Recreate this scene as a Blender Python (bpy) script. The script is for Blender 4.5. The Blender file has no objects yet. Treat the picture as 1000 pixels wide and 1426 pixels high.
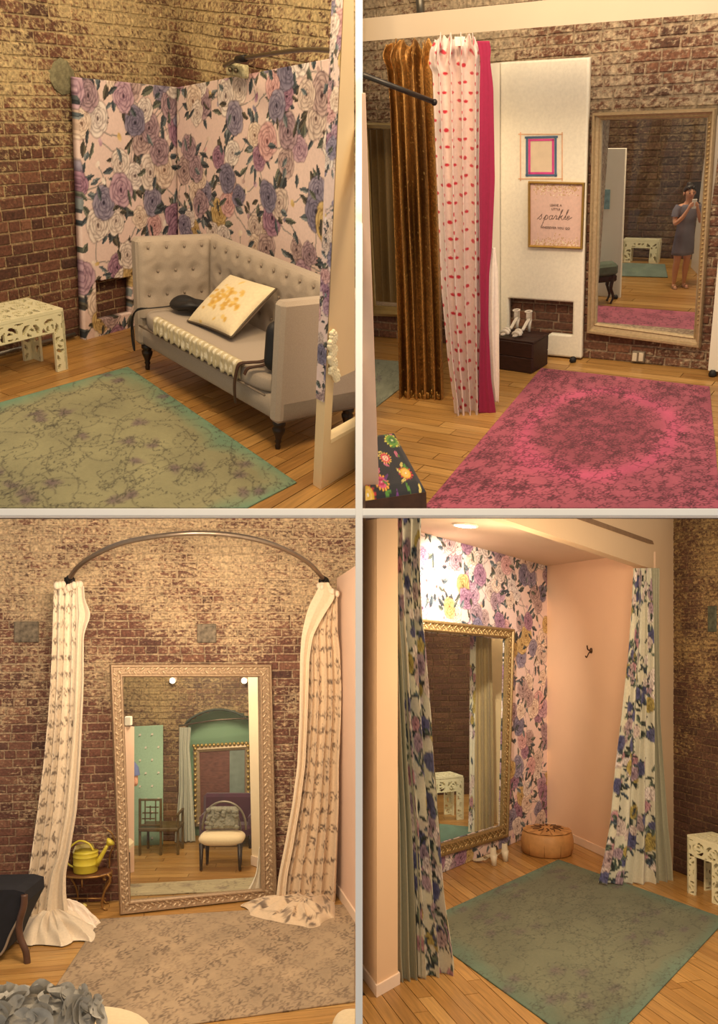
# Four dressing rooms seen through one open-fronted, two-storey white shell:
# two rooms above (their floors pitched towards the viewer) and two below.
import bpy, bmesh, math, random
import numpy as np
from mathutils import Matrix, Vector

# ---------------------------------------------------------------- camera, world, exposure
F, PX, PY = 1200.0, 500.0, 860.0          # focal length and optical axis in pixels of a 1000 x 1426 frame
CAMZ = 2.27
scene = bpy.context.scene
cam_d = bpy.data.cameras.new('camera'); cam = bpy.data.objects.new('camera', cam_d)
scene.collection.objects.link(cam); scene.camera = cam
cam.location = (0, 0, CAMZ); cam.rotation_euler = (math.pi/2, 0, 0)
cam_d.sensor_fit = 'VERTICAL'; cam_d.sensor_height = 36.0; cam_d.sensor_width = 36.0
cam_d.lens = 36.0*F/1426.0; cam_d.shift_y = (PY-713.0)/1426.0
cam_d.clip_start = 0.05; cam_d.clip_end = 100
world = bpy.data.worlds.new('world'); scene.world = world; world.use_nodes = True
world.node_tree.nodes['Background'].inputs[0].default_value = (1.0, 0.90, 0.78, 1)
world.node_tree.nodes['Background'].inputs[1].default_value = 0.42
vs = scene.view_settings
vs.view_transform = 'Standard'; vs.look = 'None'; vs.gamma = 1.0; vs.use_curve_mapping = False
vs.exposure = 0.2

col = scene.collection
rng = random.Random(7)
nrg = np.random.default_rng(11)

# ---------------------------------------------------------------- rooms: a rigid frame each
class Room:
    """Local frame of one room: floor z = 0, z up, y away from the viewer; M puts it in the world."""
    def __init__(s, vx, vy, H, level=False):
        C = Vector((0, 0, CAMZ))
        if level:
            r, f, u = Vector((1, 0, 0)), Vector((0, 1, 0)), Vector((0, 0, 1)); H = CAMZ
        else:
            u = -Vector(((vx-PX)/F, 1.0, (PY-vy)/F)).normalized()
            ax = Vector((0, 1, 0)); f = (ax-u*ax.dot(u)).normalized(); r = f.cross(u)
        s.r, s.f, s.u, s.H = r, f, u, H
        o = C-u*H
        s.M = Matrix(((r.x, f.x, u.x, o.x), (r.y, f.y, u.y, o.y), (r.z, f.z, u.z, o.z), (0, 0, 0, 1)))
        s.Mi = s.M.inverted()
    def ray(s, px, py):
        d = Vector(((px-PX)/F, 1.0, (PY-py)/F))
        return Vector((d.dot(s.r), d.dot(s.f), d.dot(s.u)))
    def floor(s, px, py, z=0.0):
        d = s.ray(px, py); k = (z-s.H)/d.z
        return Vector((d.x*k, d.y*k, z))
    def on(s, px, py, pl):
        """the point of a vertical plane (A, n) seen at a pixel"""
        A, n = pl; d = s.ray(px, py); o = Vector((0, 0, s.H))
        return o+d*((A-o).dot(n)/d.dot(n))
    def proj(s, p):
        w = s.M @ Vector(p)
        return PX+F*w.x/w.y, PY-F*(w.z-CAMZ)/w.y
    def height(s, p, py):
        lo, hi = -1.0, 6.0
        for _ in range(50):
            m = (lo+hi)/2
            if s.proj((p[0], p[1], m))[1] > py: lo = m
            else: hi = m
        return lo
    def scale(s, p):
        return F/(s.M @ Vector(p)).y          # pixels per metre at a point

def vplane(A, B, off=0.0):
    """vertical plane through floor points A and B, normal towards the viewer, moved off metres forward"""
    e = (B-A); e.z = 0; e.normalize(); n = Vector((e.y, -e.x, 0))
    if n.y > 0: n = -n
    return (A+n*off, n)

R1 = Room(275, 2660, 1.9)
R2 = Room(675, 2660, 1.9)
R3 = Room(0, 0, 0, level=True)
R4 = R3

# ---------------------------------------------------------------- lamps (ceiling lamps of the four rooms)
def lamp(kind, room, loc, power, color, size=0.3, target=None, spot=None, blend=0.6, name='ceiling_lamp_light'):
    d = bpy.data.lights.new(name, kind); d.energy = power; d.color = color
    if kind == 'AREA': d.shape = 'DISK'; d.size = size
    else: d.shadow_soft_size = size
    if kind == 'SPOT': d.spot_size = spot or 1.5; d.spot_blend = blend
    o = bpy.data.objects.new(name, d); col.objects.link(o)
    M = room.M @ Matrix.Translation(Vector(loc))
    if target is not None:
        dirv = (Vector(target)-Vector(loc)).normalized()
        M = M @ dirv.to_track_quat('-Z', 'Y').to_matrix().to_4x4()
    o.matrix_world = M
    return o
WARM1, WARM2, WARM3, WARM4 = (1.0, .72, .40), (1.0, .76, .50), (1.0, .78, .54), (1.0, .74, .48)
lamp('AREA', R1, (-.75, 3.4, 3.1), 48, WARM1, .7, (-1.1, 5.0, .4))
lamp('AREA', R1, (-1.9, 5.0, 3.2), 18, WARM1, .5, (-2.2, 6.2, 1.6))
lamp('AREA', R2, (1.0, 3.6, 3.1), 40, WARM2, .7, (1.1, 5.3, .5))
lamp('AREA', R2, (2.2, 4.4, 3.2), 20, WARM2, .5, (1.9, 5.8, 1.4))
lamp('AREA', R3, (-1.3, 4.4, 2.75), 54, WARM3, .6, (-1.2, 6.7, 1.4))
lamp('AREA', R3, (-.5, 4.6, 2.75), 28, WARM3, .5, (-.8, 6.6, .8))
lamp('AREA', R4, (1.7, 4.7, 2.75), 62, WARM4, .6, (1.6, 6.6, .4))

# ---------------------------------------------------------------- helpers: colours, noise, meshes
def lin(c):
    c = np.asarray(c, float)/255.0
    return np.where(c <= 0.04045, c/12.92, ((c+0.055)/1.055)**2.4)
def lin4(c):
    l = lin(c); return (float(l[0]), float(l[1]), float(l[2]), 1.0)

class MB:
    """collects shapes; build() links them as one mesh object"""
    def __init__(s): s.v = []; s.f = []
    def add(s, vs_, fs):
        b = len(s.v); s.v += [tuple(v) for v in vs_]; s.f += [tuple(i+b for i in f) for f in fs]; return s
    def box(s, c, d, M=None, bev=0.0):
        hx, hy, hz = d[0]/2, d[1]/2, d[2]/2; c = Vector(c)
        if bev <= 0:
            vs_ = [Vector((x, y, z)) for x in (-hx, hx) for y in (-hy, hy) for z in (-hz, hz)]
            fs = [(0, 1, 3, 2), (4, 6, 7, 5), (0, 4, 5, 1), (2, 3, 7, 6), (0, 2, 6, 4), (1, 5, 7, 3)]
        else:
            b = min(bev, hx*.95, hy*.95, hz*.95); vs_ = []; idx = {}
            for sx in (-1, 1):
                for sy in (-1, 1):
                    for sz in (-1, 1):
                        for a in range(3):
                            p = [sx*(hx-b), sy*(hy-b), sz*(hz-b)]; p[a] = (sx*hx, sy*hy, sz*hz)[a]
                            idx[(sx, sy, sz, a)] = len(vs_); vs_.append(Vector(p))
            fs = []
            for a in range(3):
                o = [i for i in range(3) if i != a]
                for sg in (-1, 1):
                    q = []
                    for (p_, r_) in ((-1, -1), (1, -1), (1, 1), (-1, 1)):
                        k = [0, 0, 0]; k[a] = sg; k[o[0]] = p_; k[o[1]] = r_; q.append(idx[(*k, a)])
                    fs.append(tuple(q))
            for a in range(3):
                o = [i for i in range(3) if i != a]
                for p_ in (-1, 1):
                    for r_ in (-1, 1):
                        q = []
                        for (sg, ax) in ((-1, o[0]), (1, o[0]), (1, o[1]), (-1, o[1])):
                            k = [0, 0, 0]; k[a] = sg; k[o[0]] = p_; k[o[1]] = r_; q.append(idx[(*k, ax)])
                        fs.append(tuple(q))
            for sx in (-1, 1):
                for sy in (-1, 1):
                    for sz in (-1, 1):
                        fs.append(tuple(idx[(sx, sy, sz, a)] for a in range(3)))
        vs_ = [c+(M @ v if M else v) for v in vs_]
        return s.add(vs_, fs)
    def tube(s, pts, r, n=8, closed=False, taper=None, cap=True, flat=1.0):
        P = [Vector(p) for p in pts]; m = len(P); base = len(s.v); up = Vector((0, 0, 1)); prev = None
        for i, p in enumerate(P):
            t = (P[(i+1) % m]-P[i-1]) if closed else (P[min(i+1, m-1)]-P[max(i-1, 0)])
            t.normalize()
            if prev is None:
                a = up if abs(t.dot(up)) < .95 else Vector((1, 0, 0)); u_ = t.cross(a).normalized()
            else:
                u_ = (prev-t*prev.dot(t))
                u_ = u_.normalized() if u_.length > 1e-6 else t.orthogonal().normalized()
            prev = u_; w_ = t.cross(u_)
            rr = r[i] if isinstance(r, (list, tuple)) else r
            for k in range(n):
                a = 2*math.pi*k/n
                s.v.append(tuple(p+u_*(rr*math.cos(a))+w_*(rr*flat*math.sin(a))))
        for i in range(m if closed else m-1):
            j = (i+1) % m
            for k in range(n):
                l = (k+1) % n
                s.f.append((base+i*n+k, base+i*n+l, base+j*n+l, base+j*n+k))
        if cap and not closed:
            s.f.append(tuple(base+k for k in range(n))[::-1]); s.f.append(tuple(base+(m-1)*n+k for k in range(n)))
        return s
    def lathe(s, prof, c=(0, 0, 0), n=16, M=None, sx=1.0, sy=1.0):
        base = len(s.v); c = Vector(c)
        for (r, z) in prof:
            for k in range(n):
                a = 2*math.pi*k/n; v = Vector((r*math.cos(a)*sx, r*math.sin(a)*sy, z))
                s.v.append(tuple(c+(M @ v if M else v)))
        for i in range(len(prof)-1):
            for k in range(n):
                l = (k+1) % n; s.f.append((base+i*n+k, base+i*n+l, base+(i+1)*n+l, base+(i+1)*n+k))
        s.f.append(tuple(base+k for k in range(n))[::-1]); s.f.append(tuple(base+(len(prof)-1)*n+k for k in range(n)))
        return s
    def ball(s, c, r, n=10, m=7, M=None):
        prof = []; c = Vector(c); r = (r, r, r) if isinstance(r, (int, float)) else r; base = len(s.v)
        for i in range(1, m):
            p = math.pi*i/m
            for k in range(n):
                a = 2*math.pi*k/n
                v = Vector((r[0]*math.sin(p)*math.cos(a), r[1]*math.sin(p)*math.sin(a), -r[2]*math.cos(p)))
                s.v.append(tuple(c+(M @ v if M else v)))
        b0 = len(s.v); v = Vector((0, 0, -r[2])); s.v.append(tuple(c+(M @ v if M else v)))
        v = Vector((0, 0, r[2])); s.v.append(tuple(c+(M @ v if M else v)))
        for i in range(m-2):
            for k in range(n):
                l = (k+1) % n; s.f.append((base+i*n+k, base+i*n+l, base+(i+1)*n+l, base+(i+1)*n+k))
        for k in range(n):
            l = (k+1) % n; s.f.append((b0, base+l, base+k)); s.f.append((b0+1, base+(m-2)*n+k, base+(m-2)*n+l))
        return s
    def grid(s, fn, nu, nv, closed_u=False):
        base = len(s.v); cu = nu if closed_u else nu+1
        for j in range(nv+1):
            for i in range(cu): s.v.append(tuple(fn(i/nu, j/nv)))
        for j in range(nv):
            for i in range(nu):
                k = (i+1) % cu; s.f.append((base+j*cu+i, base+j*cu+k, base+(j+1)*cu+k, base+(j+1)*cu+i))
        return s
    def ribbon(s, pts, wd, w, t):
        """flat strap: centre line, width direction, width, thickness"""
        P = [Vector(p) for p in pts]; wd = Vector(wd).normalized(); b = len(s.v)
        for i, p in enumerate(P):
            d = (P[min(i+1, len(P)-1)]-P[max(i-1, 0)]).normalized(); n = d.cross(wd).normalized()
            s.v += [tuple(p+wd*(w/2)*a+n*(t/2)*c) for a, c in ((-1, -1), (1, -1), (1, 1), (-1, 1))]
        for i in range(len(P)-1):
            for k in range(4): s.f.append((b+i*4+k, b+i*4+(k+1) % 4, b+i*4+4+(k+1) % 4, b+i*4+4+k))
        e = b+4*(len(P)-1); s.f += [(b, b+1, b+2, b+3), (e+3, e+2, e+1, e)]
        return s
    def poly(s, pts, z0, z1):
        """prism over a plan outline"""
        n = len(pts); vs_ = [(p[0], p[1], z0) for p in pts]+[(p[0], p[1], z1) for p in pts]
        fs = [tuple(range(n))[::-1], tuple(range(n, 2*n))]+[(i, (i+1) % n, n+(i+1) % n, n+i) for i in range(n)]
        return s.add(vs_, fs)
    def slab(s, quad, thick):
        """quad of four points thickened away from its normal side by a vector"""
        q = [Vector(p) for p in quad]; t = Vector(thick)
        vs_ = q+[p+t for p in q]
        return s.add(vs_, [(0, 1, 2, 3), (7, 6, 5, 4), (0, 4, 5, 1), (1, 5, 6, 2), (2, 6, 7, 3), (3, 7, 4, 0)])
    def mesh(s, name, mat_, smooth=False):
        me = bpy.data.meshes.new(name); me.from_pydata(s.v, [], s.f); me.update()
        bm = bmesh.new(); bm.from_mesh(me); bmesh.ops.recalc_face_normals(bm, faces=bm.faces); bm.to_mesh(me); bm.free()
        if smooth: me.polygons.foreach_set('use_smooth', [True]*len(me.polygons))
        if mat_: me.materials.append(mat_)
        return me

def tag(o, label=None, cat=None, group=None, kind=None):
    if label: o['label'] = label
    if cat: o['category'] = cat
    if group: o['group'] = group
    if kind: o['kind'] = kind
    return o
def thing(name, room, loc, label, cat, rotz=0.0, group=None):
    """an Empty at a thing's base that parents its parts"""
    o = bpy.data.objects.new(name, None); o.empty_display_size = .1; col.objects.link(o)
    o.matrix_world = room.M @ Matrix.Translation(Vector(loc)) @ Matrix.Rotation(rotz, 4, 'Z')
    return tag(o, label, cat, group)
def local(t, room):
    """matrix from room coordinates into a thing's own"""
    return (t.matrix_world.inverted() @ room.M)
def part(name, mb, mat_, parent, smooth=False, M=None, label=None):
    if M is not None: mb.v = [tuple(M @ Vector(v)) for v in mb.v]
    o = bpy.data.objects.new(name, mb.mesh(name, mat_, smooth)); col.objects.link(o); o.parent = parent
    if label: o['label'] = label
    return o
def solo(name, mb, mat_, room, loc, label=None, cat=None, smooth=False, group=None, kind=None, roomspace=True):
    """a one-mesh thing; its shape given in room coordinates"""
    o = bpy.data.objects.new(name, None) if False else None
    M = Matrix.Translation(Vector(loc))
    if roomspace: mb.v = [tuple(Vector(v)-Vector(loc)) for v in mb.v]
    o = bpy.data.objects.new(name, mb.mesh(name, mat_, smooth)); col.objects.link(o); o.matrix_world = room.M @ M
    return tag(o, label, cat, group, kind)
def copy_tree(o, parent=None):
    c = o.copy(); col.objects.link(c); c.parent = parent
    for ch in [x for x in bpy.data.objects if x.parent == o]: copy_tree(ch, c)
    return c

def vnoise(h, w, cells_y, cells_x, seed=0, octaves=4):
    r = np.random.default_rng(seed); out = np.zeros((h, w)); amp = 1.0; tot = 0
    for o in range(octaves):
        cy, cx = max(2, int(cells_y*2**o)), max(2, int(cells_x*2**o))
        g = r.random((cy+1, cx+1))
        y = np.linspace(0, cy, h, endpoint=False); x = np.linspace(0, cx, w, endpoint=False)
        yi, xi = y.astype(int), x.astype(int); fy, fx = (y-yi), (x-xi)
        fy = fy*fy*(3-2*fy); fx = fx*fx*(3-2*fx)
        a = g[yi][:, xi]; b = g[yi][:, xi+1]; c = g[yi+1][:, xi]; d = g[yi+1][:, xi+1]
        out += amp*((a*(1-fx)+b*fx)*(1-fy)[:, None]+(c*(1-fx)+d*fx)*fy[:, None]); tot += amp; amp *= .5
    return out/tot

class Canvas:
    """a printed or woven pattern, drawn stroke by stroke in metres, later stored on a fine mesh"""
    def __init__(s, w, h, base, res=.006):
        s.w, s.h, s.res = w, h, res; s.nx, s.ny = int(w/res)+1, int(h/res)+1
        s.a = np.zeros((s.ny, s.nx, 3)); s.a[:] = base
    def win(s, x0, x1, y0, y1):
        i0, i1 = max(0, int(x0/s.res)), min(s.nx, int(x1/s.res)+2)
        j0, j1 = max(0, int(y0/s.res)), min(s.ny, int(y1/s.res)+2)
        if i0 >= i1 or j0 >= j1: return None
        X, Y = np.meshgrid(np.arange(i0, i1)*s.res, np.arange(j0, j1)*s.res)
        return slice(j0, j1), slice(i0, i1), X, Y
    def mixin(s, sl, c, a):
        a = np.clip(a, 0, 1)[..., None]; s.a[sl] = s.a[sl]*(1-a)+np.asarray(c, float)*a
    def ellipse(s, cx, cy, rx, ry, ang, c, alpha=1.0, soft=.15, grad=None):
        R = max(rx, ry)*1.2; w = s.win(cx-R, cx+R, cy-R, cy+R)
        if w is None: return
        X, Y = w[2]-cx, w[3]-cy; ca, sa = math.cos(ang), math.sin(ang)
        U, V = (X*ca+Y*sa)/rx, (-X*sa+Y*ca)/ry; d = np.sqrt(U*U+V*V)
        m = np.clip((1-d)/soft+.5, 0, 1)*alpha
        cc = np.asarray(c, float)
        if grad is not None: cc = cc+(np.asarray(grad, float)-cc)*np.clip((U+1)/2, 0, 1)[..., None]
        a = np.clip(m, 0, 1)[..., None]; s.a[w[0], w[1]] = s.a[w[0], w[1]]*(1-a)+cc*a
    def leaf(s, cx, cy, L, W, ang, c, c2, alpha=1.0):
        w = s.win(cx-L, cx+L, cy-L, cy+L)
        if w is None: return
        X, Y = w[2]-cx, w[3]-cy; ca, sa = math.cos(ang), math.sin(ang)
        U, V = (X*ca+Y*sa)/L, (-X*sa+Y*ca)
        t = np.clip((U+.5), 0, 1); half = W*np.sin(np.pi*t)**.8*(1-.35*t)/2+1e-6
        m = ((np.abs(U) < .5) & (np.abs(V) < half)).astype(float)
        cc = np.where((V > 0)[..., None], np.asarray(c, float), np.asarray(c2, float))
        rib = np.abs(V) < s.res*.5
        cc = np.where(rib[..., None], np.asarray(c2, float)*.7, cc)
        a = (m*alpha)[..., None]; s.a[w[0], w[1]] = s.a[w[0], w[1]]*(1-a)+cc*a
    def stroke(s, pts, wd, c, alpha=1.0):
        P = np.asarray(pts, float); R = wd*1.5
        w = s.win(P[:, 0].min()-R, P[:, 0].max()+R, P[:, 1].min()-R, P[:, 1].max()+R)
        if w is None: return
        X, Y = w[2], w[3]; d = np.full(X.shape, 1e9)
        for (x0, y0), (x1, y1) in zip(P[:-1], P[1:]):
            dx, dy = x1-x0, y1-y0; L2 = dx*dx+dy*dy+1e-12
            t = np.clip(((X-x0)*dx+(Y-y0)*dy)/L2, 0, 1)
            d = np.minimum(d, np.hypot(X-x0-t*dx, Y-y0-t*dy))
        s.mixin((w[0], w[1]), c, np.clip((wd/2-d)/s.res+.5, 0, 1)*alpha)
    def rose(s, cx, cy, r, c, dark, light, rnd):
        c, dark, light = (np.asarray(q, float) for q in (c, dark, light))
        s.ellipse(cx, cy, r*.97, r*.9, rnd.random()*3, dark*.9+c*.1, .9, .12)
        for ring, (n, rad, sz) in enumerate(((7, .66, .46), (6, .46, .38), (5, .28, .30), (3, .12, .2))):
            ph = rnd.random()*6.28
            for k in range(n):
                a = ph+6.283*k/n+rnd.uniform(-.15, .15); rr = rad*r*rnd.uniform(.85, 1.1)
                q = c*(1-.13*ring)+dark*(.13*ring)
                x, y = cx+rr*math.cos(a), cy+rr*math.sin(a)*.95
                s.ellipse(x, y, sz*r*1.0, sz*r*1.22, a, dark*.75, .55, .25)
                s.ellipse(x-.02*r*math.cos(a), y-.02*r*math.sin(a), sz*r*.92, sz*r*1.12, a, q*.72+dark*.28, 1, .2, grad=light*.75+q*.25)
        s.ellipse(cx, cy, r*.1, r*.13, 0, dark*.7, .9, .4)
    def warp(s, amt, cells, seed):
        """loosen the drawing: shift it a little by smooth noise"""
        dy = (vnoise(s.ny, s.nx, s.h*cells, s.w*cells, seed, 2)-.5)*2*amt/s.res; dx = (vnoise(s.ny, s.nx, s.h*cells, s.w*cells, seed+1, 2)-.5)*2*amt/s.res
        J, I = np.mgrid[0:s.ny, 0:s.nx]
        s.a = s.a[np.clip(np.rint(J+dy), 0, s.ny-1).astype(int), np.clip(np.rint(I+dx), 0, s.nx-1).astype(int)]
        return s
    def sample(s, u, v):
        x = np.clip(u, 0, 1)*(s.nx-1); y = np.clip(v, 0, 1)*(s.ny-1)
        return s.a[np.rint(y).astype(int), np.rint(x).astype(int)]

def paint_mesh(name, P, C, mat_, keep=None, smooth=True):
    """grid of points P (nv, nu, 3) with colours C (nv, nu, 3) in display RGB"""
    nv, nu = P.shape[:2]; n = nv*nu
    idx = np.arange(n).reshape(nv, nu)
    q = np.stack([idx[:-1, :-1], idx[:-1, 1:], idx[1:, 1:], idx[1:, :-1]], -1).reshape(-1, 4)
    if keep is not None: q = q[keep.reshape(-1)]
    me = bpy.data.meshes.new(name); me.vertices.add(n); me.vertices.foreach_set('co', P.reshape(-1).astype(np.float32))
    nf = len(q); me.loops.add(nf*4); me.loops.foreach_set('vertex_index', q.reshape(-1).astype(np.int32))
    me.polygons.add(nf); me.polygons.foreach_set('loop_start', np.arange(0, nf*4, 4, dtype=np.int32))
    me.update(calc_edges=True); me.validate()
    if smooth: me.polygons.foreach_set('use_smooth', np.ones(nf, bool))
    at = me.color_attributes.new('Col', 'FLOAT_COLOR', 'POINT')
    c4 = np.ones((n, 4), np.float32); c4[:, :3] = lin(np.clip(C.reshape(-1, 3), 0, 255)); at.data.foreach_set('color', c4.reshape(-1))
    me.materials.append(mat_)
    return me

# ---------------------------------------------------------------- materials
MATS = {}
def nt(name):
    m = bpy.data.materials.new(name); m.use_nodes = True
    return m, m.node_tree, m.node_tree.nodes, m.node_tree.links, m.node_tree.nodes['Principled BSDF']
def pm(name, c, rough=.6, metal=0.0, var=.12, scale=18.0, bump=.0, bscale=120.0, c2=None, spec=None, sheen=0.0, stretch=None):
    """plain procedural material: two-tone noise over the object's own coordinates, optional fine bump"""
    if name in MATS: return MATS[name]
    m, t, N, L, B = nt(name)
    tc = N.new('ShaderNodeTexCoord'); no = N.new('ShaderNodeTexNoise'); no.inputs['Scale'].default_value = scale; no.inputs['Detail'].default_value = 5
    src = tc.outputs['Object']
    if stretch:
        mp = N.new('ShaderNodeMapping'); mp.inputs['Scale'].default_value = stretch; L.new(src, mp.inputs['Vector']); src = mp.outputs['Vector']
    L.new(src, no.inputs['Vector'])
    r = N.new('ShaderNodeValToRGB'); L.new(no.outputs['Fac'], r.inputs['Fac'])
    a = lin4(c); b = lin4(c2) if c2 else tuple(x*(1-var*2) for x in a[:3])+(1,)
    r.color_ramp.elements[0].position = .3; r.color_ramp.elements[1].position = .7
    r.color_ramp.elements[0].color = b; r.color_ramp.elements[1].color = a
    L.new(r.outputs['Color'], B.inputs['Base Color'])
    B.inputs['Roughness'].default_value = rough; B.inputs['Metallic'].default_value = metal
    if spec is not None: B.inputs['Specular IOR Level'].default_value = spec
    if sheen: B.inputs['Sheen Weight'].default_value = sheen
    if bump > 0:
        n2 = N.new('ShaderNodeTexNoise'); n2.inputs['Scale'].default_value = bscale; n2.inputs['Detail'].default_value = 3
        L.new(tc.outputs['Object'], n2.inputs['Vector'])
        bp = N.new('ShaderNodeBump'); bp.inputs['Strength'].default_value = bump; bp.inputs['Distance'].default_value = .004
        L.new(n2.outputs['Fac'], bp.inputs['Height']); L.new(bp.outputs['Normal'], B.inputs['Normal'])
    MATS[name] = m; return m
def print_mat(name, rough=.8, bump=.15, bscale=400.0, sheen=0.0, metal=0.0, transl=0.0):
    """cloth or paper whose printed pattern is stored on the mesh"""
    if name in MATS: return MATS[name]
    m, t, N, L, B = nt(name)
    at = N.new('ShaderNodeVertexColor'); at.layer_name = 'Col'
    tc = N.new('ShaderNodeTexCoord'); no = N.new('ShaderNodeTexNoise'); no.inputs['Scale'].default_value = 60; L.new(tc.outputs['Object'], no.inputs['Vector'])
    mr = N.new('ShaderNodeMapRange'); mr.inputs['To Min'].default_value = .86; mr.inputs['To Max'].default_value = 1.1; L.new(no.outputs['Fac'], mr.inputs['Value'])
    mx = N.new('ShaderNodeVectorMath'); mx.operation = 'SCALE'; L.new(at.outputs['Color'], mx.inputs[0]); L.new(mr.outputs['Result'], mx.inputs['Scale'])
    L.new(mx.outputs['Vector'], B.inputs['Base Color'])
    B.inputs['Roughness'].default_value = rough; B.inputs['Metallic'].default_value = metal; B.inputs['Sheen Weight'].default_value = sheen
    n2 = N.new('ShaderNodeTexNoise'); n2.inputs['Scale'].default_value = bscale; L.new(tc.outputs['Object'], n2.inputs['Vector'])
    bp = N.new('ShaderNodeBump'); bp.inputs['Strength'].default_value = bump; bp.inputs['Distance'].default_value = .003
    L.new(n2.outputs['Fac'], bp.inputs['Height']); L.new(bp.outputs['Normal'], B.inputs['Normal'])
    MATS[name] = m; return m
def brick_mat(name, room, tones, plaster, zlo, zhi, lo, hi, mortar=False):
    """old brick, each with its own tone, under worn patches of pale limewash (thicker high on the wall)"""
    m, t, N, L, B = nt(name)
    geo = N.new('ShaderNodeNewGeometry'); oi = N.new('ShaderNodeObjectInfo')
    add = N.new('ShaderNodeMath'); add.operation = 'ADD'; L.new(oi.outputs['Random'], add.inputs[0]); L.new(geo.outputs['Random Per Island'], add.inputs[1])
    fr = N.new('ShaderNodeMath'); fr.operation = 'FRACT'; L.new(add.outputs[0], fr.inputs[0])
    r = N.new('ShaderNodeValToRGB'); L.new(fr.outputs[0], r.inputs['Fac'])
    e = r.color_ramp.elements
    while len(e) < len(tones): e.new(.5)
    for i, c in enumerate(tones): e[i].position = i/(len(tones)-1); e[i].color = lin4(c)
    fine = N.new('ShaderNodeTexNoise'); fine.inputs['Scale'].default_value = 55; fine.inputs['Detail'].default_value = 6; L.new(geo.outputs['Position'], fine.inputs['Vector'])
    mr = N.new('ShaderNodeMapRange'); mr.inputs['From Min'].default_value = .25; mr.inputs['From Max'].default_value = .75
    mr.inputs['To Min'].default_value = .45; mr.inputs['To Max'].default_value = 1.35; L.new(fine.outputs['Fac'], mr.inputs['Value'])
    sc = N.new('ShaderNodeVectorMath'); sc.operation = 'SCALE'; L.new(r.outputs['Color'], sc.inputs[0]); L.new(mr.outputs['Result'], sc.inputs['Scale'])
    n1 = N.new('ShaderNodeTexNoise'); n1.inputs['Scale'].default_value = 27; n1.inputs['Detail'].default_value = 8; n1.inputs['Roughness'].default_value = .72
    mp = N.new('ShaderNodeMapping'); mp.inputs['Scale'].default_value = (1, 1, 1.9); L.new(geo.outputs['Position'], mp.inputs['Vector']); L.new(mp.outputs['Vector'], n1.inputs['Vector'])
    n2 = N.new('ShaderNodeTexNoise'); n2.inputs['Scale'].default_value = 2.2; n2.inputs['Detail'].default_value = 3; L.new(geo.outputs['Position'], n2.inputs['Vector'])
    dp = N.new('ShaderNodeVectorMath'); dp.operation = 'DOT_PRODUCT'; dp.inputs[1].default_value = room.u; L.new(geo.outputs['Position'], dp.inputs[0])
    z0 = (room.M @ Vector((0, 0, zlo))).dot(room.u); z1 = (room.M @ Vector((0, 0, zhi))).dot(room.u)
    hr = N.new('ShaderNodeMapRange'); hr.inputs['From Min'].default_value = z0; hr.inputs['From Max'].default_value = z1
    hr.inputs['To Min'].default_value = lo; hr.inputs['To Max'].default_value = hi; L.new(dp.outputs['Value'], hr.inputs['Value'])
    s1 = N.new('ShaderNodeMath'); s1.operation = 'MULTIPLY_ADD'; s1.inputs[1].default_value = .55; L.new(n2.outputs['Fac'], s1.inputs[0]); L.new(hr.outputs['Result'], s1.inputs[2])
    s2 = N.new('ShaderNodeMath'); s2.operation = 'ADD'; L.new(n1.outputs['Fac'], s2.inputs[0]); L.new(s1.outputs[0], s2.inputs[1])
    pr = N.new('ShaderNodeMapRange'); pr.interpolation_type = 'SMOOTHSTEP'; pr.inputs['From Min'].default_value = .98; pr.inputs['From Max'].default_value = 1.16; L.new(s2.outputs[0], pr.inputs['Value'])
    if mortar:
        fl = N.new('ShaderNodeMath'); fl.operation = 'MAXIMUM'; fl.inputs[1].default_value = .5; L.new(pr.outputs['Result'], fl.inputs[0]); fac = fl.outputs[0]
    else: fac = pr.outputs['Result']
    pc = N.new('ShaderNodeValToRGB'); L.new(fine.outputs['Fac'], pc.inputs['Fac'])
    pc.color_ramp.elements[0].position = .3; pc.color_ramp.elements[1].position = .7
    pc.color_ramp.elements[0].color = lin4([x*.68 for x in plaster]); pc.color_ramp.elements[1].color = lin4(plaster)
    mix = N.new('ShaderNodeMix'); mix.data_type = 'RGBA'; L.new(fac, mix.inputs['Factor']); L.new(sc.outputs['Vector'], mix.inputs['A']); L.new(pc.outputs['Color'], mix.inputs['B'])
    L.new(mix.outputs['Result'], B.inputs['Base Color']); B.inputs['Roughness'].default_value = .85
    bp = N.new('ShaderNodeBump'); bp.inputs['Strength'].default_value = .6; bp.inputs['Distance'].default_value = .006; L.new(s2.outputs[0], bp.inputs['Height']); L.new(bp.outputs['Normal'], B.inputs['Normal'])
    return m
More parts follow.
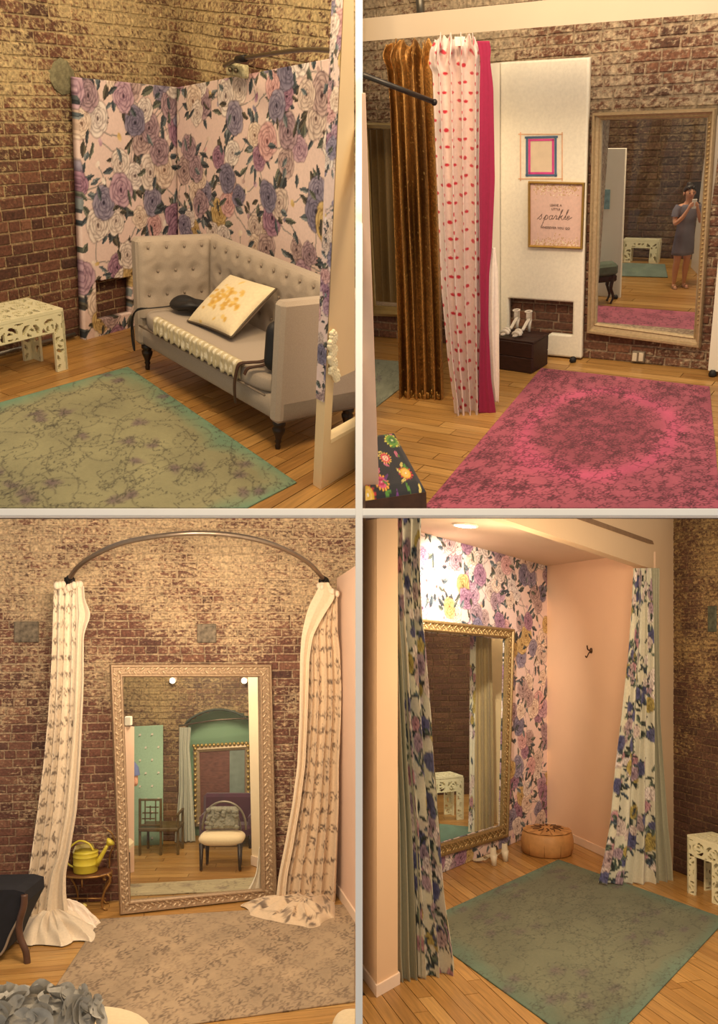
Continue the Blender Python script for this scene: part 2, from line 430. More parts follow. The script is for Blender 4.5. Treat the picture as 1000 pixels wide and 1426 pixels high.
def wood_mat(name, tones, rough=.35):
    """oak boards: a tone for each board, grain along its own x"""
    if name in MATS: return MATS[name]
    m, t, N, L, B = nt(name)
    tc = N.new('ShaderNodeTexCoord'); oi = N.new('ShaderNodeObjectInfo')
    r = N.new('ShaderNodeValToRGB'); L.new(oi.outputs['Random'], r.inputs['Fac']); e = r.color_ramp.elements
    while len(e) < len(tones): e.new(.5)
    for i, c in enumerate(tones): e[i].position = i/(len(tones)-1); e[i].color = lin4(c)
    of = N.new('ShaderNodeVectorMath'); of.operation = 'ADD'; sc = N.new('ShaderNodeVectorMath'); sc.operation = 'SCALE'; sc.inputs[0].default_value = (37, 17, 5)
    L.new(oi.outputs['Random'], sc.inputs['Scale']); L.new(tc.outputs['Object'], of.inputs[0]); L.new(sc.outputs['Vector'], of.inputs[1])
    mp = N.new('ShaderNodeMapping'); mp.inputs['Scale'].default_value = (2.5, 40, 10); L.new(of.outputs['Vector'], mp.inputs['Vector'])
    no = N.new('ShaderNodeTexNoise'); no.inputs['Scale'].default_value = 1.6; no.inputs['Detail'].default_value = 6; L.new(mp.outputs['Vector'], no.inputs['Vector'])
    mr = N.new('ShaderNodeMapRange'); mr.inputs['From Min'].default_value = .3; mr.inputs['From Max'].default_value = .7; mr.inputs['To Min'].default_value = .72; mr.inputs['To Max'].default_value = 1.15; L.new(no.outputs['Fac'], mr.inputs['Value'])
    s2 = N.new('ShaderNodeVectorMath'); s2.operation = 'SCALE'; L.new(r.outputs['Color'], s2.inputs[0]); L.new(mr.outputs['Result'], s2.inputs['Scale'])
    L.new(s2.outputs['Vector'], B.inputs['Base Color']); B.inputs['Roughness'].default_value = rough; B.inputs['Coat Weight'].default_value = .15
    MATS[name] = m; return m
def mirror_glass():
    if 'mirror_glass' in MATS: return MATS['mirror_glass']
    m, t, N, L, B = nt('mirror_glass'); N.remove(B)
    out = N['Material Output']; tr = N.new('ShaderNodeBsdfTransparent'); gl = N.new('ShaderNodeBsdfGlossy'); mx = N.new('ShaderNodeMixShader')
    no = N.new('ShaderNodeTexNoise'); no.inputs['Scale'].default_value = 3; r = N.new('ShaderNodeValToRGB'); L.new(no.outputs['Fac'], r.inputs['Fac'])
    r.color_ramp.elements[0].color = (.86, .88, .85, 1); r.color_ramp.elements[1].color = (.93, .94, .92, 1); L.new(r.outputs['Color'], tr.inputs['Color'])
    gl.inputs['Roughness'].default_value = .03; mx.inputs[0].default_value = .04
    L.new(tr.outputs[0], mx.inputs[1]); L.new(gl.outputs[0], mx.inputs[2]); L.new(mx.outputs[0], out.inputs['Surface'])
    MATS['mirror_glass'] = m; return m
def glow(name, c, s):
    m, t, N, L, B = nt(name); B.inputs['Base Color'].default_value = (1, 1, 1, 1)
    B.inputs['Emission Color'].default_value = (*[float(x) for x in lin(c)], 1); B.inputs['Emission Strength'].default_value = s
    MATS[name] = m; return m

# ---------------------------------------------------------------- builders for walls, floors, cloth
def clip_poly(P, a, b, c):
    """keep the part of a plan outline where a*x + b*y <= c"""
    out = []
    for i in range(len(P)):
        p, q = P[i], P[(i+1) % len(P)]; dp, dq = a*p[0]+b*p[1]-c, a*q[0]+b*q[1]-c
        if dp <= 0: out.append(p)
        if dp*dq < 0:
            k = dp/(dp-dq); out.append((p[0]+(q[0]-p[0])*k, p[1]+(q[1]-p[1])*k))
    return out
def clip_convex(P, Q):
    n = len(Q); area = sum(Q[i][0]*Q[(i+1) % n][1]-Q[(i+1) % n][0]*Q[i][1] for i in range(n)); sg = 1 if area > 0 else -1
    for i in range(n):
        x0, y0 = Q[i]; x1, y1 = Q[(i+1) % n]
        a, b = (y1-y0)*sg, -(x1-x0)*sg
        P = clip_poly(P, a, b, a*x0+b*y0)
        if len(P) < 3: return []
    return P
def plank_floor(room, name, outline, e, width, mat_, length=1.1, seed=1, gap=.0022, base_c=(70, 42, 22), name_plank='plank'):
    """a floor: dark base slab and one board object after the other, clipped to a convex outline"""
    r = random.Random(seed)
    O = [(p[0], p[1]) for p in outline]; cx = sum(p[0] for p in O)/len(O); cy = sum(p[1] for p in O)/len(O)
    fl = solo(name, MB().poly(O, -.05, -.0065), pm('floor_joint', base_c, .8), room, (cx, cy, 0), kind='structure')
    ex, ey = e[0], e[1]; n = math.hypot(ex, ey); ex /= n; ey /= n; nx, ny = -ey, ex
    us = [p[0]*ex+p[1]*ey for p in O]; ws = [p[0]*nx+p[1]*ny for p in O]
    w = min(ws)-r.random()*width
    while w < max(ws):
        u = min(us)-r.random()*length
        while u < max(us):
            L = length*r.uniform(.7, 1.3)
            q = [(u+gap, w+gap), (u+L-gap, w+gap), (u+L-gap, w+width-gap), (u+gap, w+width-gap)]
            P = clip_convex([(a*ex+b*nx, a*ey+b*ny) for a, b in q], O)
            if len(P) >= 3:
                pc = (sum(p[0] for p in P)/len(P), sum(p[1] for p in P)/len(P))
                Q = [((p[0]-pc[0])*ex+(p[1]-pc[1])*ey, (p[0]-pc[0])*nx+(p[1]-pc[1])*ny) for p in P]
                ar = abs(sum(Q[i][0]*Q[(i+1) % len(Q)][1]-Q[(i+1) % len(Q)][0]*Q[i][1] for i in range(len(Q))))/2
                if ar > .0008:
                    o = bpy.data.objects.new(name_plank, MB().poly(Q, -.006, r.uniform(-.0012, 0)).mesh(name_plank, mat_)); col.objects.link(o); o.parent = fl
                    o.matrix_basis = Matrix.Translation((pc[0]-cx, pc[1]-cy, 0)) @ Matrix.Rotation(math.atan2(ey, ex), 4, 'Z')
            u += L
        w += width
    return fl
def brick_wall(room, name, A, B, z1, course, blen, bm_, mm_, holes=(), seed=1, limit=290, vis=None, off=0.0, zmin=0.0, rough=.004, xlim=None):
    """mortar backing plus bricks of their own; holes are (u0, u1, z0, z1) along the wall; vis(px, py) says what the photo shows"""
    r = random.Random(seed); A, B = Vector(A), Vector(B); A.z = B.z = 0
    e = (B-A); Lw = e.length; e.normalize(); n = Vector((e.y, -e.x, 0)); n = n if n.y < 0 else -n
    A = A+n*off
    M = Matrix(((e.x, n.x, 0, A.x), (e.y, n.y, 0, A.y), (0, 0, 1, 0), (0, 0, 0, 1)))   # u along, v towards viewer, z up
    us = sorted({0.0, Lw, *[h[0] for h in holes], *[h[1] for h in holes]}); zs = sorted({zmin, z1, *[h[2] for h in holes], *[h[3] for h in holes]})
    us = [u for u in us if 0 <= u <= Lw]; zs = [z for z in zs if zmin <= z <= z1]
    mb = MB()
    for u0, u1 in zip(us[:-1], us[1:]):
        for a, b in zip(zs[:-1], zs[1:]):
            uc, zc = (u0+u1)/2, (a+b)/2
            if any(h[0] < uc < h[1] and h[2] < zc < h[3] for h in holes): continue
            mb.box((uc, -.06, zc), (u1-u0, .12, b-a))
    mb.v = [tuple(M @ Vector(v)) for v in mb.v]
    w = solo(name, mb, mm_, room, A, kind='structure')
    wl = local(w, room) @ M
    proto = []
    for k in range(7):
        b = MB(); hx, hz, d = .5, .5, 1.0
        j = lambda s_: r.uniform(-s_, s_)
        back = [(-.5, -1, -.5), (.5, -1, -.5), (.5, -1, .5), (-.5, -1, .5)]
        mid = [(-.5+j(.008), .3, -.5+j(.03)), (.5+j(.008), .3, -.5+j(.03)), (.5+j(.008), .3, .5+j(.03)), (-.5+j(.008), .3, .5+j(.03))]
        fr = [(-.475+j(.012), 1+j(.3), -.42+j(.05)), (.475+j(.012), 1+j(.3), -.42+j(.05)), (.475+j(.012), 1+j(.3), .42+j(.05)), (-.475+j(.012), 1+j(.3), .42+j(.05))]
        fs = [(8, 9, 10, 11)]+[(i, (i+1) % 4, 4+(i+1) % 4, 4+i) for i in range(4)]+[(4+i, 4+(i+1) % 4, 8+(i+1) % 4, 8+i) for i in range(4)]
        b.add(back+mid+fr, fs); proto.append(b)
    pmesh = [b.mesh('brick', bm_) for b in proto]
    items = []; z = zmin+course*.5; row = 0; jn = .011
    while z < z1-course*.3:
        u = -r.random()*blen if row % 2 else -blen*.5-r.random()*.05
        header = (row % 6 == 5)
        while u < Lw:
            L = (blen*.5 if header else blen)*r.uniform(.93, 1.06); u0, u1 = u+jn/2, u+L-jn/2; u += L
            u0, u1 = max(0, u0), min(Lw, u1)
            for h in holes:
                if h[2]-course*.4 < z < h[3]+course*.4:
                    if u0 >= h[0] and u1 <= h[1]: u1 = u0
                    elif u0 < h[0] < u1: u1 = h[0]
                    elif u0 < h[1] < u1: u0 = h[1]
            if u1-u0 > .03: items.append(((u0+u1)/2, z+r.uniform(-.002, .002), u1-u0, course-jn+r.uniform(-.003, .003)))
        z += course; row += 1
    if xlim is not None:
        items = [it for it in items if (room.M @ (M @ Vector((it[0], 0, it[1])))).x*xlim[1] > xlim[0]*xlim[1]]
    seen = []; rest = []
    for it in items:
        p = M @ Vector((it[0], 0, it[1])); q = room.proj(p)
        ok = vis(*q) if vis else True
        sc = room.scale(p)
        (seen if ok else rest).append((it[2]*it[3]*sc*sc, it))
    seen.sort(key=lambda a: -a[0])
    rest += seen[limit:]; seen = seen[:limit]
    for _, (u, z, L, h) in seen:
        o = bpy.data.objects.new('brick', r.choice(pmesh)); col.objects.link(o); o.parent = w
        o.matrix_basis = wl @ Matrix.LocRotScale(Vector((u, r.uniform(-.0025, .0025), z)), None, Vector((L, .0075, h)))
    if rest:
        mb = MB()
        for _, (u, z, L, h) in rest:
            b = r.choice(proto); dy = r.uniform(-.0025, .0025)
            mb.add([(u+v[0]*L, dy+v[1]*.0075, z+v[2]*h) for v in b.v], b.f)
        o = part('brickwork', mb, bm_, w, M=wl); o['kind'] = 'stuff'
    w['_u'] = 0
    return w, M
def quad_panel(room, name, pl, corners, canvas, mat_, thick=.04, hole=None, parent=None, step=.006, label=None):
    """flat papered or painted board on a vertical plane, corners TL TR BR BL in pixels; hole likewise"""
    c = [room.on(px, py, pl) for px, py in corners]; n = pl[1]
    W = max((c[1]-c[0]).length, (c[2]-c[3]).length); Hh = max((c[0]-c[3]).length, (c[1]-c[2]).length)
    nu, nv = max(2, int(W/step)), max(2, int(Hh/step))
    u, v = np.meshgrid(np.linspace(0, 1, nu), np.linspace(0, 1, nv))
    TL, TR, BR, BL = (np.array(x) for x in c)
    P = (BL*(1-u[..., None])+BR*u[..., None])*(1-v[..., None])+(TL*(1-u[..., None])+TR*u[..., None])*v[..., None]
    keep = None
    if hole:
        hc = [room.on(px, py, pl) for px, py in hole]; e = np.array((BR-BL)/np.linalg.norm(BR-BL)); e[2] = 0; e /= np.linalg.norm(e)
        Q = [((np.array(h)-BL) @ e, h.z) for h in hc]
        S = ((P-BL) @ e); Z = P[..., 2]
        S = (S[:-1, :-1]+S[1:, 1:])/2; Z = (Z[:-1, :-1]+Z[1:, 1:])/2
        inside = np.ones(S.shape, bool); k = len(Q)
        for i in range(k):
            (x0, y0), (x1, y1) = Q[i], Q[(i+1) % k]; inside &= ((x1-x0)*(Z-y0)-(y1-y0)*(S-x0)) <= 0
        keep = ~inside
    if callable(canvas): canvas = canvas(W+.02, Hh+.02)
    C = canvas.sample(u*W/canvas.w, v*Hh/canvas.h)
    base = (c[2]+c[3])/2
    P = P-np.array(base)
    if parent is not None: P = P+np.array(base)-np.array((parent.matrix_world.inverted() @ room.M).inverted().translation)
    me = paint_mesh(name, P, C, mat_, keep, smooth=False)
    o = bpy.data.objects.new(name, me); col.objects.link(o)
    if parent is None: o.matrix_world = room.M @ Matrix.Translation(base)
    else: o.parent = parent
    md = o.modifiers.new('thickness', 'SOLIDIFY'); md.thickness = thick
    f0 = me.polygons[0].normal
    md.offset = -1.0 if f0.dot(n) > 0 else 1.0
    if label: o['label'] = label
    return o
def cloth(room, name, levels, pl, canvas, mat_, folds=6, amp=.03, parent=None, nu=140, nv=200, seed=0, lean=0.0, loc=None, ptop=.35, uspan=(0, 1), drift=.4, sharp=1.0, jag=0.0):
    """hanging cloth: levels = [(py, x_left, x_right), ...] top to bottom seen on a vertical plane, gathered into folds"""
    r = np.random.default_rng(seed); A, n = pl
    ys = np.array([l[0] for l in levels], float); xl = np.array([l[1] for l in levels], float); xr = np.array([l[2] for l in levels], float)
    v = np.linspace(0, 1, nv); py = ys[0]+(ys[-1]-ys[0])*v
    XL, XR = np.interp(py, ys, xl), np.interp(py, ys, xr)
    k = np.ones(7)/7
    pad = lambda a: np.convolve(np.pad(a, 3, mode='edge'), k, 'valid')
    XL, XR = pad(XL), pad(XR)
    u = np.linspace(0, 1, nu); P = np.zeros((nv, nu, 3)); ph = r.random()*6.28
    jit = np.cumsum(r.uniform(.55, 1.45, nu)); jit = (jit-jit[0])/(jit[-1]-jit[0])
    k2 = np.ones(15)/15; jit = np.convolve(np.pad(jit, 7, mode='edge'), k2, 'valid')
    wob = [(r.uniform(1.2, 3.1), r.random()*6.28, r.uniform(.3, .8)) for _ in range(3)]
    for j in range(nv):
        l = np.array(room.on(XL[j], py[j], pl)); rr = np.array(room.on(XR[j], py[j], pl))
        t = ph+2*np.pi*folds*jit+drift*np.sin(v[j]*3.1+ph)+.5*sum(w_[2]*np.sin(w_[0]*6.28*u+w_[1]+2.0*v[j]) for w_ in wob)
        s = np.sin(t); s = np.sign(s)*np.abs(s)**sharp
        a = amp*(ptop+(1-ptop)*min(1, v[j]*2.2))*(1+.25*np.sin(ph+3*u))
        side = np.cos(t)*amp*.35*(ptop+(1-ptop)*v[j])
        e = (rr-l); eL = np.linalg.norm(e)+1e-9; e = e/eL
        edge = np.clip(np.minimum(u, 1-u)*12, 0, 1)
        P[j] = l+np.outer(u, rr-l)+np.outer(s*a+lean*v[j], np.array(n))+np.outer(side*edge, e)
    if jag > 0:                                  # uneven, scrunched top edge
        jn_ = np.abs(np.sin(np.pi*folds*1.6*jit+ph))*.7+.3*np.sin(2*np.pi*folds*2.7*jit+2*ph)
        P[:, :, 2] += np.outer(np.clip(1-v/.07, 0, 1)**1.2, jag*jn_)
        P += (np.outer(np.exp(-((v-.035)/.02)**2), .5*jag*np.sin(2*np.pi*folds*2.2*jit+ph)))[..., None]*np.array(n)
    uu = np.tile(uspan[0]+(uspan[1]-uspan[0])*u, (nv, 1)); vv = np.tile((1-v)[:, None], (1, nu))
    C = canvas.sample(uu, vv)
    base = Vector(loc) if loc is not None else Vector(P[-1].mean(0))
    if parent is not None: base = (parent.matrix_world.inverted() @ room.M).inverted().translation
    me = paint_mesh(name, P-np.array(base), C, mat_)
    o = bpy.data.objects.new(name, me); col.objects.link(o)
    if parent is None: o.matrix_world = room.M @ Matrix.Translation(base)
    else: o.parent = parent
    md = o.modifiers.new('thickness', 'SOLIDIFY'); md.thickness = .0025; md.offset = 0
    return o
def perforated(mask, cell, thick):
    """sheet with real cut-outs: mask (ny, nx) True where material; lies in x-y, thickness along z"""
    ny, nx = mask.shape; mb = MB(); vid = {}
    def V(i, j, k):
        key = (i, j, k)
        if key not in vid: vid[key] = len(mb.v); mb.v.append((i*cell, j*cell, k*thick))
        return vid[key]
    for j in range(ny):
        for i in range(nx):
            if not mask[j, i]: continue
            mb.f.append((V(i, j, 1), V(i+1, j, 1), V(i+1, j+1, 1), V(i, j+1, 1)))
            mb.f.append((V(i, j, 0), V(i, j+1, 0), V(i+1, j+1, 0), V(i+1, j, 0)))
            if i == 0 or not mask[j, i-1]: mb.f.append((V(i, j, 0), V(i, j, 1), V(i, j+1, 1), V(i, j+1, 0)))
            if i == nx-1 or not mask[j, i+1]: mb.f.append((V(i+1, j, 0), V(i+1, j+1, 0), V(i+1, j+1, 1), V(i+1, j, 1)))
            if j == 0 or not mask[j-1, i]: mb.f.append((V(i, j, 0), V(i+1, j, 0), V(i+1, j, 1), V(i, j, 1)))
            if j == ny-1 or not mask[j+1, i]: mb.f.append((V(i, j+1, 0), V(i, j+1, 1), V(i+1, j+1, 1), V(i+1, j+1, 0)))
    return mb
def rug_mesh(room, name, pxs, canvas, label, cat='rug', thick=.008, zlift=.0005, swap=False, step=.008):
    """rug: corners (far-left, far-right, near-right, near-left) in pixels on the floor"""
    c = [np.array(room.floor(*p)) for p in pxs]
    W = max(np.linalg.norm(c[1]-c[0]), np.linalg.norm(c[2]-c[3])); Hh = max(np.linalg.norm(c[0]-c[3]), np.linalg.norm(c[1]-c[2]))
    nu, nv = max(3, int(W/step)), max(3, int(Hh/step))
    u, v = np.meshgrid(np.linspace(0, 1, nu), np.linspace(0, 1, nv)); U, Vv = u[..., None], v[..., None]
    P = (c[3]*(1-U)+c[2]*U)*(1-Vv)+(c[0]*(1-U)+c[1]*U)*Vv
    base = P.reshape(-1, 3).mean(0); P = P-base
    P[..., 2] = thick+zlift+.0012*(vnoise(nv, nu, 6, 6, 3)-.5)
    me = paint_mesh(name, P, canvas.sample(u, v), print_mat('rug_pile', .95, .5, 260, sheen=.15))
    o = bpy.data.objects.new(name, me); col.objects.link(o); o.matrix_world = room.M @ Matrix.Translation(Vector((base[0], base[1], 0)))
    md = o.modifiers.new('thickness', 'SOLIDIFY'); md.thickness = thick
    md.offset = -1.0 if me.polygons[0].normal.z > 0 else 1.0
    return tag(o, label, cat)
# ---------------------------------------------------------------- shared patterns
PINKBG = (232, 208, 200)
ROSES = [((236, 218, 204), (128, 104, 100), (250, 242, 234)), ((214, 190, 176), (110, 84, 84), (240, 226, 214)), ((168, 138, 136), (74, 52, 62), (226, 204, 198)), ((150, 118, 132), (60, 42, 56), (214, 190, 196)), ((176, 138, 160), (88, 56, 84), (224, 196, 208)), ((122, 112, 140), (52, 46, 74), (190, 184, 202)),
         ((232, 208, 186), (150, 112, 96), (250, 238, 224)), ((196, 162, 96), (116, 84, 40), (230, 206, 150)),
         ((212, 160, 160), (132, 78, 84), (240, 206, 204)), ((240, 226, 214), (120, 100, 104), (252, 246, 240)),
         ((140, 92, 122), (66, 36, 62), (206, 170, 190)), ((104, 98, 122), (46, 42, 66), (164, 158, 182))]
LEAVES = [((98, 110, 116), (62, 74, 84)), ((120, 126, 112), (80, 86, 78)), ((84, 92, 96), (52, 58, 66)), ((136, 146, 150), (92, 104, 112)), ((104, 98, 84), (68, 64, 58))]
def wallpaper(w, h, seed, bg=PINKBG, dens=1.0, rs=1.0, res=.006):
    """big old-fashioned roses in bunches, with grey-green leaves and stray buds"""
    r = random.Random(seed); c = Canvas(w, h, bg, res)
    c.a *= (1+.05*(vnoise(c.ny, c.nx, 4, 4, seed)-.5))[..., None]
    sp = .40*rs/dens; pts = []; row = 0; y = -.1
    while y < h+.2:
        x = -.1+(sp*.55 if row % 2 else 0)
        while x < w+.2: pts.append((x+r.uniform(-.07, .07), y+r.uniform(-.07, .07))); x += sp
        y += sp*.62; row += 1
    for (x, y) in pts:
        n = r.randint(12, 18)
        for _ in range(n):
            a = r.random()*6.283; d = r.uniform(.07, .20)*rs; L, W = r.uniform(.06, .12)*rs, r.uniform(.03, .055)*rs
            q = r.choice(LEAVES); c.leaf(x+d*math.cos(a), y+d*math.sin(a), L, W, a+r.uniform(-.6, .6), q[0], q[1])
        for _ in range(3):
            a = r.random()*6.283; p = [(x+t*(.05+.2*rs*t)*math.cos(a+.8*t)*1.1, y+t*(.05+.2*rs*t)*math.sin(a+.8*t)*1.1) for t in np.linspace(0, 1, 8)]
            c.stroke(p, .006, (86, 92, 92), .8); q = r.choice(ROSES); c.ellipse(p[-1][0], p[-1][1], .022*rs, .014*rs, a, q[0], 1, .3, grad=q[2])
    for (x, y) in pts:
        k = r.choice((3, 3, 4))
        a0 = r.random()*6.283
        for i in range(k):
            a = a0+6.283*i/k; d = r.uniform(.06, .095)*rs; q = r.choice(ROSES)
            c.rose(x+d*math.cos(a), y+d*math.sin(a), r.uniform(.062, .095)*rs, *q, r)
        for _ in range(4):
            a = r.random()*6.283; d = r.uniform(.09, .17)*rs; q = r.choice(LEAVES); c.leaf(x+d*math.cos(a), y+d*math.sin(a), r.uniform(.06, .1)*rs, r.uniform(.03, .045)*rs, a, q[0], q[1])
    return c.warp(.016, 9, seed)
def vines(c, r, n, col_, wd=.006, L=.35, alpha=.7, curl=1.0):
    for _ in range(n):
        x, y, a = r.random()*c.w, r.random()*c.h, r.random()*6.283; k = r.uniform(-5, 5)*curl; p = []
        st = L/26
        for i in range(26):
            p.append((x, y)); x += math.cos(a)*st; y += math.sin(a)*st; a += k*st*1.4; k += r.uniform(-6, 6)*curl*.3
            if i % 5 == 4:
                b = a+r.choice((-1.2, 1.2)); c.leaf(x+.016*math.cos(b), y+.016*math.sin(b), .03, .011, b, col_, col_, alpha)
        c.stroke(p, wd, col_, alpha)
def rug_pattern(w, h, seed, base, edge, line, blot, dens=1.0, res=.008):
    """overdyed rug: washed field, brighter rim, thin scrolling vines and faded blooms"""
    r = random.Random(seed); c = Canvas(w, h, base, res)
    X, Y = np.meshgrid(np.linspace(0, w, c.nx), np.linspace(0, h, c.ny))
    d = np.minimum(np.minimum(X, w-X), np.minimum(Y, h-Y)); n = vnoise(c.ny, c.nx, 6, 6, seed)
    m = np.clip(1-(d-.03)/.16+(n-.5)*1.5, 0, 1)[..., None]*.55
    c.a = c.a*(1-m)+np.array(edge, float)*m
    c.a *= (1+.22*(vnoise(c.ny, c.nx, 9, 9, seed+1)-.5))[..., None]
    for _ in range(int(26*dens*w*h/4)):
        x, y = r.random()*w, r.random()*h; a = r.random()*3
        for k in range(4): c.ellipse(x+r.uniform(-.04, .04), y+r.uniform(-.03, .03), r.uniform(.03, .07), r.uniform(.02, .04), a+k, blot, .3, .8)
        for k in range(6):
            b = a+6.283*k/6; c.leaf(x+.045*math.cos(b), y+.045*math.sin(b), .06, .018, b, line, line, .35)
    vines(c, r, int(120*dens*w*h/4), line, .007, .42, .55)
    vines(c, r, int(150*dens*w*h/4), line, .005, .2, .5, 2.2)
    return c
PAINT = print_mat('printed_paper', .75, .05); FABRIC = print_mat('printed_fabric', .85, .2, 300, sheen=.2)
def flat(w, h, c, res=.02, seed=1, amp=.05):
    k = Canvas(w, h, c, res); k.a *= (1+amp*(vnoise(k.ny, k.nx, 5, 5, seed)-.5))[..., None]; return k

# ---------------------------------------------------------------- white shell between the rooms
WHITE = pm('white_shell', (250, 250, 248), .6, var=.01)
DF = 3.5                                     # distance of the shell's front edge
def shell(name, x0, x1, y0, y1, d0, d1, extra=0.0):
    """box whose front face spans the given pixels at distance d0"""
    X0, X1 = (x0-PX)*d0/F, (x1-PX)*d0/F; Z0, Z1 = CAMZ+(PY-y1)*d0/F, CAMZ+(PY-y0)*d0/F
    return solo(name, MB().box(((X0+X1)/2, (d0+d1)/2, (Z0+Z1)/2), (X1-X0, d1-d0, Z1-Z0), bev=.002), WHITE, R3, ((X0+X1)/2, d0, Z0), kind='structure')
shell('wall_divider', 495, 505, -60, 1480, DF, DF+.10)
shell('floor_edge', -400, 1400, 708, 718, DF+.004, DF+.09)
sw = MB().box((0, 7.2, 1.2), (.02, 7.2, 4.4)); solo('wall_partition', sw, WHITE, R3, (0, 4.4, 0), kind='structure')

def clip_front(o, room, p0, p1):
    """end a floor covering at the room's open front"""
    a, b = room.floor(*p0), room.floor(*p1); e = (b-a).normalized(); n = Vector((e.y, -e.x, 0)); n = n if n.y < 0 else -n
    Mi = o.matrix_world.inverted() @ room.M
    bm = bmesh.new(); bm.from_mesh(o.data)
    bmesh.ops.bisect_plane(bm, geom=bm.verts[:]+bm.edges[:]+bm.faces[:], plane_co=Mi @ a, plane_no=(Mi.to_3x3() @ n).normalized(), clear_outer=True)
    bm.to_mesh(o.data); bm.free()
def clip_side(o, xw, keep_left):
    """end a piece at the partition between the rooms (world x = xw)"""
    Mi = (o.parent.matrix_world if o.parent else o.matrix_world).inverted(); n = Vector((1 if keep_left else -1, 0, 0))
    bm = bmesh.new(); bm.from_mesh(o.data)
    bmesh.ops.bisect_plane(bm, geom=bm.verts[:]+bm.edges[:]+bm.faces[:], plane_co=Mi @ Vector((xw, 0, 0)), plane_no=(Mi.to_3x3() @ n).normalized(), clear_outer=True)
    bm.to_mesh(o.data); bm.free()

# ---------------------------------------------------------------- room one: walls and floor
OAK = wood_mat('oak_boards', [(160, 116, 62), (182, 138, 78), (170, 124, 64), (196, 152, 90)], .38)
T1 = [(84, 54, 42), (116, 74, 56), (98, 62, 48), (130, 88, 66), (78, 52, 42)]
b1 = brick_mat('old_brick_ochre', R1, T1, (214, 190, 140), .5, 2.3, .15, .37)
m1 = brick_mat('old_mortar_ochre', R1, T1, (206, 184, 138), .5, 2.3, .3, .5, mortar=True)
r1A, r1B = R1.floor(0, 497), R1.floor(118, 466)
eA = (r1B-r1A).normalized()
corner1 = R1.floor(250, 466-.2627*132)
sof0, sof1 = R1.floor(195, 515), R1.floor(378, 628)
eS = (sof1-sof0).normalized(); nS = Vector((-eS.y, eS.x, 0)); nS = nS if nS.y > 0 else -nS
fl1 = plank_floor(R1, 'floor', [R1.floor(-230, 709), R1.floor(496, 709), R1.floor(496, 500), R1.floor(252, 428), R1.floor(-230, 556)], eA, .085, OAK, 1.0, 3)
w1a, W1A = brick_wall(R1, 'wall_left', r1A-eA*.95, corner1+eA*.02, 2.9, .0655, .175, b1, m1, seed=4, vis=lambda x, y: 0 <= x <= 215 and 0 <= y <= 500 and not (x > 118 and 120 < y < 385))
w1b, W1B = brick_wall(R1, 'wall_back', corner1, corner1+eS*2.3, 2.9, .0655, .175, b1, m1, seed=5, limit=200, xlim=(-.03, -1), vis=lambda x, y: 225 <= x <= 480 and -4 <= y <= 125)
clip_side(w1b, -.02, True)
# metal conduit along the foot of the wall
pc = MB().tube([r1A+Vector((0, 0, .035))-eA*.2+vplane(r1A, r1B)[1]*.03, r1B-eA*.12+Vector((0, 0, .035))+vplane(r1A, r1B)[1]*.03], .012, 8)
solo('conduit_pipe', pc, pm('zinc', (150, 146, 138), .4, .8), R1, r1A, 'thin grey metal pipe along the foot of the brick wall by the white bench', 'pipe', smooth=True)
# round plaster patch
pp = R1.on(87, 107, vplane(r1A, r1B, .012)); k = MB().lathe([(.095, -.012), (.092, .004), (.07, .010), (.03, .012)], (0, 0, 0), 18, Matrix.Identity(3))
ry = Matrix(((eA.x, 0, vplane(r1A, r1B)[1].x), (eA.y, 0, vplane(r1A, r1B)[1].y), (0, 1, 0)))
k.v = [tuple(pp+ry @ Vector((v[0]*(1+.08*math.sin(5*i)), v[1]*(1+.07*math.cos(3*i)), v[2]))) for i, v in enumerate(k.v)]
solo('plaster_patch', k, pm('grey_plaster', (142, 136, 104), .95, var=.25, scale=40, bump=.8), R1, pp, 'round grey plaster patch on the brick beside the floral panel', 'plaster patch')
# ---------------------------------------------------------------- room one: papered boards, rail, partition
plA = vplane(r1A, r1B, .09)
p1 = quad_panel(R1, 'papered_board', plA, [(107, 108), (249, 122), (249, 444), (119, 476)], lambda w, h: wallpaper(w, h, 21, rs=1.15), PAINT, .05, hole=[(133, 391), (183, 385), (183, 436), (135, 446)])
tag(p1, 'floral papered board with a square opening, beside the grey sofa', 'panel')
cB = R1.on(247, 444, plA); cB.z = 0
plB = (cB+nS*0.0, -nS)
p2 = quad_panel(R1, 'papered_board', plB, [(246, 122), (478, 78), (478, 545), (249, 444)], lambda w, h: wallpaper(w, h, 5, rs=1.15), PAINT, .04)
tag(p2, 'wide floral papered board standing behind the sofa back', 'panel')
clip_side(p2, -.03, True)
# partition with papered edge, cream face and a low opening
pa, pb = R1.floor(447, 682), R1.floor(494, 652)
part1 = thing('partition_board', R1, pa, 'tall cream partition board with floral papered edge and low opening', 'partition')
pcl = vplane(pa, pb); ePart = (pb-pa).normalized(); zt = R1.height(pa, -40)
def pz(py, at=pa): return R1.height(at, py)
Lp = (pb-pa).length+.3; th = R1.floor(436, 675); tv = th-pa
hx0 = (R1.on(464, 600, pcl)-pa).dot(ePart); hz0, hz1 = R1.on(466, 614, pcl).z, R1.on(468, 528, pcl).z
ztop = R1.height(pa, 0); lean = 0.0                   # the loose board leans a little in its own plane
for _ in range(40):
    if R1.proj(pa-ePart*(lean*ztop)+Vector((0, 0, ztop)))[0] > 480: lean += .004
LEAN = lambda v: Vector(v)-ePart*(lean*v[2])
CREAM = pm('cream_paint', (236, 208, 160), .7, var=.03, scale=4)
mb = MB()
def wallbox(u0, u1, z0, z1):
    a, b = pa+ePart*u0, pa+ePart*u1
    mb.slab([a+Vector((0, 0, z0)), b+Vector((0, 0, z0)), b+Vector((0, 0, z1)), a+Vector((0, 0, z1))], tv)
wallbox(0, hx0, 0, zt); wallbox(hx0, Lp, 0, hz0); wallbox(hx0, Lp, hz1, zt)
LM = local(part1, R1)
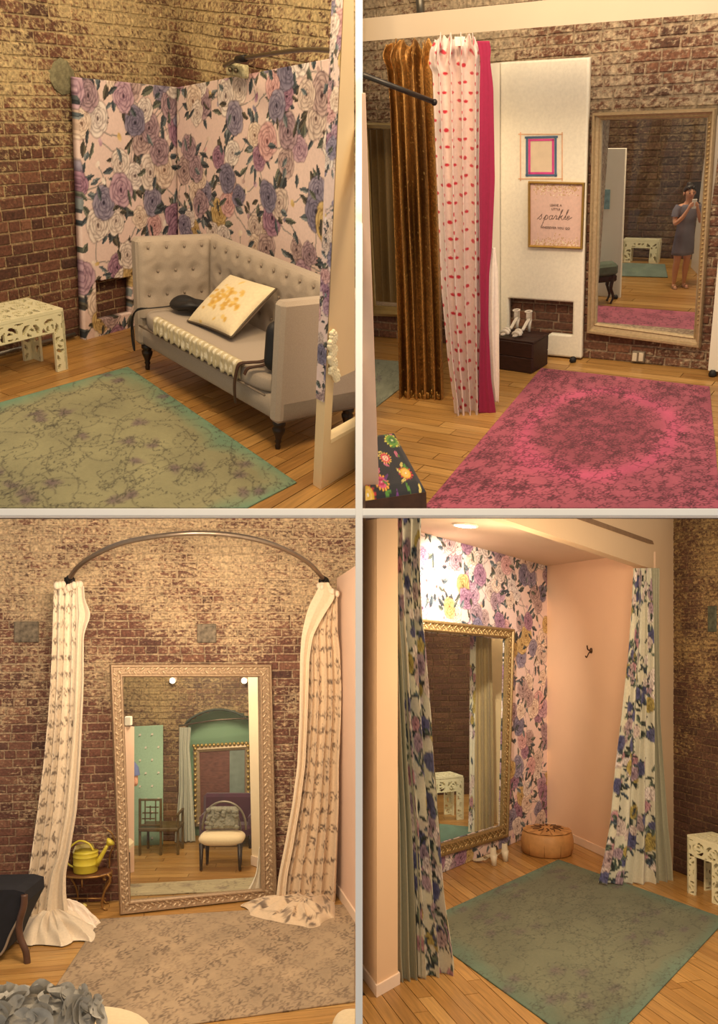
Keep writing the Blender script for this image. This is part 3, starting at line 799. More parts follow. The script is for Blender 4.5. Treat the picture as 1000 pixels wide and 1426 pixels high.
mb.v = [tuple(LEAN(v)) for v in mb.v]
clip_side(part('board', mb, CREAM, part1, M=LM), -.02, True)
mb = MB()
for (u0, u1, z0, z1) in ((hx0, Lp, hz0, hz0+.02),):
    a, b = pa+ePart*u0-tv*.05, pa+ePart*u1-tv*.05; mb.slab([a+Vector((0, 0, z0)), b+Vector((0, 0, z0)), b+Vector((0, 0, z1)), a+Vector((0, 0, z1))], tv*1.1)
mb.v = [tuple(LEAN(v)) for v in mb.v]
clip_side(part('opening_sill', mb, pm('cream_trim', (248, 226, 180), .6, var=.02), part1, M=LM), -.02, True)
# papered strip wrapped on the edge
wp = wallpaper(.3, 2.4, 9, rs=.7); nvp = 300
zb = R1.height(th, 552)
g = np.zeros((nvp, 14, 3)); up_ = np.linspace(0, 1, 14)
for j in range(nvp):
    z = zb+(zt-zb)*j/(nvp-1); g[j] = np.array(th-tv.normalized()*(-.004)+Vector((0, 0, z)))+np.outer(up_, np.array(-tv*1.02))-np.array(ePart)*(.004+lean*z)
uu, vv = np.meshgrid(up_*.4, np.linspace(0, 1, nvp))
me = paint_mesh('papered_edge', g-np.array(LM.inverted().translation), wp.sample(uu, vv), PAINT); o = bpy.data.objects.new('papered_edge', me); col.objects.link(o); o.parent = part1
# trim of white paper blossoms
fl = pm('white_blossom', (250, 236, 196), .8, var=.05)
gar = thing('blossom_garland', R1, R1.on(465, 500, pcl), 'string of white fabric blossoms on the cream partition edge', 'garland')
for i in range(24):
    py = 466+i*2.6; px = 463+(2.5*math.sin(i*.9)) + (max(0, py-508)*.45*abs(math.sin(i*2.3))); q = R1.on(px, py, (pcl[0]+pcl[1]*.012, pcl[1]))
    b = MB()
    for k in range(5):
        a = 6.283*k/5+i; b.ball(q+ePart*(.014*math.cos(a))+Vector((0, 0, .014*math.sin(a))), (.012, .009, .012), 7, 5)
    b.ball(q+pcl[1]*.006, .006, 6, 5); part('blossom', b, fl, gar, True, M=local(gar, R1))
# curved curtain pipe and its plaster mount
STEEL = pm('dark_steel_pipe', (120, 108, 88), .35, .85, var=.15)
plr = (plB[0]+(-nS)*.05, plB[1])
P0 = R1.on(312, 92, plr); P1_ = R1.on(336, 82, (plr[0]-nS*.12, plr[1])); P2_ = R1.on(390, 73, (plr[0]-nS*.32, plr[1])); P3_ = R1.on(430, 69, (plr[0]-nS*.5, plr[1])); P4_ = R1.on(471, 71, (plr[0]-nS*.72, plr[1]))
def smoothpath(P, n=10):
    out = []
    for i in range(len(P)-1):
        p0, p1q, p2q, p3 = P[max(i-1, 0)], P[i], P[i+1], P[min(i+2, len(P)-1)]
        for k in range(n):
            t = k/n; out.append(.5*((2*p1q)+(p2q-p0)*t+(2*p0-5*p1q+4*p2q-p3)*t*t+(3*p1q-p0-3*p2q+p3)*t**3))
    return out+[P[-1]]
rail = thing('curtain_rail', R1, P0, 'curved grey metal curtain pipe above the floral board', 'curtain rail')
LR = local(rail, R1)
part('pipe', MB().tube(smoothpath([P0, P1_, P2_, P3_, P4_]), .0105, 10), STEEL, rail, True, M=LR)
part('coupling', MB().tube([P1_-(P2_-P1_)*.12, P1_+(P2_-P1_)*.12], .019, 10), pm('black_iron', (46, 42, 40), .5, .6), rail, True, M=LR)
mc = R1.on(331, 98, plr); part('mount_block', MB().box(mc, (.19, .05, .07), Matrix.Rotation(math.atan2(eS.y, eS.x), 3, 'Z'), bev=.01), pm('lumpy_plaster', (214, 204, 160), .9, var=.3, scale=50, bump=.8), rail, M=LR)
for dx in (-.03, .03): part('bolt', MB().lathe([(.014, 0), (.014, .02), (.009, .03)], mc-nS*.03+eS*dx, 8, Matrix.Rotation(math.pi/2, 3, 'X')), STEEL, rail, True, M=LR)

# ---------------------------------------------------------------- room one: rug
rp1 = rug_pattern(2.6, 2.2, 31, (146, 142, 106), (80, 140, 120), (70, 66, 52), (104, 84, 92), 1.0)
def rect_rug(room, name, c0, c1, other, depth, canvas, label, front=None, side=None, step=.008, flip=False, frame=None):
    """rectangular rug: edge c0-c1 (pixels), extending 'depth' metres to the side of pixel 'other'"""
    a, b = room.floor(*c0), room.floor(*c1); e = (b-a); L = e.length; e.normalize(); n = (room.floor(*other)-a).normalized()          # second edge of the rug, towards pixel 'other'
    nu, nv = int(L/step), int(depth/step)
    u, v = np.meshgrid(np.linspace(0, 1, nu), np.linspace(0, 1, nv))
    P = np.array(a)+np.outer(u.ravel()*L, np.array(e)).reshape(nv, nu, 3)+np.outer(v.ravel()*depth, np.array(n)).reshape(nv, nu, 3)
    base = P.reshape(-1, 3).mean(0); P = P-base; P[..., 2] = .007+.001*(vnoise(nv, nu, 6, 6, 3)-.5)
    me = paint_mesh(name, P, canvas.sample(u, v), print_mat('rug_pile', .95, .5, 260, sheen=.1))
    o = bpy.data.objects.new(name, me); col.objects.link(o); o.matrix_world = room.M @ Matrix.Translation(Vector((base[0], base[1], 0)))
    if front: clip_front(o, room, *front)
    if side is not None: clip_side(o, *side)
    md = o.modifiers.new('thickness', 'SOLIDIFY'); md.thickness = .007
    md.offset = -1.0 if o.data.polygons[0].normal.z > 0 else 1.0
    return tag(o, label, 'rug')
rug1 = rect_rug(R1, 'patterned_rug', (178, 512), (413, 673), (0, 562), 1.9, rp1, 'worn green rug with teal rim in front of the grey tufted sofa', front=((0, 708.5), (495, 708.5)))

# ---------------------------------------------------------------- cut-out bench (three of them stand in the place)
def scroll_mask(nx, ny, cell, seed, margin=2):
    """sheet cut into scrolls: staggered rings of crescents"""
    Y, X = np.mgrid[0:ny, 0:nx]*cell; m = np.ones((ny, nx), bool); sp = .122
    for row in range(-1, int(ny*cell/sp)+2):
        for k in range(-1, int(nx*cell/sp)+2):
            cx, cy = (k+.5*(row % 2)+.3)*sp*1.25, (row+.5)*sp*.9
            d = np.hypot((X-cx)/1.25, Y-cy); a = np.arctan2(Y-cy, (X-cx)/1.25)+(row+k)*.7
            s = (a % (2*np.pi/3))/(2*np.pi/3)
            ring = (np.abs(d-.043) < .0125*np.sin(np.pi*np.clip((s-.1)/.8, 0, 1))**.6) & (s > .1) & (s < .9)
            s2 = (a*1.0+1.0) % np.pi/np.pi
            inner = (np.abs(d-.018) < .0085*np.sin(np.pi*np.clip((s2-.12)/.76, 0, 1))) & (s2 > .12) & (s2 < .88)
            m &= ~(ring | inner)
    m[:margin] = True; m[-margin:] = True; m[:, :margin] = True; m[:, -margin:] = True
    return m
IVORY = pm('ivory_lacquer', (232, 226, 188), .4, var=.04)
def bench(room, p0, ex, ey, L, D, H, label, cell=.0065, group=None):
    """p0 near corner on the floor, ex along its length, ey along its depth"""
    M = Matrix(((ex.x, ey.x, 0, p0.x), (ex.y, ey.y, 0, p0.y), (0, 0, 1, 0), (0, 0, 0, 1)))
    t = thing('cutout_bench', room, p0, label, 'bench', group=group); LM_ = local(t, room) @ M; ap = H*.3; tk = .018
    n = lambda a: max(4, int(a/cell))
    part('top', perforated(scroll_mask(n(L), n(D), cell, 1), cell, tk), IVORY, t, M=LM_ @ Matrix.Translation((0, 0, H-tk)))
    def side(name, W, h, Mx, cut):
        nx, ny = n(W), n(h); m = scroll_mask(nx, ny, cell, 2)
        if cut:
            leg = max(2, min(int(.085/cell), nx//2-1)); m2 = np.zeros_like(m); m2[:, :leg] = 1; m2[:, -leg:] = 1; m2[ny-int(ap/cell):] = 1
            m &= m2; m[:, leg-1] = True; m[:, -leg] = True; m[ny-int(ap/cell), leg:-leg] = True
            m[:ny-int(ap/cell), leg:-leg] = False
        part(name, perforated(m, cell, tk), IVORY, t, M=LM_ @ Mx)
    X90 = Matrix.Rotation(math.pi/2, 4, 'X'); Z90 = Matrix.Rotation(math.pi/2, 4, 'Z')
    side('long_side', L, H-tk, Matrix.Translation((0, tk, 0)) @ X90, True)
    side('long_side', L, H-tk, Matrix.Translation((0, D, 0)) @ X90, True)
    side('end_side', D, H-tk, Matrix.Translation((0, 0, 0)) @ Z90 @ X90, True)
    side('end_side', D, H-tk, Matrix.Translation((L-tk, 0, 0)) @ Z90 @ X90, True)
    return t
bn = R1.floor(95, 514); hb = R1.height(bn, 429)
nA = vplane(r1A, r1B)[1]
bench(R1, bn-eA*.62, eA, -nA, .62, .30, hb, 'ivory cut-out bench against the brick wall beside the floral papered board')
# ---------------------------------------------------------------- grey tufted sofa and what lies on it
LINEN = pm('grey_linen', (176, 160, 142), .9, var=.06, scale=160, bump=.35, bscale=500, sheen=.2)
DARKWOOD = pm('dark_turned_wood', (46, 30, 22), .4, var=.25, scale=30)
Ls = (sof1-sof0).length+.10; Ds = .60; Hs = .80; zs0 = .165
s0 = sof0-eS*.05
sofa = thing('tufted_sofa', R1, s0, 'grey linen sofa with button-tufted arms and back and dark turned legs', 'sofa', math.atan2(eS.y, eS.x))
# own coordinates: x along the front, y to the back, z up
def rounded(mb, x0, x1, y0, y1, z0, z1, b=.015): mb.box(((x0+x1)/2, (y0+y1)/2, (z0+z1)/2), (x1-x0, y1-y0, z1-z0), bev=b)
ta = .085
def tufted(fn_pos, W, H, nb, rows, depth=.028):
    """upholstered face with buttons on a diamond lattice; returns mesh and button places"""
    bt = []
    for r_ in range(rows):
        z = H*(.30+.62*r_/(rows-1) if rows > 1 else .6)
        for k in range(nb+(r_ % 2)): bt.append(((k+.5-(.5 if r_ % 2 else 0))/nb*W, z))
    bt = [b for b in bt if .04 < b[0] < W-.04]
    B = np.array(bt)
    def f(u, v):
        x, z = u*W, v*H; d2 = ((B[:, 0]-x)**2+((B[:, 1]-z)*1.0)**2); d = math.sqrt(d2.min())
        dep = depth*(1-math.exp(-(d/.038)**1.3)); s_ = sorted(d2)[:2]
        dep -= .006*math.exp(-((math.sqrt(s_[1])-math.sqrt(s_[0]))/.02)**2)
        ed = min(1, u*14, (1-u)*14, (1-v)*10); return fn_pos(x, z, dep*ed**.5-.004)
    return MB().grid(f, max(20, int(W/.014)), max(16, int(H/.014))), bt
zc = .40
mb = MB(); rounded(mb, 0, Ls, .01, Ds, zs0, zs0+.13, .02); part('seat_base', mb, LINEN, sofa, True)
# seat cushion: long bolster-like pad, rounded front
def pad(u, v, x0, x1, y0, y1, z0, z1, p=5.0):
    a = 2*math.pi*u; c_, s_ = math.cos(a), math.sin(a); f = lambda t: math.copysign(abs(t)**(2/p), t)
    w_ = math.sin(math.pi*v)**(2/6.0) if 0 < v < 1 else 0
    return ((x0+x1)/2-math.cos(math.pi*v)**1*abs(math.cos(math.pi*v))**(-.67 if abs(math.cos(math.pi*v)) > 1e-6 else 0)*(x1-x0)/2, (y0+y1)/2+f(c_)*w_*(y1-y0)/2, (z0+z1)/2+f(s_)*w_*(z1-z0)/2)
cu = part('seat_cushion', MB().grid(lambda u, v: pad(u, v, ta-.005, Ls-ta+.005, -.025, Ds-.1, zs0+.12, zc), 36, 40, True), LINEN, sofa, True)
piping = pm('grey_piping', (140, 124, 108), .8)
part('piping', MB().tube([(ta+.02, -.022, zs0+.135), (Ls-ta-.02, -.022, zs0+.135)], .006, 6), piping, cu, True)
mb = MB(); rounded(mb, 0, ta, -.01, Ds, zs0, Hs, .02); la = part('arm', mb, LINEN, sofa)
mb = MB(); rounded(mb, Ls-ta, Ls, -.01, Ds, zs0, Hs, .02); ra = part('arm', mb, LINEN, sofa)
mb = MB(); rounded(mb, ta*.5, Ls-ta*.5, Ds-.1, Ds, zs0, Hs-.004, .02); bk = part('backrest', mb, LINEN, sofa)
BTN = pm('linen_button', (150, 134, 118), .8)
def tuft(parent, pos, W, H, nb, rows, nvec):
    m, bt = tufted(pos, W, H, nb, rows); part('tufted_face', m, LINEN, parent, True)
    for x, z in bt:
        p = Vector(pos(x, z, .004)); part('button', MB().ball(p, .0095, 8, 5), BTN, parent, True)
tuft(la, lambda x, z, d: (ta+d, .0+x, zc-.06+z), Ds-.1, Hs-zc+.045, 4, 3, 0)
tuft(ra, lambda x, z, d: (Ls-ta-d, .0+x, zc-.06+z), Ds-.1, Hs-zc+.045, 4, 3, 0)
tuft(bk, lambda x, z, d: (ta+x, Ds-.1-d, zc-.06+z), Ls-2*ta, Hs-zc+.045, 11, 3, 0)
for (x, y) in ((.06, .05), (Ls-.06, .05), (.06, Ds-.06), (Ls-.06, Ds-.06)):
    k = zs0/.19
    part('leg', MB().lathe([(.014, 0), (.016, .02*k), (.013, .035*k), (.02, .05*k), (.015, .062*k), (.022, .085*k), (.033, .115*k), (.036, .135*k), (.026, .15*k), (.036, .16*k), (.036, .19*k)], (x, y, 0), 14), DARKWOOD, sofa, True)
S = sofa.matrix_world; SR = R1.Mi @ S                     # sofa coordinates -> room coordinates
def sp(x, y, z): return SR @ Vector((x, y, z))
def sofa_px(px, py, z):
    return SR.inverted() @ R1.floor(px, py, z)
# scatter cushion with a yellow print, leaning in the corner
pcv = Canvas(.5, .5, (226, 208, 170), .005); r_ = random.Random(5)
for k in range(60):
    x, y = .25+r_.gauss(0, .08), .25+r_.gauss(0, .075); pcv.ellipse(x, y, r_.uniform(.012, .03), r_.uniform(.008, .02), r_.random()*3, r_.choice([(214, 170, 70), (200, 150, 50), (224, 188, 100)]), .8, .5)
def cushion(room, name, centre, u_, v_, W, H, T, canvas, label, cat, mat_=None, n=60, edge=None, ruffle=0.0):
    """soft square cushion: centre, unit axes u_, v_, size and thickness"""
    w_ = u_.cross(v_).normalized(); g = np.linspace(-1, 1, n); U, V = np.meshgrid(g, g)
    prof = ((1-np.abs(U)**3.2)*(1-np.abs(V)**3.2))**.55
    pin = 1-.07*(np.abs(U)*np.abs(V))**2-.04*(1-np.abs(U*V))*0
    X, Y = U*W/2*(1-.05*(1-V*V)*np.abs(U)**6), V*H/2*(1-.05*(1-U*U)*np.abs(V)**6)
    t = thing(name, room, centre, label, cat); c0 = np.array(centre)
    f = (X[..., None]*np.array(u_)+Y[..., None]*np.array(v_))
    for sgn, nm in ((1, 'front_cover'), (-1, 'back_cover')):
        Pn = f+(sgn*prof*T/2+sgn*.004)[..., None]*np.array(w_); C = canvas.sample((U+1)/2, (V+1)/2) if sgn > 0 else np.tile(np.array(edge or (150, 130, 110), float), (n, n, 1))
        me = paint_mesh(nm, Pn, C, mat_ or FABRIC); o = bpy.data.objects.new(nm, me); col.objects.link(o); o.parent = t
    ring = [Vector(f[0, i]) for i in range(n)]+[Vector(f[i, -1]) for i in range(1, n)]+[Vector(f[-1, i]) for i in range(n-2, -1, -1)]+[Vector(f[i, 0]) for i in range(n-2, 0, -1)]
    part('piping', MB().tube(ring[::2], .007, 6, closed=True), pm('cushion_piping', (96, 82, 66), .8), t, True)
    return t
cc = sofa_px(322, 425, zc+.14); cc.y = min(cc.y, Ds-.27)
tilt = Vector((-.05, .80, .60)).normalized(); uu_ = Vector((.93, .0, 0)).normalized()
uu_ = Vector((.99, .05, .05)).normalized(); vv_ = (tilt-uu_*tilt.dot(uu_)).normalized()
rot3 = SR.to_3x3()
cushion(R1, 'scatter_cushion', SR @ cc, rot3 @ uu_, rot3 @ vv_, .44, .40, .10, pcv, 'cream cushion with a yellow flower print lying on the sofa', 'cushion')
# lace runner along the seat front
lc = Canvas(1.5, .12, (196, 180, 142), .004); r_ = random.Random(9)
for i in range(70):
    x, y = r_.random()*1.5, r_.random()*.12; lc.ellipse(x, y, .008, .006, 0, (150, 136, 104), .7, .5)
for i in range(40): [lc.ellipse(.04*i+.011*math.cos(k*1.257), .03+.055*(i % 2)+.013*math.sin(k*1.257), .009, .008, 0, (240, 230, 204), .95, .3) for k in range(5)]
x0, x1 = .30, Ls-.32; nn = 160
g = np.zeros((14, nn, 3))
for j in range(14):
    s_ = j/13; 
    for i in range(nn):
        x = x0+(x1-x0)*i/(nn-1); d = s_*.105+.008*math.sin(i*.55)*s_
        if d < .035: g[j, i] = (x, .004-d, zc+.006-max(0, d-.02)*.5)
        else: g[j, i] = (x+.006*math.sin(i*.3), -.036-.004*math.sin(i*.9), zc-.004-(d-.035)*1.2)
uu2, vv2 = np.meshgrid(np.linspace(0, 1, nn), np.linspace(1, 0, 14))
me = paint_mesh('lace_runner', g, lc.sample(uu2, vv2), FABRIC); o = bpy.data.objects.new('lace_runner', me); col.objects.link(o); o.matrix_world = S.copy()
md = o.modifiers.new('thickness', 'SOLIDIFY'); md.thickness = .003; md.offset = 1
tag(o, 'strip of ivory lace laid along the front edge of the sofa seat', 'lace')
# black clutch with its long strap over the sofa's arm end
BLK = pm('black_leather', (30, 27, 28), .55, var=.2, scale=60, bump=.3)
q = sofa_px(250, 424, zc+.02); q.y = min(q.y, Ds-.1-.03-.13); q.x = ta+.19
bag = thing('clutch_bag', R1, SR @ q, 'small flat black bag with a thin strap on the sofa seat', 'bag', math.atan2(eS.y, eS.x))
part('pouch', MB().grid(lambda u, v: (.125*math.copysign(abs(math.cos(6.2832*u))**.7, math.cos(6.2832*u))*math.sin(math.pi*v)**.5-.02*math.cos(3*v), .11*math.sin(6.2832*u)*math.sin(math.pi*v)**.5, .032-.032*math.cos(math.pi*v)+.012*math.sin(5*u*3.14)), 26, 10, True), BLK, bag, True)
st = [q+Vector((-.07, -.03, .045)), Vector((ta+.11, .16, zc+.03)), Vector((ta+.09, .02, zc+.02)), Vector((ta+.045, -.045, zc+.008)), Vector((ta+.0, -.055, zc-.07)), Vector((ta-.015, -.046, zs0+.08)), Vector((ta-.02, -.04, zs0-.03)), Vector((ta-.045, -.04, zs0+.02)), Vector((ta-.035, -.046, zc-.1)), Vector((ta+.03, -.052, zc-.01)), Vector((ta+.09, .0, zc+.022))]
part('strap', MB().tube(smoothpath([p_-q for p_ in st], 6), .006, 6, flat=.6), BLK, bag, True)
q2 = Vector((Ls-ta-.10, .10, zc))
bag2 = thing('slouchy_bag', R1, SR @ q2, 'slouchy dark purse pressed against the inside of the sofa arm', 'bag', math.atan2(eS.y, eS.x))
part('pouch', MB().grid(lambda u, v: (.06*math.cos(6.2832*u)*math.sin(math.pi*v)**.6+.02, .09*math.sin(6.2832*u)*math.sin(math.pi*v)**.6*(1+.12*math.sin(9*v)), .13-.13*math.cos(math.pi*v)), 20, 14, True), BLK, bag2, True)
BRN = pm('brown_leather', (74, 46, 34), .5, var=.2)
part('strap', MB().ribbon(smoothpath([Vector(p) for p in ((.02, .03, .10), (-.05, -.04, .035), (-.10, -.10, .018), (-.13, -.145, .004), (-.14, -.160, -.06), (-.145, -.162, -.13), (-.15, -.150, -.215))], 6), (1, -.25, 0), .032, .006), BRN, bag2)
part('strap', MB().ribbon(smoothpath([Vector(p) for p in ((.04, -.02, .09), (.0, -.07, .035), (-.035, -.105, .016), (-.06, -.138, .002), (-.065, -.155, -.03))], 6), (1, -.25, 0), .026, .006), BRN, bag2)
# ---------------------------------------------------------------- room two: walls, floor, beam
T2 = [(96, 62, 48), (122, 80, 60), (106, 70, 54), (134, 92, 70), (86, 58, 46)]
b2 = brick_mat('old_brick_rose', R2, T2, (212, 190, 158), .3, 2.2, .16, .36)
m2 = brick_mat('old_mortar_rose', R2, T2, (200, 178, 148), .3, 2.2, .28, .46, mortar=True)
q0, q1 = R2.floor(520, 468), R2.floor(985, 515); e2 = (q1-q0).normalized(); pw2 = vplane(q0, q1); n2 = pw2[1]
wA2, wB2 = q0-e2*.35, q1+e2*1.3
def uz(room, px, py, A, e, pl): p = room.on(px, py, pl); return (p-A).dot(e), p.z
def hole_from(room, pxs, A, e, pl, grow=0.0):
    k = [uz(room, x, y, A, e, pl) for x, y in pxs]; return (min(a for a, _ in k)-grow, max(a for a, _ in k)+grow, min(b for _, b in k)-grow, max(b for _, b in k)+grow)
MI2 = [(840, 167), (986, 163), (967, 467), (832, 449)]            # glass of the big mirror: TL TR BR BL
MS2 = [(512, 178), (546, 179), (556, 427), (524, 425)]            # glass of the narrow mirror
holes2 = [hole_from(R2, MI2, wA2, e2, pw2), hole_from(R2, [(508, 181), (550, 181), (562, 427), (512, 425)], wA2, e2, pw2)]
fl2 = plank_floor(R2, 'floor', [R2.floor(505, 709), R2.floor(1230, 709), R2.floor(1230, 537), R2.floor(503, 464)], e2, .085, OAK, 1.0, 8)
w2, W2 = brick_wall(R2, 'wall_back', wA2, wB2, 2.7, .056, .165, b2, m2, holes=holes2, seed=15, xlim=(.03, 1), vis=lambda x, y: 505 <= x <= 1000 and -4 <= y <= 520 and not (697 < x < 818 and y > 84) and not (540 < x < 690 and y > 60))
clip_side(w2, .02, False)
# pipe and white blocks above the beam
g2 = vplane(q0, q1, .05)
solo('wall_pipe', MB().tube([R2.on(583, -20, g2), R2.on(587, 34, g2)], .024, 12), pm('grey_pipe', (130, 124, 112), .4, .7), R2, R2.on(587, 34, g2), 'vertical grey pipe on the bricks above the cream beam', 'pipe', smooth=True)
# beam across the room
pb2 = vplane(q0, q1, .75)
bq = [R2.on(x, y, pb2) for x, y in ((503, 58), (1260, -3), (1260, -50), (503, 26))]
PALE = pm('pale_paint', (216, 198, 174), .75, var=.03, scale=3)
bm_ = solo('beam', MB().slab(bq, -n2*.12), PALE, R2, bq[0], kind='structure')
clip_side(bm_, .02, False)
# white boards
WH = pm('white_board', (244, 238, 220), .7, var=.02, scale=3)
pp2 = vplane(q0, q1, .07)
wb = quad_panel(R2, 'white_board', pp2, [(696, 87), (820, 80), (809, 499), (696, 488)], lambda w, h: flat(w, h, (246, 240, 222)), PAINT, .045, hole=[(708, 414), (798, 420), (798, 468), (708, 463)], step=.012)
tag(wb, 'tall white board with a low brick-showing opening behind the shoe crate', 'panel')
ft = R2.floor(803, 500)+n2*.05; solo('caster_foot', MB().lathe([(.02, 0), (.024, .012), (.02, .03), (.012, .036)], ft+n2*.02, 10), pm('black_rubber', (28, 26, 26), .6), R2, ft+n2*.02, 'small black foot at the corner of the white board by the mirror', 'foot', smooth=True)
wg = [R2.on(697, 488, pp2)+n2*.008, R2.on(697, 87, pp2)+n2*.008]; wv = (R2.floor(672, 508)-wg[0]); wv.z = 0
solo('side_board', MB().slab([wg[0], wg[0]+wv, wg[1]+wv, wg[1]], e2*-.03), WH, R2, wg[0], 'white board wing behind the pink-lined curtain edge', 'panel')
pr = vplane(R2.floor(960, 517), R2.floor(1010, 522), .05)
rb = thing('white_partition', R2, R2.floor(992, 520), 'edge of a white board on a black foot, standing beside the champagne-framed mirror', 'panel'); LRb = local(rb, R2)
part('board', MB().slab([R2.on(986, 516, pr), R2.on(1030, 521, pr), R2.on(1045, 330, pr), R2.on(1003, 330, pr)], -pr[1]*.04), WH, rb, M=LRb)
part('foot', MB().lathe([(.022, 0), (.026, .012), (.02, .03), (.012, .04)], R2.floor(992, 524), 10), MATS['black_rubber'], rb, True, M=LRb)
# cream board in front, left
lb = [R2.floor(505, 709), R2.floor(528, 709)]
pl_ = vplane(lb[0], lb[1])
solo('cream_board', MB().slab([R2.on(504, 708.5, pl_), R2.on(528, 708.5, pl_), R2.on(508, 130, pl_), R2.on(504, 130, pl_)], -pl_[1]*.02), pm('blush_paint', (236, 202, 176), .7, var=.03), R2, lb[0], 'narrow blush board edge beside the colourful floor cushion', 'panel')

# ---------------------------------------------------------------- mirrors: frame and glass
def frame(room, name, pl, outer, inner, prof, mat_, parent):
    O = [room.on(x, y, pl) for x, y in outer]; I = [room.on(x, y, pl) for x, y in inner]; mb_ = MB(); n_ = pl[1]
    for (t, h) in prof:
        for a, b in zip(O, I): mb_.v.append(tuple(a+(b-a)*t+n_*h))
    for i in range(len(prof)-1):
        for k in range(4): mb_.f.append((i*4+k, i*4+(k+1) % 4, (i+1)*4+(k+1) % 4, (i+1)*4+k))
    return part(name, mb_, mat_, parent, M=local(parent, room))
def glass(room, pl, inner, parent, off=.012):
    q = [room.on(x, y, pl)+pl[1]*off for x, y in inner]
    return part('glass', MB().add(q, [(0, 1, 2, 3)]), mirror_glass(), parent, M=local(parent, room))
GOLDF = pm('champagne_gilt', (196, 172, 134), .45, .35, var=.12, scale=60)
pm2 = vplane(q0, q1, .012)
mr2 = thing('wall_mirror', R2, R2.on(897, 472, pm2), 'tall champagne-framed mirror on brick reflecting a woman taking a picture', 'mirror')
fr2 = frame(R2, 'frame', pm2, [(828, 157), (1000, 150), (977, 483), (820, 462)], MI2, [(0, 0), (0, .035), (.12, .05), (.3, .05), (.42, .03), (.75, .022), (.85, .03), (1, .018), (1, .0)], GOLDF, mr2)
glass(R2, pm2, MI2, mr2)
bead = MB()
for i in range(46):
    y = 170+i*6.2; x = 990.5-(y-165)*.058; bead.ball(R2.on(x, y, pm2)+n2*.03, (.008, .008, .006), 6, 4)
bd = part('beading', bead, pm('gilt_bead', (220, 196, 148), .35, .5), fr2, M=None); bd.data.transform(local(mr2, R2)); bd['kind'] = 'stuff'
ms2 = thing('narrow_mirror', R2, R2.on(530, 436, pm2), 'gold-framed mirror half hidden behind the bronze sequin curtain', 'mirror')
frame(R2, 'frame', pm2, [(500, 170), (552, 171), (566, 440), (508, 438)], MS2, [(0, 0), (0, .03), (.3, .045), (.6, .03), (1, .018), (1, 0)], pm('yellow_gilt', (190, 164, 110), .4, .5), ms2)
glass(R2, pm2, MS2, ms2)
# outlet
ot = thing('wall_outlet', R2, R2.on(889, 503, g2), 'white double socket on the bricks under the big mirror', 'outlet'); LO = local(ot, R2); rz2 = Matrix.Rotation(math.atan2(e2.y, e2.x), 3, 'Z')
po = vplane(q0, q1, .02)
part('box', MB().box(R2.on(889, 496.5, po)-n2*.005, (.085, .03, .07), rz2, bev=.004), pm('grey_box', (150, 138, 120), .5, .4), ot, M=LO)
for x in (884.5, 893.5): part('socket', MB().box(R2.on(x, 496.5, po)+n2*.012, (.03, .008, .055), rz2, bev=.003), pm('ivory_plastic', (240, 226, 200), .4), ot, M=LO)

# ---------------------------------------------------------------- room two: behind the glass (what the big mirror shows)
def mirrored_room(room, name, fpx, wpx, z1, bmat, e, seed, wallname='wall_reflected', fmat=None):
    f_ = plank_floor(room, 'floor_reflected', [room.floor(*p) for p in fpx], e, .09, fmat or OAK, 1.0, seed)
    return f_
mf2 = mirrored_room(R2, 'm', [(812, 492), (1004, 512), (1010, 352), (812, 345)], None, 0, None, e2, 12)
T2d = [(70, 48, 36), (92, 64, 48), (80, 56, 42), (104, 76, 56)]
b2d = brick_mat('old_brick_brown', R2, T2d, (150, 126, 92), 0, 2.2, .16, .30); m2d = brick_mat('old_mortar_brown', R2, T2d, (130, 108, 80), 0, 2.2, .2, .3, mortar=True)  # dark brown brick and mortar of the reflected wall
a_, b_ = R2.floor(815, 356), R2.floor(962, 361)
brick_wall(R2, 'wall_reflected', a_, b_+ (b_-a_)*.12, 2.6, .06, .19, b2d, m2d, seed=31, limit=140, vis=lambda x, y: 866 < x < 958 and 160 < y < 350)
cw = [R2.floor(962, 372), R2.floor(1010, 420)]
cpl = vplane(cw[0], cw[1])
solo('wall_reflected_side', MB().slab([cw[0], cw[1], cw[1]+Vector((0, 0, 2.6)), cw[0]+Vector((0, 0, 2.6))], (.08, .02, 0)), PALE, R2, cw[0], kind='structure')
lamp('AREA', R2, R2.floor(905, 420)+Vector((0, 0, 2.5)), 30, WARM2, .4, R2.floor(905, 390), name='mirror_fill_light')  # fill lamp added to light the scene built behind the glass
pmw = vplane(R2.floor(830, 412), R2.floor(866, 415))
mwb = thing('white_board', R2, R2.floor(850, 414), 'white board seen in the mirror, carrying a small blue picture', 'panel'); LW = local(mwb, R2)
part('board', MB().slab([R2.on(826, 411, pmw), R2.on(863, 415, pmw), R2.on(871, 207, pmw), R2.on(830, 207, pmw)], -pmw[1]*.03), WH, mwb, M=LW)
part('foot', MB().lathe([(.018, 0), (.022, .012), (.012, .03)], R2.floor(857, 416), 8), MATS['black_rubber'], mwb, True, M=LW)
def decal(room, name, pl, q, mat_, t=None, thick=.006, off=.0, label=None, cat=None, parent=None):
    n_ = pl[1]; pts = [room.on(x, y, pl)+n_*off for x, y in q]; mb_ = MB().slab(pts, n_*thick)
    if parent is not None: return part(name, mb_, mat_, parent, M=local(parent, room), label=label)
    return solo(name, mb_, mat_, room, sum(pts, Vector())/4, label, cat)
pcb = decal(R2, 'small_picture', (pmw[0]+pmw[1]*.001, pmw[1]), [(832, 291), (849, 291), (850, 264), (833, 264)], pm('pale_blue_print', (150, 190, 196), .6, var=.2, scale=40), label='small pale blue picture on the reflected white board', cat='picture')
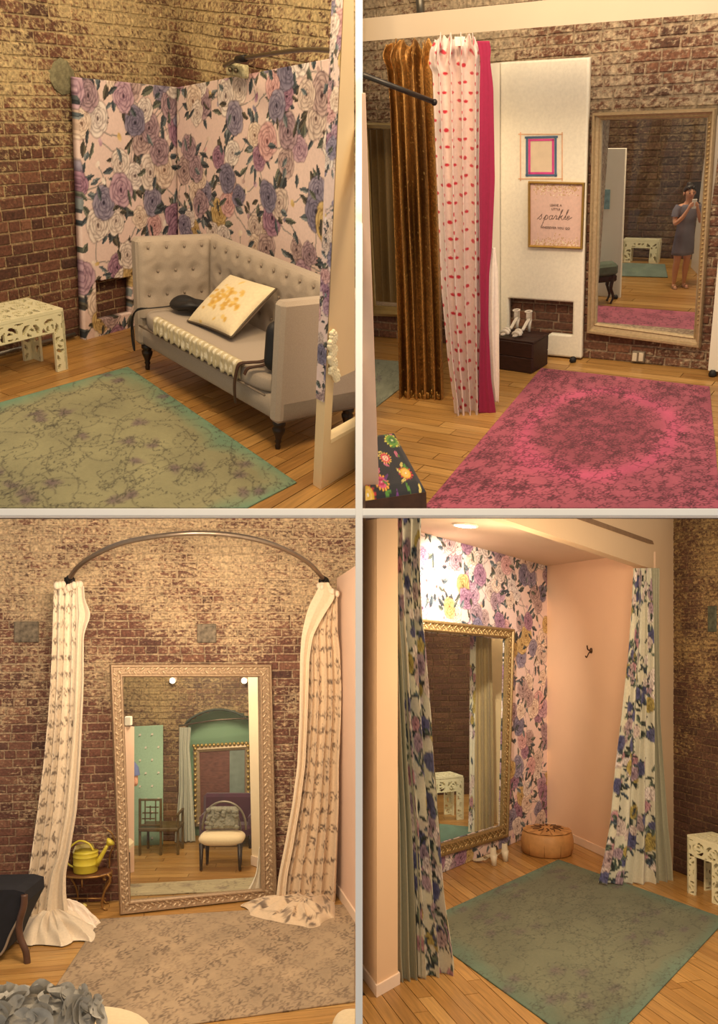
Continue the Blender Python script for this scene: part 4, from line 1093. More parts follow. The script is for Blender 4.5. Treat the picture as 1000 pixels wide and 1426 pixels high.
rug_mesh(R2, 'reflected_pink_rug', [(822, 426), (975, 437), (975, 480), (820, 470)], rug_pattern(1.2, .6, 5, (172, 90, 108), (180, 92, 112), (112, 54, 70), (140, 66, 84), 1.5), 'pink rug seen low in the big framed mirror')
rug_mesh(R2, 'reflected_grey_rug', [(866, 367), (926, 369), (930, 387), (864, 385)], flat(.8, .5, (112, 128, 112), .02, 4, .3), 'grey-green rug in the mirror in front of the white bench')
# small cabriole stool
sg = R2.floor(851, 423); stz = R2.height(sg, 383)
stl = thing('cabriole_stool', R2, sg, 'corner of a green-topped stool with curved leg, seen in the mirror', 'stool'); LS = local(stl, R2)
ev = Vector((1, .1, 0)).normalized(); ed = Vector((0, 1, 0))
part('seat', MB().box(sg+Vector((-.10, .055, stz+.04)), (.27, .14, .09), bev=.02), pm('sage_velvet', (104, 116, 98), .9, var=.2), stl, M=LS)
part('apron', MB().box(sg+Vector((-.10, .055, stz-.025)), (.26, .13, .05), bev=.01), DARKWOOD, stl, M=LS)
for dx, dy in ((.0, 0), (-.2, 0), (0, .10), (-.2, .10)):
    part('leg', MB().tube(smoothpath([sg+Vector((dx-.005, dy, .0)), sg+Vector((dx+.012, dy, stz*.25)), sg+Vector((dx-.012, dy, stz*.6)), sg+Vector((dx+.008, dy, stz))], 5), [.009]*5+[.011]*5+[.016]*6, 8), DARKWOOD, stl, True, M=LS)
bb0, bb1 = R2.floor(866, 365), R2.floor(916, 367); ebn = (bb1-bb0).normalized(); nbn = Vector((-ebn.y, ebn.x, 0))
bench(R2, bb0, ebn, nbn if nbn.y > 0 else -nbn, (bb1-bb0).length, .07, R2.height(bb1, 334), 'ivory cut-out bench seen in the mirror behind the woman', cell=.008)
# dark screen on the reflected side wall, strip of curtain
decal(R2, 'wall_screen', (cpl[0]+cpl[1]*.003, cpl[1]), [(963, 276), (978, 274), (979, 253), (963, 254)], pm('black_screen', (44, 46, 50), .35), label='dark screen on the pale wall seen in the mirror', cat='screen', thick=.03)
# ---------------------------------------------------------------- the woman in the mirror
SKIN = pm('skin', (206, 150, 120), .55, var=.04); HAIR = pm('dark_hair', (38, 28, 26), .5, var=.2, scale=60)
def person(room, base, h, yaw, label, dress_c, phone=True):
    """standing, both hands lifted to the face with a phone; own axes: faces -y, x to her left, unit = height"""
    t = thing('person', room, base, label, 'person', yaw); k = h
    J = {}; V = []; E_ = []; Rr = []
    def add(nm, p, r, par=None):
        J[nm] = len(V); V.append(Vector(p)*k); Rr.append(r*k)
        if par: E_.append((J[par], J[nm]))
    add('pelvis', (0, 0, .52), .085); add('waist', (0, 0, .60), .068, 'pelvis'); add('chest', (0, .0, .70), .078, 'waist'); add('neckb', (0, .008, .80), .042, 'chest')
    add('neck', (0, .0, .845), .027, 'neckb'); add('jaw', (0, -.014, .885), .040, 'neck'); add('head', (0, -.004, .925), .056, 'jaw'); add('crown', (0, .004, .962), .042, 'head')
    for s in (-1, 1):
        n = 'l' if s > 0 else 'r'
        add(n+'sh', (s*.095, .004, .795), .036, 'neckb'); add(n+'ua', (s*.125, -.01, .715), .029, n+'sh'); add(n+'el', (s*.135, -.045, .645), .024, n+'ua')
        add(n+'fa', (s*.085, -.105, .715), .022, n+'el'); add(n+'wr', (s*.045, -.135, .80), .015, n+'fa'); add(n+'pm', (s*.036, -.142, .835), .019, n+'wr')
        add(n+'hip', (s*.048, 0, .485), .066, 'pelvis'); add(n+'th', (s*.052, -.003, .38), .052, n+'hip'); add(n+'kn', (s*.052, -.006, .275), .036, n+'th'); add(n+'ca', (s*.053, .010, .19), .036, n+'kn')
        add(n+'an', (s*.054, .008, .05), .019, n+'ca'); add(n+'he', (s*.055, .012, .022), .019, n+'an'); add(n+'ball', (s*.062, -.055, .014), .019, n+'he'); add(n+'toe', (s*.064, -.082, .012), .013, n+'ball')
        for q, (dx, dz, L_) in enumerate(((-.010, .016, .03), (-.014, .006, .034), (-.014, -.005, .031), (-.010, -.014, .025))):   # four fingers curled round the phone
            a = J[n+'pm']; b = V[a]/k
            add(n+'f%da' % q, (b.x+s*dx*.6, b.y-.010, b.z+dz), .0068, n+'pm'); add(n+'f%db' % q, (b.x+s*(dx-.012), b.y-.012, b.z+dz+.004), .006, n+'f%da' % q); add(n+'f%dc' % q, (b.x+s*(dx-.024), b.y-.004, b.z+dz+.003), .005, n+'f%db' % q)
        b = V[J[n+'pm']]/k
        add(n+'ta', (b.x-s*.004, b.y+.014, b.z+.004), .0075, n+'pm'); add(n+'tb', (b.x-s*.018, b.y+.016, b.z+.012), .006, n+'ta')
    me = bpy.data.meshes.new('body'); me.from_pydata(V, E_, []); me.update()
    o = bpy.data.objects.new('body', me); col.objects.link(o); o.parent = t
    md = o.modifiers.new('skin', 'SKIN'); md.use_smooth_shade = True
    for i, sv in enumerate(me.skin_vertices[0].data): sv.radius = (Rr[i], Rr[i]*(.82 if i < 4 else 1)); sv.use_root = (i == 0)
    o.modifiers.new('sub', 'SUBSURF').levels = 1; o.modifiers['sub'].render_levels = 2; me.materials.append(SKIN)
    D = pm('dress_%d' % dress_c[2], dress_c, .9, var=.06, scale=40, bump=.2)
    prof = [(.105, .073, .335), (.118, .085, .34), (.112, .082, .42), (.104, .078, .5), (.094, .072, .58), (.092, .07, .64), (.10, .078, .70), (.112, .068, .765), (.10, .056, .805), (.062, .044, .822), (.05, .04, .82)]
    part('dress', MB().grid(lambda u, v: (lambda q: (math.cos(6.2832*u)*q[0]*k*(1+.03*math.sin(5*6.2832*u)*max(0, .5-v)), math.sin(6.2832*u)*q[1]*k, q[2]*k))([float(np.interp(v*10, range(11), [p[i] for p in prof])) for i in range(3)]), 32, 30, True), D, t, True)
    for s in (-1, 1): part('sleeve', MB().tube([Vector((s*.088, .004, .80))*k, Vector((s*.115, -.002, .765))*k, Vector((s*.128, -.012, .71))*k], [.043*k, .043*k, .041*k], 14, cap=False), D, t, True)
    hr = MB().ball(Vector((0, .012, .942))*k, (.061*k, .064*k, .064*k), 16, 10); hr.v = [v for v in hr.v]
    hr.v = [(v[0], max(v[1], -.03*k if v[2] > .955*k else .002*k), v[2]) for v in hr.v]
    hr.ball(Vector((0, .03, 1.0))*k, (.03*k, .03*k, .026*k), 12, 8)
    part('hair', hr, HAIR, t, True)
    f = MB(); f.ball(Vector((0, -.062, .915))*k, (.008*k, .012*k, .014*k), 8, 6); part('nose', f, SKIN, t, True)
    for s in (-1, 1):
        part('eye', MB().ball(Vector((s*.021, -.055, .93))*k, .007*k, 8, 6), pm('eye_dark', (30, 24, 22), .3), t, True)
        part('ear', MB().ball(Vector((s*.058, .004, .92))*k, (.007*k, .012*k, .018*k), 8, 6), SKIN, t, True)
        part('sandal', MB().tube([Vector((s*.055, .018, .008))*k, Vector((s*.06, -.04, .006))*k, Vector((s*.065, -.09, .006))*k], [.02*k, .026*k, .018*k], 10, flat=.3), pm('tan_sandal', (170, 130, 96), .6), t, True)
        part('sandal_strap', MB().tube([Vector((s*.055+.027*k*0+.026*math.cos(a), -.045, .012+.024*math.sin(a)))*k for a in np.linspace(0, 3.14, 8)], .006*k, 6), MATS['tan_sandal'], t, True)
    part('mouth', MB().ball(Vector((0, -.052, .893))*k, (.014*k, .005*k, .004*k), 8, 5), pm('lips', (170, 92, 84), .5), t, True)
    sg_ = MB()
    for s in (-1, 1): sg_.ball(Vector((s*.022, -.042, .978))*k, (.018*k, .01*k, .013*k), 10, 6)
    part('sunglasses', sg_, pm('black_gloss', (14, 14, 16), .2), t, True)
    return t
wmn = R2.floor(945, 400); hw = R2.height(wmn, 254)/1.02
yaw = math.atan2(-n2.x, n2.y)*0
prs = person(R2, wmn, hw, .0, 'woman in a grey knee-length dress holding up a phone, seen in the mirror', (112, 108, 120))
phm = R2.Mi @ prs.matrix_world
solo('phone', MB().box(phm @ (Vector((0, -.152, .842))*hw), (.05*hw, .008*hw, .09*hw), bev=.003), pm('white_phone', (226, 222, 214), .35), R2, phm @ (Vector((0, -.152, .80))*hw), 'white phone held up in both hands by the woman in the mirror', 'phone')
# ---------------------------------------------------------------- room two: curtains and rail
def gold_canvas(w, h):
    c = Canvas(w, h, (182, 134, 72), .005); r = np.random.default_rng(3)
    c.a *= (.78+.44*r.random((c.ny, c.nx)))[..., None]
    for k in range(90):
        x = r.random()*w; c.ellipse(x, r.random()*h, .012, .35, 0, (70, 40, 18), .35, .8)
    m = r.random((c.ny, c.nx)) > .985; c.a[m] = (240, 200, 120)
    return c
SEQUIN = print_mat('bronze_sequins', .32, .9, 260, metal=.55)
pg = vplane(R2.floor(548, 551), R2.floor(618, 555))
gc = thing('sequin_curtain', R2, R2.floor(588, 556), 'bronze sequin curtain gathered in narrow folds beside the dotted curtain', 'curtain')
cloth(R2, 'drape', [(66, 541, 606), (78, 535, 607), (95, 541, 604), (150, 545, 606), (250, 549, 610), (400, 556, 614), (520, 560, 617), (556, 560, 618)], pg, gold_canvas(.9, 2.4), SEQUIN, 5, .05, parent=gc, seed=2, sharp=.8, ptop=.8, jag=.04, nv=280)
mb = MB(); r_ = random.Random(3)
for i in range(26):
    a = R2.on(566+i*1.9, 548+r_.uniform(-3, 6), pg)+pg[1]*r_.uniform(.0, .03); mb.ball(a, (.012, .01, .022), 6, 5)
o = part('sequin_fringe', mb, pm('bronze_sequin', (190, 140, 66), .3, .6, var=.4, scale=90), gc, True, M=local(gc, R2)); o['kind'] = 'stuff'
dc = Canvas(.62, 2.5, (222, 200, 192), .005); row = 0; y = 0
while y < 2.5:
    x = (.055 if row % 2 else 0)
    while x < .62: dc.ellipse(x+rng.uniform(-.008, .008), y+rng.uniform(-.008, .008), .017, .0115, 0, (190, 40, 58), 1, .3); x += .11
    y += .062; row += 1
pk = vplane(R2.floor(612, 579), R2.floor(692, 572))
kc = thing('dotted_curtain', R2, R2.floor(652, 578), 'pale curtain with red dots, magenta edge and white satin lining', 'curtain')
cloth(R2, 'dotted_cloth', [(60, 607, 663), (72, 600, 669), (92, 598, 669), (100, 603, 668), (130, 604, 668), (250, 609, 668), (400, 615, 669), (500, 624, 669), (560, 632, 669), (581, 634, 668)], pk, dc, FABRIC, 4, .034, parent=kc, seed=5, ptop=.85, jag=.045, nu=240, nv=420)
MAG = flat(.3, 2.4, (148, 18, 66), .02, 2, .1)
cloth(R2, 'magenta_edge', [(57, 664, 681), (70, 667, 685), (80, 669, 682), (120, 668, 687), (250, 667, 689), (345, 668, 685), (380, 668, 681), (450, 669, 680), (530, 667, 684), (576, 667, 691)], (pk[0]+pk[1]*.02, pk[1]), MAG, FABRIC, 1, .008, parent=kc, seed=6, nu=30)
cloth(R2, 'satin_lining', [(345, 684, 690), (380, 680, 694), (450, 678, 695), (530, 683, 695), (560, 688, 694)], (pk[0]+pk[1]*.012, pk[1]), flat(.3, 1.2, (240, 226, 214), .02, 2, .06), print_mat('white_satin', .3, .05), 1.5, .012, parent=kc, seed=7, nu=30)
part('header_tape', MB().slab([R2.on(x, y, (pk[0]+pk[1]*.03, pk[1])) for x, y in ((634, 64), (645, 64), (648, 51), (633, 51))], pk[1]*.004), pm('white_tape', (250, 244, 230), .8), kc, M=local(kc, R2))
prl = vplane(R2.floor(540, 590), R2.floor(640, 585), .02)
rl = thing('curtain_rail', R2, R2.on(605, 142, prl), 'straight dark curtain pipe crossing the sequin curtain', 'curtain rail'); LRL = local(rl, R2)
part('pipe', MB().tube([R2.on(505, 104, (prl[0]+prl[1]*.25, prl[1])), R2.on(604, 142, prl)], .0115, 10), pm('dark_iron_pipe', (70, 66, 62), .4, .7), rl, True, M=LRL)
part('end_cap', MB().ball(R2.on(605, 142.5, prl), .015, 10, 8), MATS['black_iron'], rl, True, M=LRL)

# ---------------------------------------------------------------- room two: rugs, cushion, crate, sandals
def pink_rug(w, h):
    c = Canvas(w, h, (166, 82, 102), .005); X, Y = np.meshgrid(np.linspace(-1, 1, c.nx), np.linspace(-1, 1, c.ny)); r = random.Random(8)
    n = vnoise(c.ny, c.nx, 5, 5, 4); d = np.hypot(X/.62, (Y-.05)/.62)+.25*(n-.5)
    ring = np.exp(-((d-1.08)/.16)**2)[..., None]; c.a = c.a*(1-ring*.8)+np.array((204, 86, 126.))*ring*.75
    core = np.clip((1.0-d)/.3, 0, 1)[..., None]; c.a = c.a*(1-core*.6)+np.array((134, 58, 76.))*core*.6
    c.a *= (1+.25*(vnoise(c.ny, c.nx, 10, 10, 5)-.5))[..., None]
    L = (92, 36, 54)
    for k in range(230):
        a, q = r.random()*6.283, r.random()**.6*.95
        x, y = w*(.5+.31*q*math.cos(a)), h*(.52+.31*q*math.sin(a))
        for j in range(5): b = a+6.283*j/5; c.leaf(x+.022*math.cos(b), y+.022*math.sin(b), .036, .012, b, L, L, .6)
    vines(c, r, 420, L, .006, .16, .62, 2.6); vines(c, r, 140, L, .006, .3, .6, 1.2)
    for k in range(320):
        e = r.choice((0, 1, 2, 3)); t, q = r.random(), r.uniform(.02, .16)
        x, y = ((t, q), (t, 1-q), (q, t), (1-q, t))[e]; x *= w; y *= h; b0 = r.random()*3
        for j in range(5): b = b0+6.283*j/5; c.leaf(x+.02*math.cos(b), y+.02*math.sin(b), .034, .012, b, L, L, .6)
    return c
rg2 = rug_mesh(R2, 'overdyed_rug', [(754, 514), (988, 540), (1004, 709), (590, 709)], pink_rug(1.7, 1.9), 'overdyed pink rug with dark floral medallion below the framed mirror', step=.0055)
rug_mesh(R2, 'grey_green_rug', [(512, 501), (585, 507), (556, 543), (516, 574)], rug_pattern(1.0, .6, 3, (128, 132, 112), (128, 132, 112), (96, 98, 84), (110, 100, 100), .8), 'plain grey-green rug corner beside the foot of the sequin curtain')
# colourful low floor cushion
oz = .12; oA, oB = R2.floor(549, 600, oz), R2.floor(592, 678, oz); oe = (oB-oA).normalized(); on_ = Vector((oe.y, -oe.x, 0)); on_ = on_ if on_.x < 0 else -on_
ow = min(.32, .30)
fc = Canvas(.5, .5, (38, 40, 46), .004); r_ = random.Random(4)
for x, y in ((.1, .38), (.32, .42), (.2, .24), (.42, .28), (.07, .1), (.34, .1), (.22, .02), (.46, .48)):
    a_, b_c, c_c = r_.choice([((206, 60, 84), (240, 200, 90), (240, 220, 190)), ((232, 190, 60), (200, 50, 60), (240, 200, 120)), ((110, 160, 60), (230, 220, 90), (60, 110, 60)), ((220, 90, 140), (250, 180, 70), (170, 40, 80))]); R_ = r_.uniform(.045, .065)
    for k in range(14): t = 6.283*k/14; fc.ellipse(x+R_*.85*math.cos(t), y+R_*.85*math.sin(t), R_*.25, R_*.13, t, b_c, 1, .3)
    fc.ellipse(x, y, R_*.8, R_*.8, 0, a_, 1, .1); fc.ellipse(x, y, R_*.5, R_*.5, 0, c_c, 1, .1); fc.ellipse(x, y, R_*.28, R_*.28, 0, a_, 1, .1); fc.ellipse(x, y, R_*.12, R_*.12, 0, (250, 240, 220), 1, .2)
for k in range(26):
    x, y = r_.random()*.5, r_.random()*.5; q = r_.choice([(90, 150, 60), (220, 120, 150), (230, 210, 120), (120, 60, 140)]); fc.leaf(x, y, .06, .022, r_.random()*6, q, q)
ft_ = thing('floor_ottoman', R2, Vector(((oA+oB)/2).to_tuple())*1, 'low ottoman with bright flowers on black cloth over a brown base', 'ottoman')
ft_.matrix_world = R2.M @ Matrix.Translation(Vector(((oA.x+oB.x)/2, (oA.y+oB.y)/2, 0))); LF = local(ft_, R2); Lo = (oB-oA).length+.02
n_ = 70; g = np.linspace(0, 1, n_); U, V_ = np.meshgrid(g, g); P = np.zeros((n_, n_, 3))
ed = np.minimum(np.minimum(U, 1-U), np.minimum(V_, 1-V_)); zz = oz-.02+.03*np.clip(ed/.1, 0, 1)**.5
b0 = np.array(oA); P = b0+np.outer(V_.ravel()*Lo, np.array(oe)).reshape(n_, n_, 3)+np.outer(U.ravel()*ow, np.array(on_)).reshape(n_, n_, 3); P[..., 2] = zz
me = paint_mesh('seat_cover', P-np.array(LF.inverted().translation), fc.sample(U, V_), FABRIC); o = bpy.data.objects.new('seat_cover', me); col.objects.link(o); o.parent = ft_
clip_side(o, .03, False)
fo = [oA+Vector((0, 0, -oz)), oA+oe*Lo+Vector((0, 0, -oz)), oA+oe*Lo+on_*ow+Vector((0, 0, -oz)), oA+on_*ow+Vector((0, 0, -oz))]
o = part('base', MB().poly([(p.x, p.y) for p in fo], 0, oz-.018), pm('brown_base', (96, 62, 40), .6, var=.2), ft_, M=LF); clip_side(o, .03, False)
# dark crate
cf0, cf1, cb1 = R2.floor(688, 513), R2.floor(740, 521), R2.floor(764, 500); ch = R2.height(cf1, 479)
ce = (cf1-cf0).normalized(); cn = Vector((-ce.y, ce.x, 0)); cd = .22
crt = thing('shoe_crate', R2, (cf0+cf1)/2, 'dark brown wooden crate under the white sandals', 'crate', math.atan2(ce.y, ce.x)); Lc = (cf1-cf0).length
CR = pm('dark_crate_wood', (62, 34, 28), .5, var=.3, scale=14, stretch=(1, 8, 8))
for k in range(2): part('front_plank', MB().box((0, .008, ch*(.25+.5*k)), (Lc, .016, ch*.485), bev=.003), CR, crt)
for k in range(2): part('back_plank', MB().box((0, cd-.008, ch*(.25+.5*k)), (Lc, .016, ch*.485), bev=.003), CR, crt)
for s in (-1, 1): part('end_panel', MB().box((s*(Lc/2-.008), cd/2, ch/2), (.016, cd-.034, ch), bev=.003), CR, crt)
for k in range(3): part('lid_plank', MB().box((0, cd*(.17+.333*k), ch+.006), (Lc+.01, cd*.322, .013), bev=.003), CR, crt)
CM = R2.Mi @ crt.matrix_world; ch += .0125
def sandal(room, base, yaw, L, label, mat_c, grp=None, closed=False):
    """high-heeled sandal, toe along its own -y"""
    t = thing('sandal' if not closed else 'mule_shoe', room, base, label, 'shoe', yaw, grp); m_ = pm('shoe_%d_%d' % (mat_c[0], mat_c[2]), mat_c, .45, var=.05); hh = L*.42
    prof = [(.52, hh), (.42, hh*.98), (.25, hh*.72), (.05, hh*.34), (-.12, .035), (-.3, .012), (-.5, .010)]; pts = [Vector((0, a*L, b)) for a, b in prof]
    sole = MB(); wd = [.055, .062, .058, .05, .066, .075, .045]
    sm = smoothpath(pts, 4); ws = np.interp(np.linspace(0, 6, len(sm)), range(7), wd)
    for i, p in enumerate(sm):
        w_ = ws[i]*L/.5/2*1.05
        sole.v += [(-w_, p.y, p.z), (w_, p.y, p.z), (w_, p.y, p.z+.008), (-w_, p.y, p.z+.008)]
    for i in range(len(sm)-1):
        for k in range(4): sole.f.append((i*4+k, i*4+(k+1) % 4, i*4+4+(k+1) % 4, i*4+4+k))
    sole.f += [(0, 1, 2, 3), (len(sole.v)-4, len(sole.v)-3, len(sole.v)-2, len(sole.v)-1)]
    part('sole', sole, m_, t)
    if closed: part('insole', MB().ball((0, L*.40, hh+.012), (L*.10, L*.13, .01), 12, 6), pm('dark_insole', (90, 74, 58), .8), t, True)
    if closed: part('heel', MB().tube([(0, L*.42, hh), (0, L*.44, hh*.5), (0, L*.46, 0)], [L*.16, L*.12, L*.10], 14), m_, t, True)
    else: part('heel', MB().tube([(0, L*.47, hh), (0, L*.44, hh*.5), (0, L*.45, 0)], [.022*L/.25, .015*L/.25, .013*L/.25], 10), m_, t, True)
    def arch(y, z0, w_, h_, r_=.006): return MB().tube([(w_*math.cos(a), y, z0+h_*math.sin(a)) for a in np.linspace(0, math.pi, 10)], r_, 6)
    if closed:
        part('upper', MB().grid(lambda u, v: (lambda w_: (w_*math.cos(math.pi*u), L*(.02-.5*v), (hh*.28*(1-v)**2+.01)+w_*.9*math.sin(math.pi*u)))(L*.15*(1-.55*v*v)), 14, 8), m_, t, True)
        part('heel_cup', MB().grid(lambda u, v: (L*.15*math.cos(math.pi*u)*(1-.2*v), L*(.36+.2*math.sin(math.pi*u)*(1-.15*v)), hh-.01+v*L*.36), 14, 5), m_, t, True)
    else:
        part('toe_strap', arch(-.30*L, .012, .075*L/.5, .1*L, .012), m_, t, True); part('toe_strap', arch(-.2*L, .02, .07*L/.5, .12*L, .009), m_, t, True)
        part('ankle_strap', MB().tube([(.11*L*math.cos(a), L*.38+.13*L*math.sin(a), hh+L*.30) for a in np.linspace(0, 6.283, 18)[:-1]], .005, 6, closed=True), m_, t, True)
        part('heel_cup', MB().grid(lambda u, v: (L*.11*math.cos(math.pi*u), L*(.40+.12*math.sin(math.pi*u)), hh+v*L*.30), 12, 4), m_, t, True)
    return t
for x, lab in ((-.085, 'white high-heeled sandal on the crate, the one nearer the dotted curtain'), (.005, 'white high-heeled sandal on the crate, the one nearer the wall mirror')):
    b_ = CM @ Vector((x, .105, ch+.003)); sandal(R2, b_, math.atan2(ce.y, ce.x)-.1, .185, lab, (232, 222, 208))

# ---------------------------------------------------------------- room two: pictures on the white board
pf = (pp2[0]+n2*.0015, n2)
tp = thing('taped_print', R2, R2.on(754, 246, pf), 'pale print edged with blue and pink tape on the white board', 'picture')
ORG, BLU, PNK = pm('orange_line_tape', (240, 190, 150), .8), pm('blue_tape', (86, 116, 150), .8), pm('pink_tape', (232, 84, 160), .8)
def strip(name, x0, y0, x1, y1, w_, m_, off):
    if abs(x1-x0) > abs(y1-y0): q = [(x0, y0+w_/2), (x1, y1+w_/2), (x1, y1-w_/2), (x0, y0-w_/2)]
    else: q = [(x0-w_/2, y1), (x0+w_/2, y1), (x0+w_/2, y0), (x0-w_/2, y0)]
    decal(R2, name, pf, q, m_, thick=.0012, off=off, parent=tp)
decal(R2, 'paper', pf, [(738, 241), (771, 241), (771, 196), (738, 196)], pm('pale_print_paper', (238, 218, 190), .8, var=.08, scale=12), thick=.001, parent=tp)
for a in ((722, 187, 784, 187), (722, 249, 784, 249), (725, 184, 725, 252), (783, 184, 783, 252)): strip('line_tape', *a, 1.4, ORG, .0)
for a in ((731, 191.5, 777, 190.5), (732, 244, 776, 244), (734, 190, 734, 246), (774, 190, 774, 246)): strip('blue_tape', *a, 3, BLU, .001)
for a in ((736, 195, 772, 194.5), (736, 241, 772, 241), (737.5, 194, 737.5, 242), (770.5, 194, 770.5, 242)): strip('pink_tape', *a, 3, PNK, .002)
po_ = [(737, 343), (812, 346), (815, 254), (737, 252)]
pst = thing('framed_print', R2, R2.on(775, 345, pf), 'gold-framed pale pink print with the word sparkle in script', 'picture')
frame(R2, 'frame', pf, [(737, 252), (815, 254), (812, 346.5), (737, 343.5)], [(739.5, 255), (812.3, 256.6), (809.6, 343.3), (739.5, 340.7)], [(0, 0), (0, .018), (.5, .022), (1, .018), (1, 0)], pm('thin_gilt', (176, 140, 70), .4, .6), pst)
inn = [R2.on(x, y, pf)+n2*.006 for x, y in ((739.5, 255), (812.3, 256.6), (809.6, 343.3), (739.5, 340.7))]
Wp, Hp = (inn[1]-inn[0]).length, (inn[0]-inn[3]).length
ps = Canvas(Wp, Hp, (232, 198, 186), .0018); r_ = random.Random(6)
for k in range(420):
    q = r_.random(); y = Hp*(1-abs(r_.gauss(0, .09))) if q < .6 else Hp*abs(r_.gauss(0, .07)); ps.ellipse(.02+r_.random()*(Wp-.04), y, .0035, .0035, 0, r_.choice([(200, 160, 110), (250, 236, 210), (214, 178, 130)]), .9, .4)
INK = (84, 62, 54)
def script(pts, x0, y0, s): ps.stroke([(x0+(a+.32*b)*s, y0+b*s) for a, b in pts], .0042, INK, .9)
def arc(cx, cy, rx, ry, a0, a1, n=14): return [(cx+rx*math.cos(math.radians(t)), cy+ry*math.sin(math.radians(t))) for t in np.linspace(a0, a1, n)]
sx, sy, ss = Wp*.17, Hp*.43, Wp*.075
script([(-.5, .0), (.1, .7), (.35, 1.15)]+arc(.25, .35, .3, .38, 60, -150), sx, sy, ss)                                  # s
script([(.5, .1), (1.0, .95), (.75, -.2), (.6, -1.5)], sx+ss*.6, sy, ss); script(arc(1.15, .45, .38, .48, 150, -150), sx+ss*.6, sy, ss)   # p
script(arc(2.4, .45, .4, .45, 40, 330)+[(2.8, .9), (2.75, .1), (3.1, .15)], sx+ss*.5, sy, ss)                            # a
script([(3.1, .15), (3.45, 1.0), (3.6, .85), (3.85, .85), (3.75, .1), (4.1, .2)], sx+ss*.6, sy, ss)                      # r
script([(4.2, .1), (4.6, 1.6), (4.75, 2.3), (4.5, 2.2), (4.45, 0)], sx+ss*.7, sy, ss); script([(4.5, .5), (5.1, 1.0), (4.8, .5), (5.3, 0)], sx+ss*.7, sy, ss)   # k
script([(5.3, 0), (5.9, 1.5), (6.0, 2.3), (5.75, 2.2), (5.75, .1), (6.1, .1)], sx+ss*.9, sy, ss)                         # l
script([(6.2, .35), (6.75, .6)]+arc(6.5, .45, .3, .45, 40, 320)+[(7.4, .6)], sx+ss*.9, sy, ss)                           # e
nu_, nv_ = int(Wp/.0024), int(Hp/.0024); U, V_ = np.meshgrid(np.linspace(0, 1, nu_), np.linspace(0, 1, nv_)); I_ = [np.array(p) for p in inn]; Ue, Ve = U[..., None], V_[..., None]
P = (I_[3]*(1-Ue)+I_[2]*Ue)*(1-Ve)+(I_[0]*(1-Ue)+I_[1]*Ue)*Ve
me = paint_mesh('print_sheet', P-np.array(local(pst, R2).inverted().translation), ps.sample(U, V_), PAINT); o = bpy.data.objects.new('print_sheet', me); col.objects.link(o); o.parent = pst
exP = (inn[1]-inn[0]).normalized(); eyP = (inn[0]-inn[3]).normalized()
def lettering(body, px, py, size, room, pl, ex_, ey_, parent, mat_, name='lettering'):
    c = bpy.data.curves.new('t', 'FONT'); c.body = body; c.size = size; c.align_x = 'CENTER'; c.align_y = 'CENTER'; c.extrude = .0006; c.space_character = 1.15
    to = bpy.data.objects.new('t', c); col.objects.link(to); dg = bpy.context.evaluated_depsgraph_get(); me_ = bpy.data.meshes.new_from_object(to.evaluated_get(dg)); bpy.data.objects.remove(to)
    p = room.on(px, py, pl); ez = ex_.cross(ey_); M_ = Matrix(((ex_.x, ey_.x, ez.x, p.x), (ex_.y, ey_.y, ez.y, p.y), (ex_.z, ey_.z, ez.z, p.z), (0, 0, 0, 1)))
    me_.transform(local(parent, room) @ M_); me_.materials.clear(); me_.materials.append(mat_); o_ = bpy.data.objects.new(name, me_); col.objects.link(o_); o_.parent = parent; return o_
INKM = pm('print_ink', INK, .8); pfl = (pf[0]+n2*.0085, n2)
lettering('LEAVE A', 774, 286, .019, R2, pfl, exP, eyP, pst, INKM); lettering('LITTLE', 774, 291.5, .017, R2, pfl, exP, eyP, pst, INKM); lettering('WHEREVER YOU GO', 773, 317.5, .019, R2, pfl, exP, eyP, pst, INKM)
# what the narrow mirror shows: a beige curtain against a grey board
nmb = vplane(q0, q1, -.42)
tag(cloth(R2, 'beige_curtain', [(150, 503, 541), (440, 516, 553)], vplane(q0, q1, -.3), flat(.5, 2, (150, 122, 78), .02, 3, .2), FABRIC, 4, .02, seed=9), 'beige curtain seen in the narrow gold-framed mirror', 'curtain')
solo('reflected_board', MB().slab([R2.on(x, y, nmb) for x, y in ((500, 450), (585, 455), (572, 140), (500, 140))], -nmb[1]*.02), pm('grey_board', (120, 112, 100), .8, var=.2, scale=3), R2, R2.on(540, 450, nmb), 'mottled grey board seen in the narrow mirror behind the beige curtain', 'panel')
clip_side(bpy.data.objects['reflected_board'], .02, False)
# ---------------------------------------------------------------- room three: walls and floor
T3 = [(94, 58, 48), (120, 78, 62), (104, 66, 54), (134, 92, 72), (84, 54, 46)]
b3 = brick_mat('old_brick_red', R3, T3, (222, 192, 150), .3, 2.6, .13, .33)
m3 = brick_mat('old_mortar_red', R3, T3, (208, 180, 144), .3, 2.6, .22, .46, mortar=True)
c0, c1 = R3.floor(0, 1262), R3.floor(470, 1240); e3 = (c1-c0).normalized(); pw3 = vplane(c0, c1); n3 = pw3[1]
A3 = c0-e3*1.25
MI3 = [(171, 943), (360, 943), (364, 1238), (182, 1254)]
hl3 = hole_from(R3, MI3, A3, e3, pw3, .01)
fl3 = plank_floor(R3, 'floor', [R3.floor(-230, 1600), R3.floor(496, 1600), R3.floor(496, 1243), R3.floor(470, 1238), R3.floor(-230, 1271)], Vector((1, .22, 0)), .09, OAK, 1.0, 18)
w3, W3 = brick_wall(R3, 'wall_back', A3, c1+e3*.16, 3.13, .068, .185, b3, m3, holes=[hl3], seed=21, vis=lambda x, y: 0 <= x <= 470 and 718 <= y <= 1265 and not (158 < x < 378 and y > 930) and not (70 < x < 112 and y > 830) and not (422 < x < 470 and y > 840), xlim=(-.03, -1))
clip_side(w3, -.02, True)
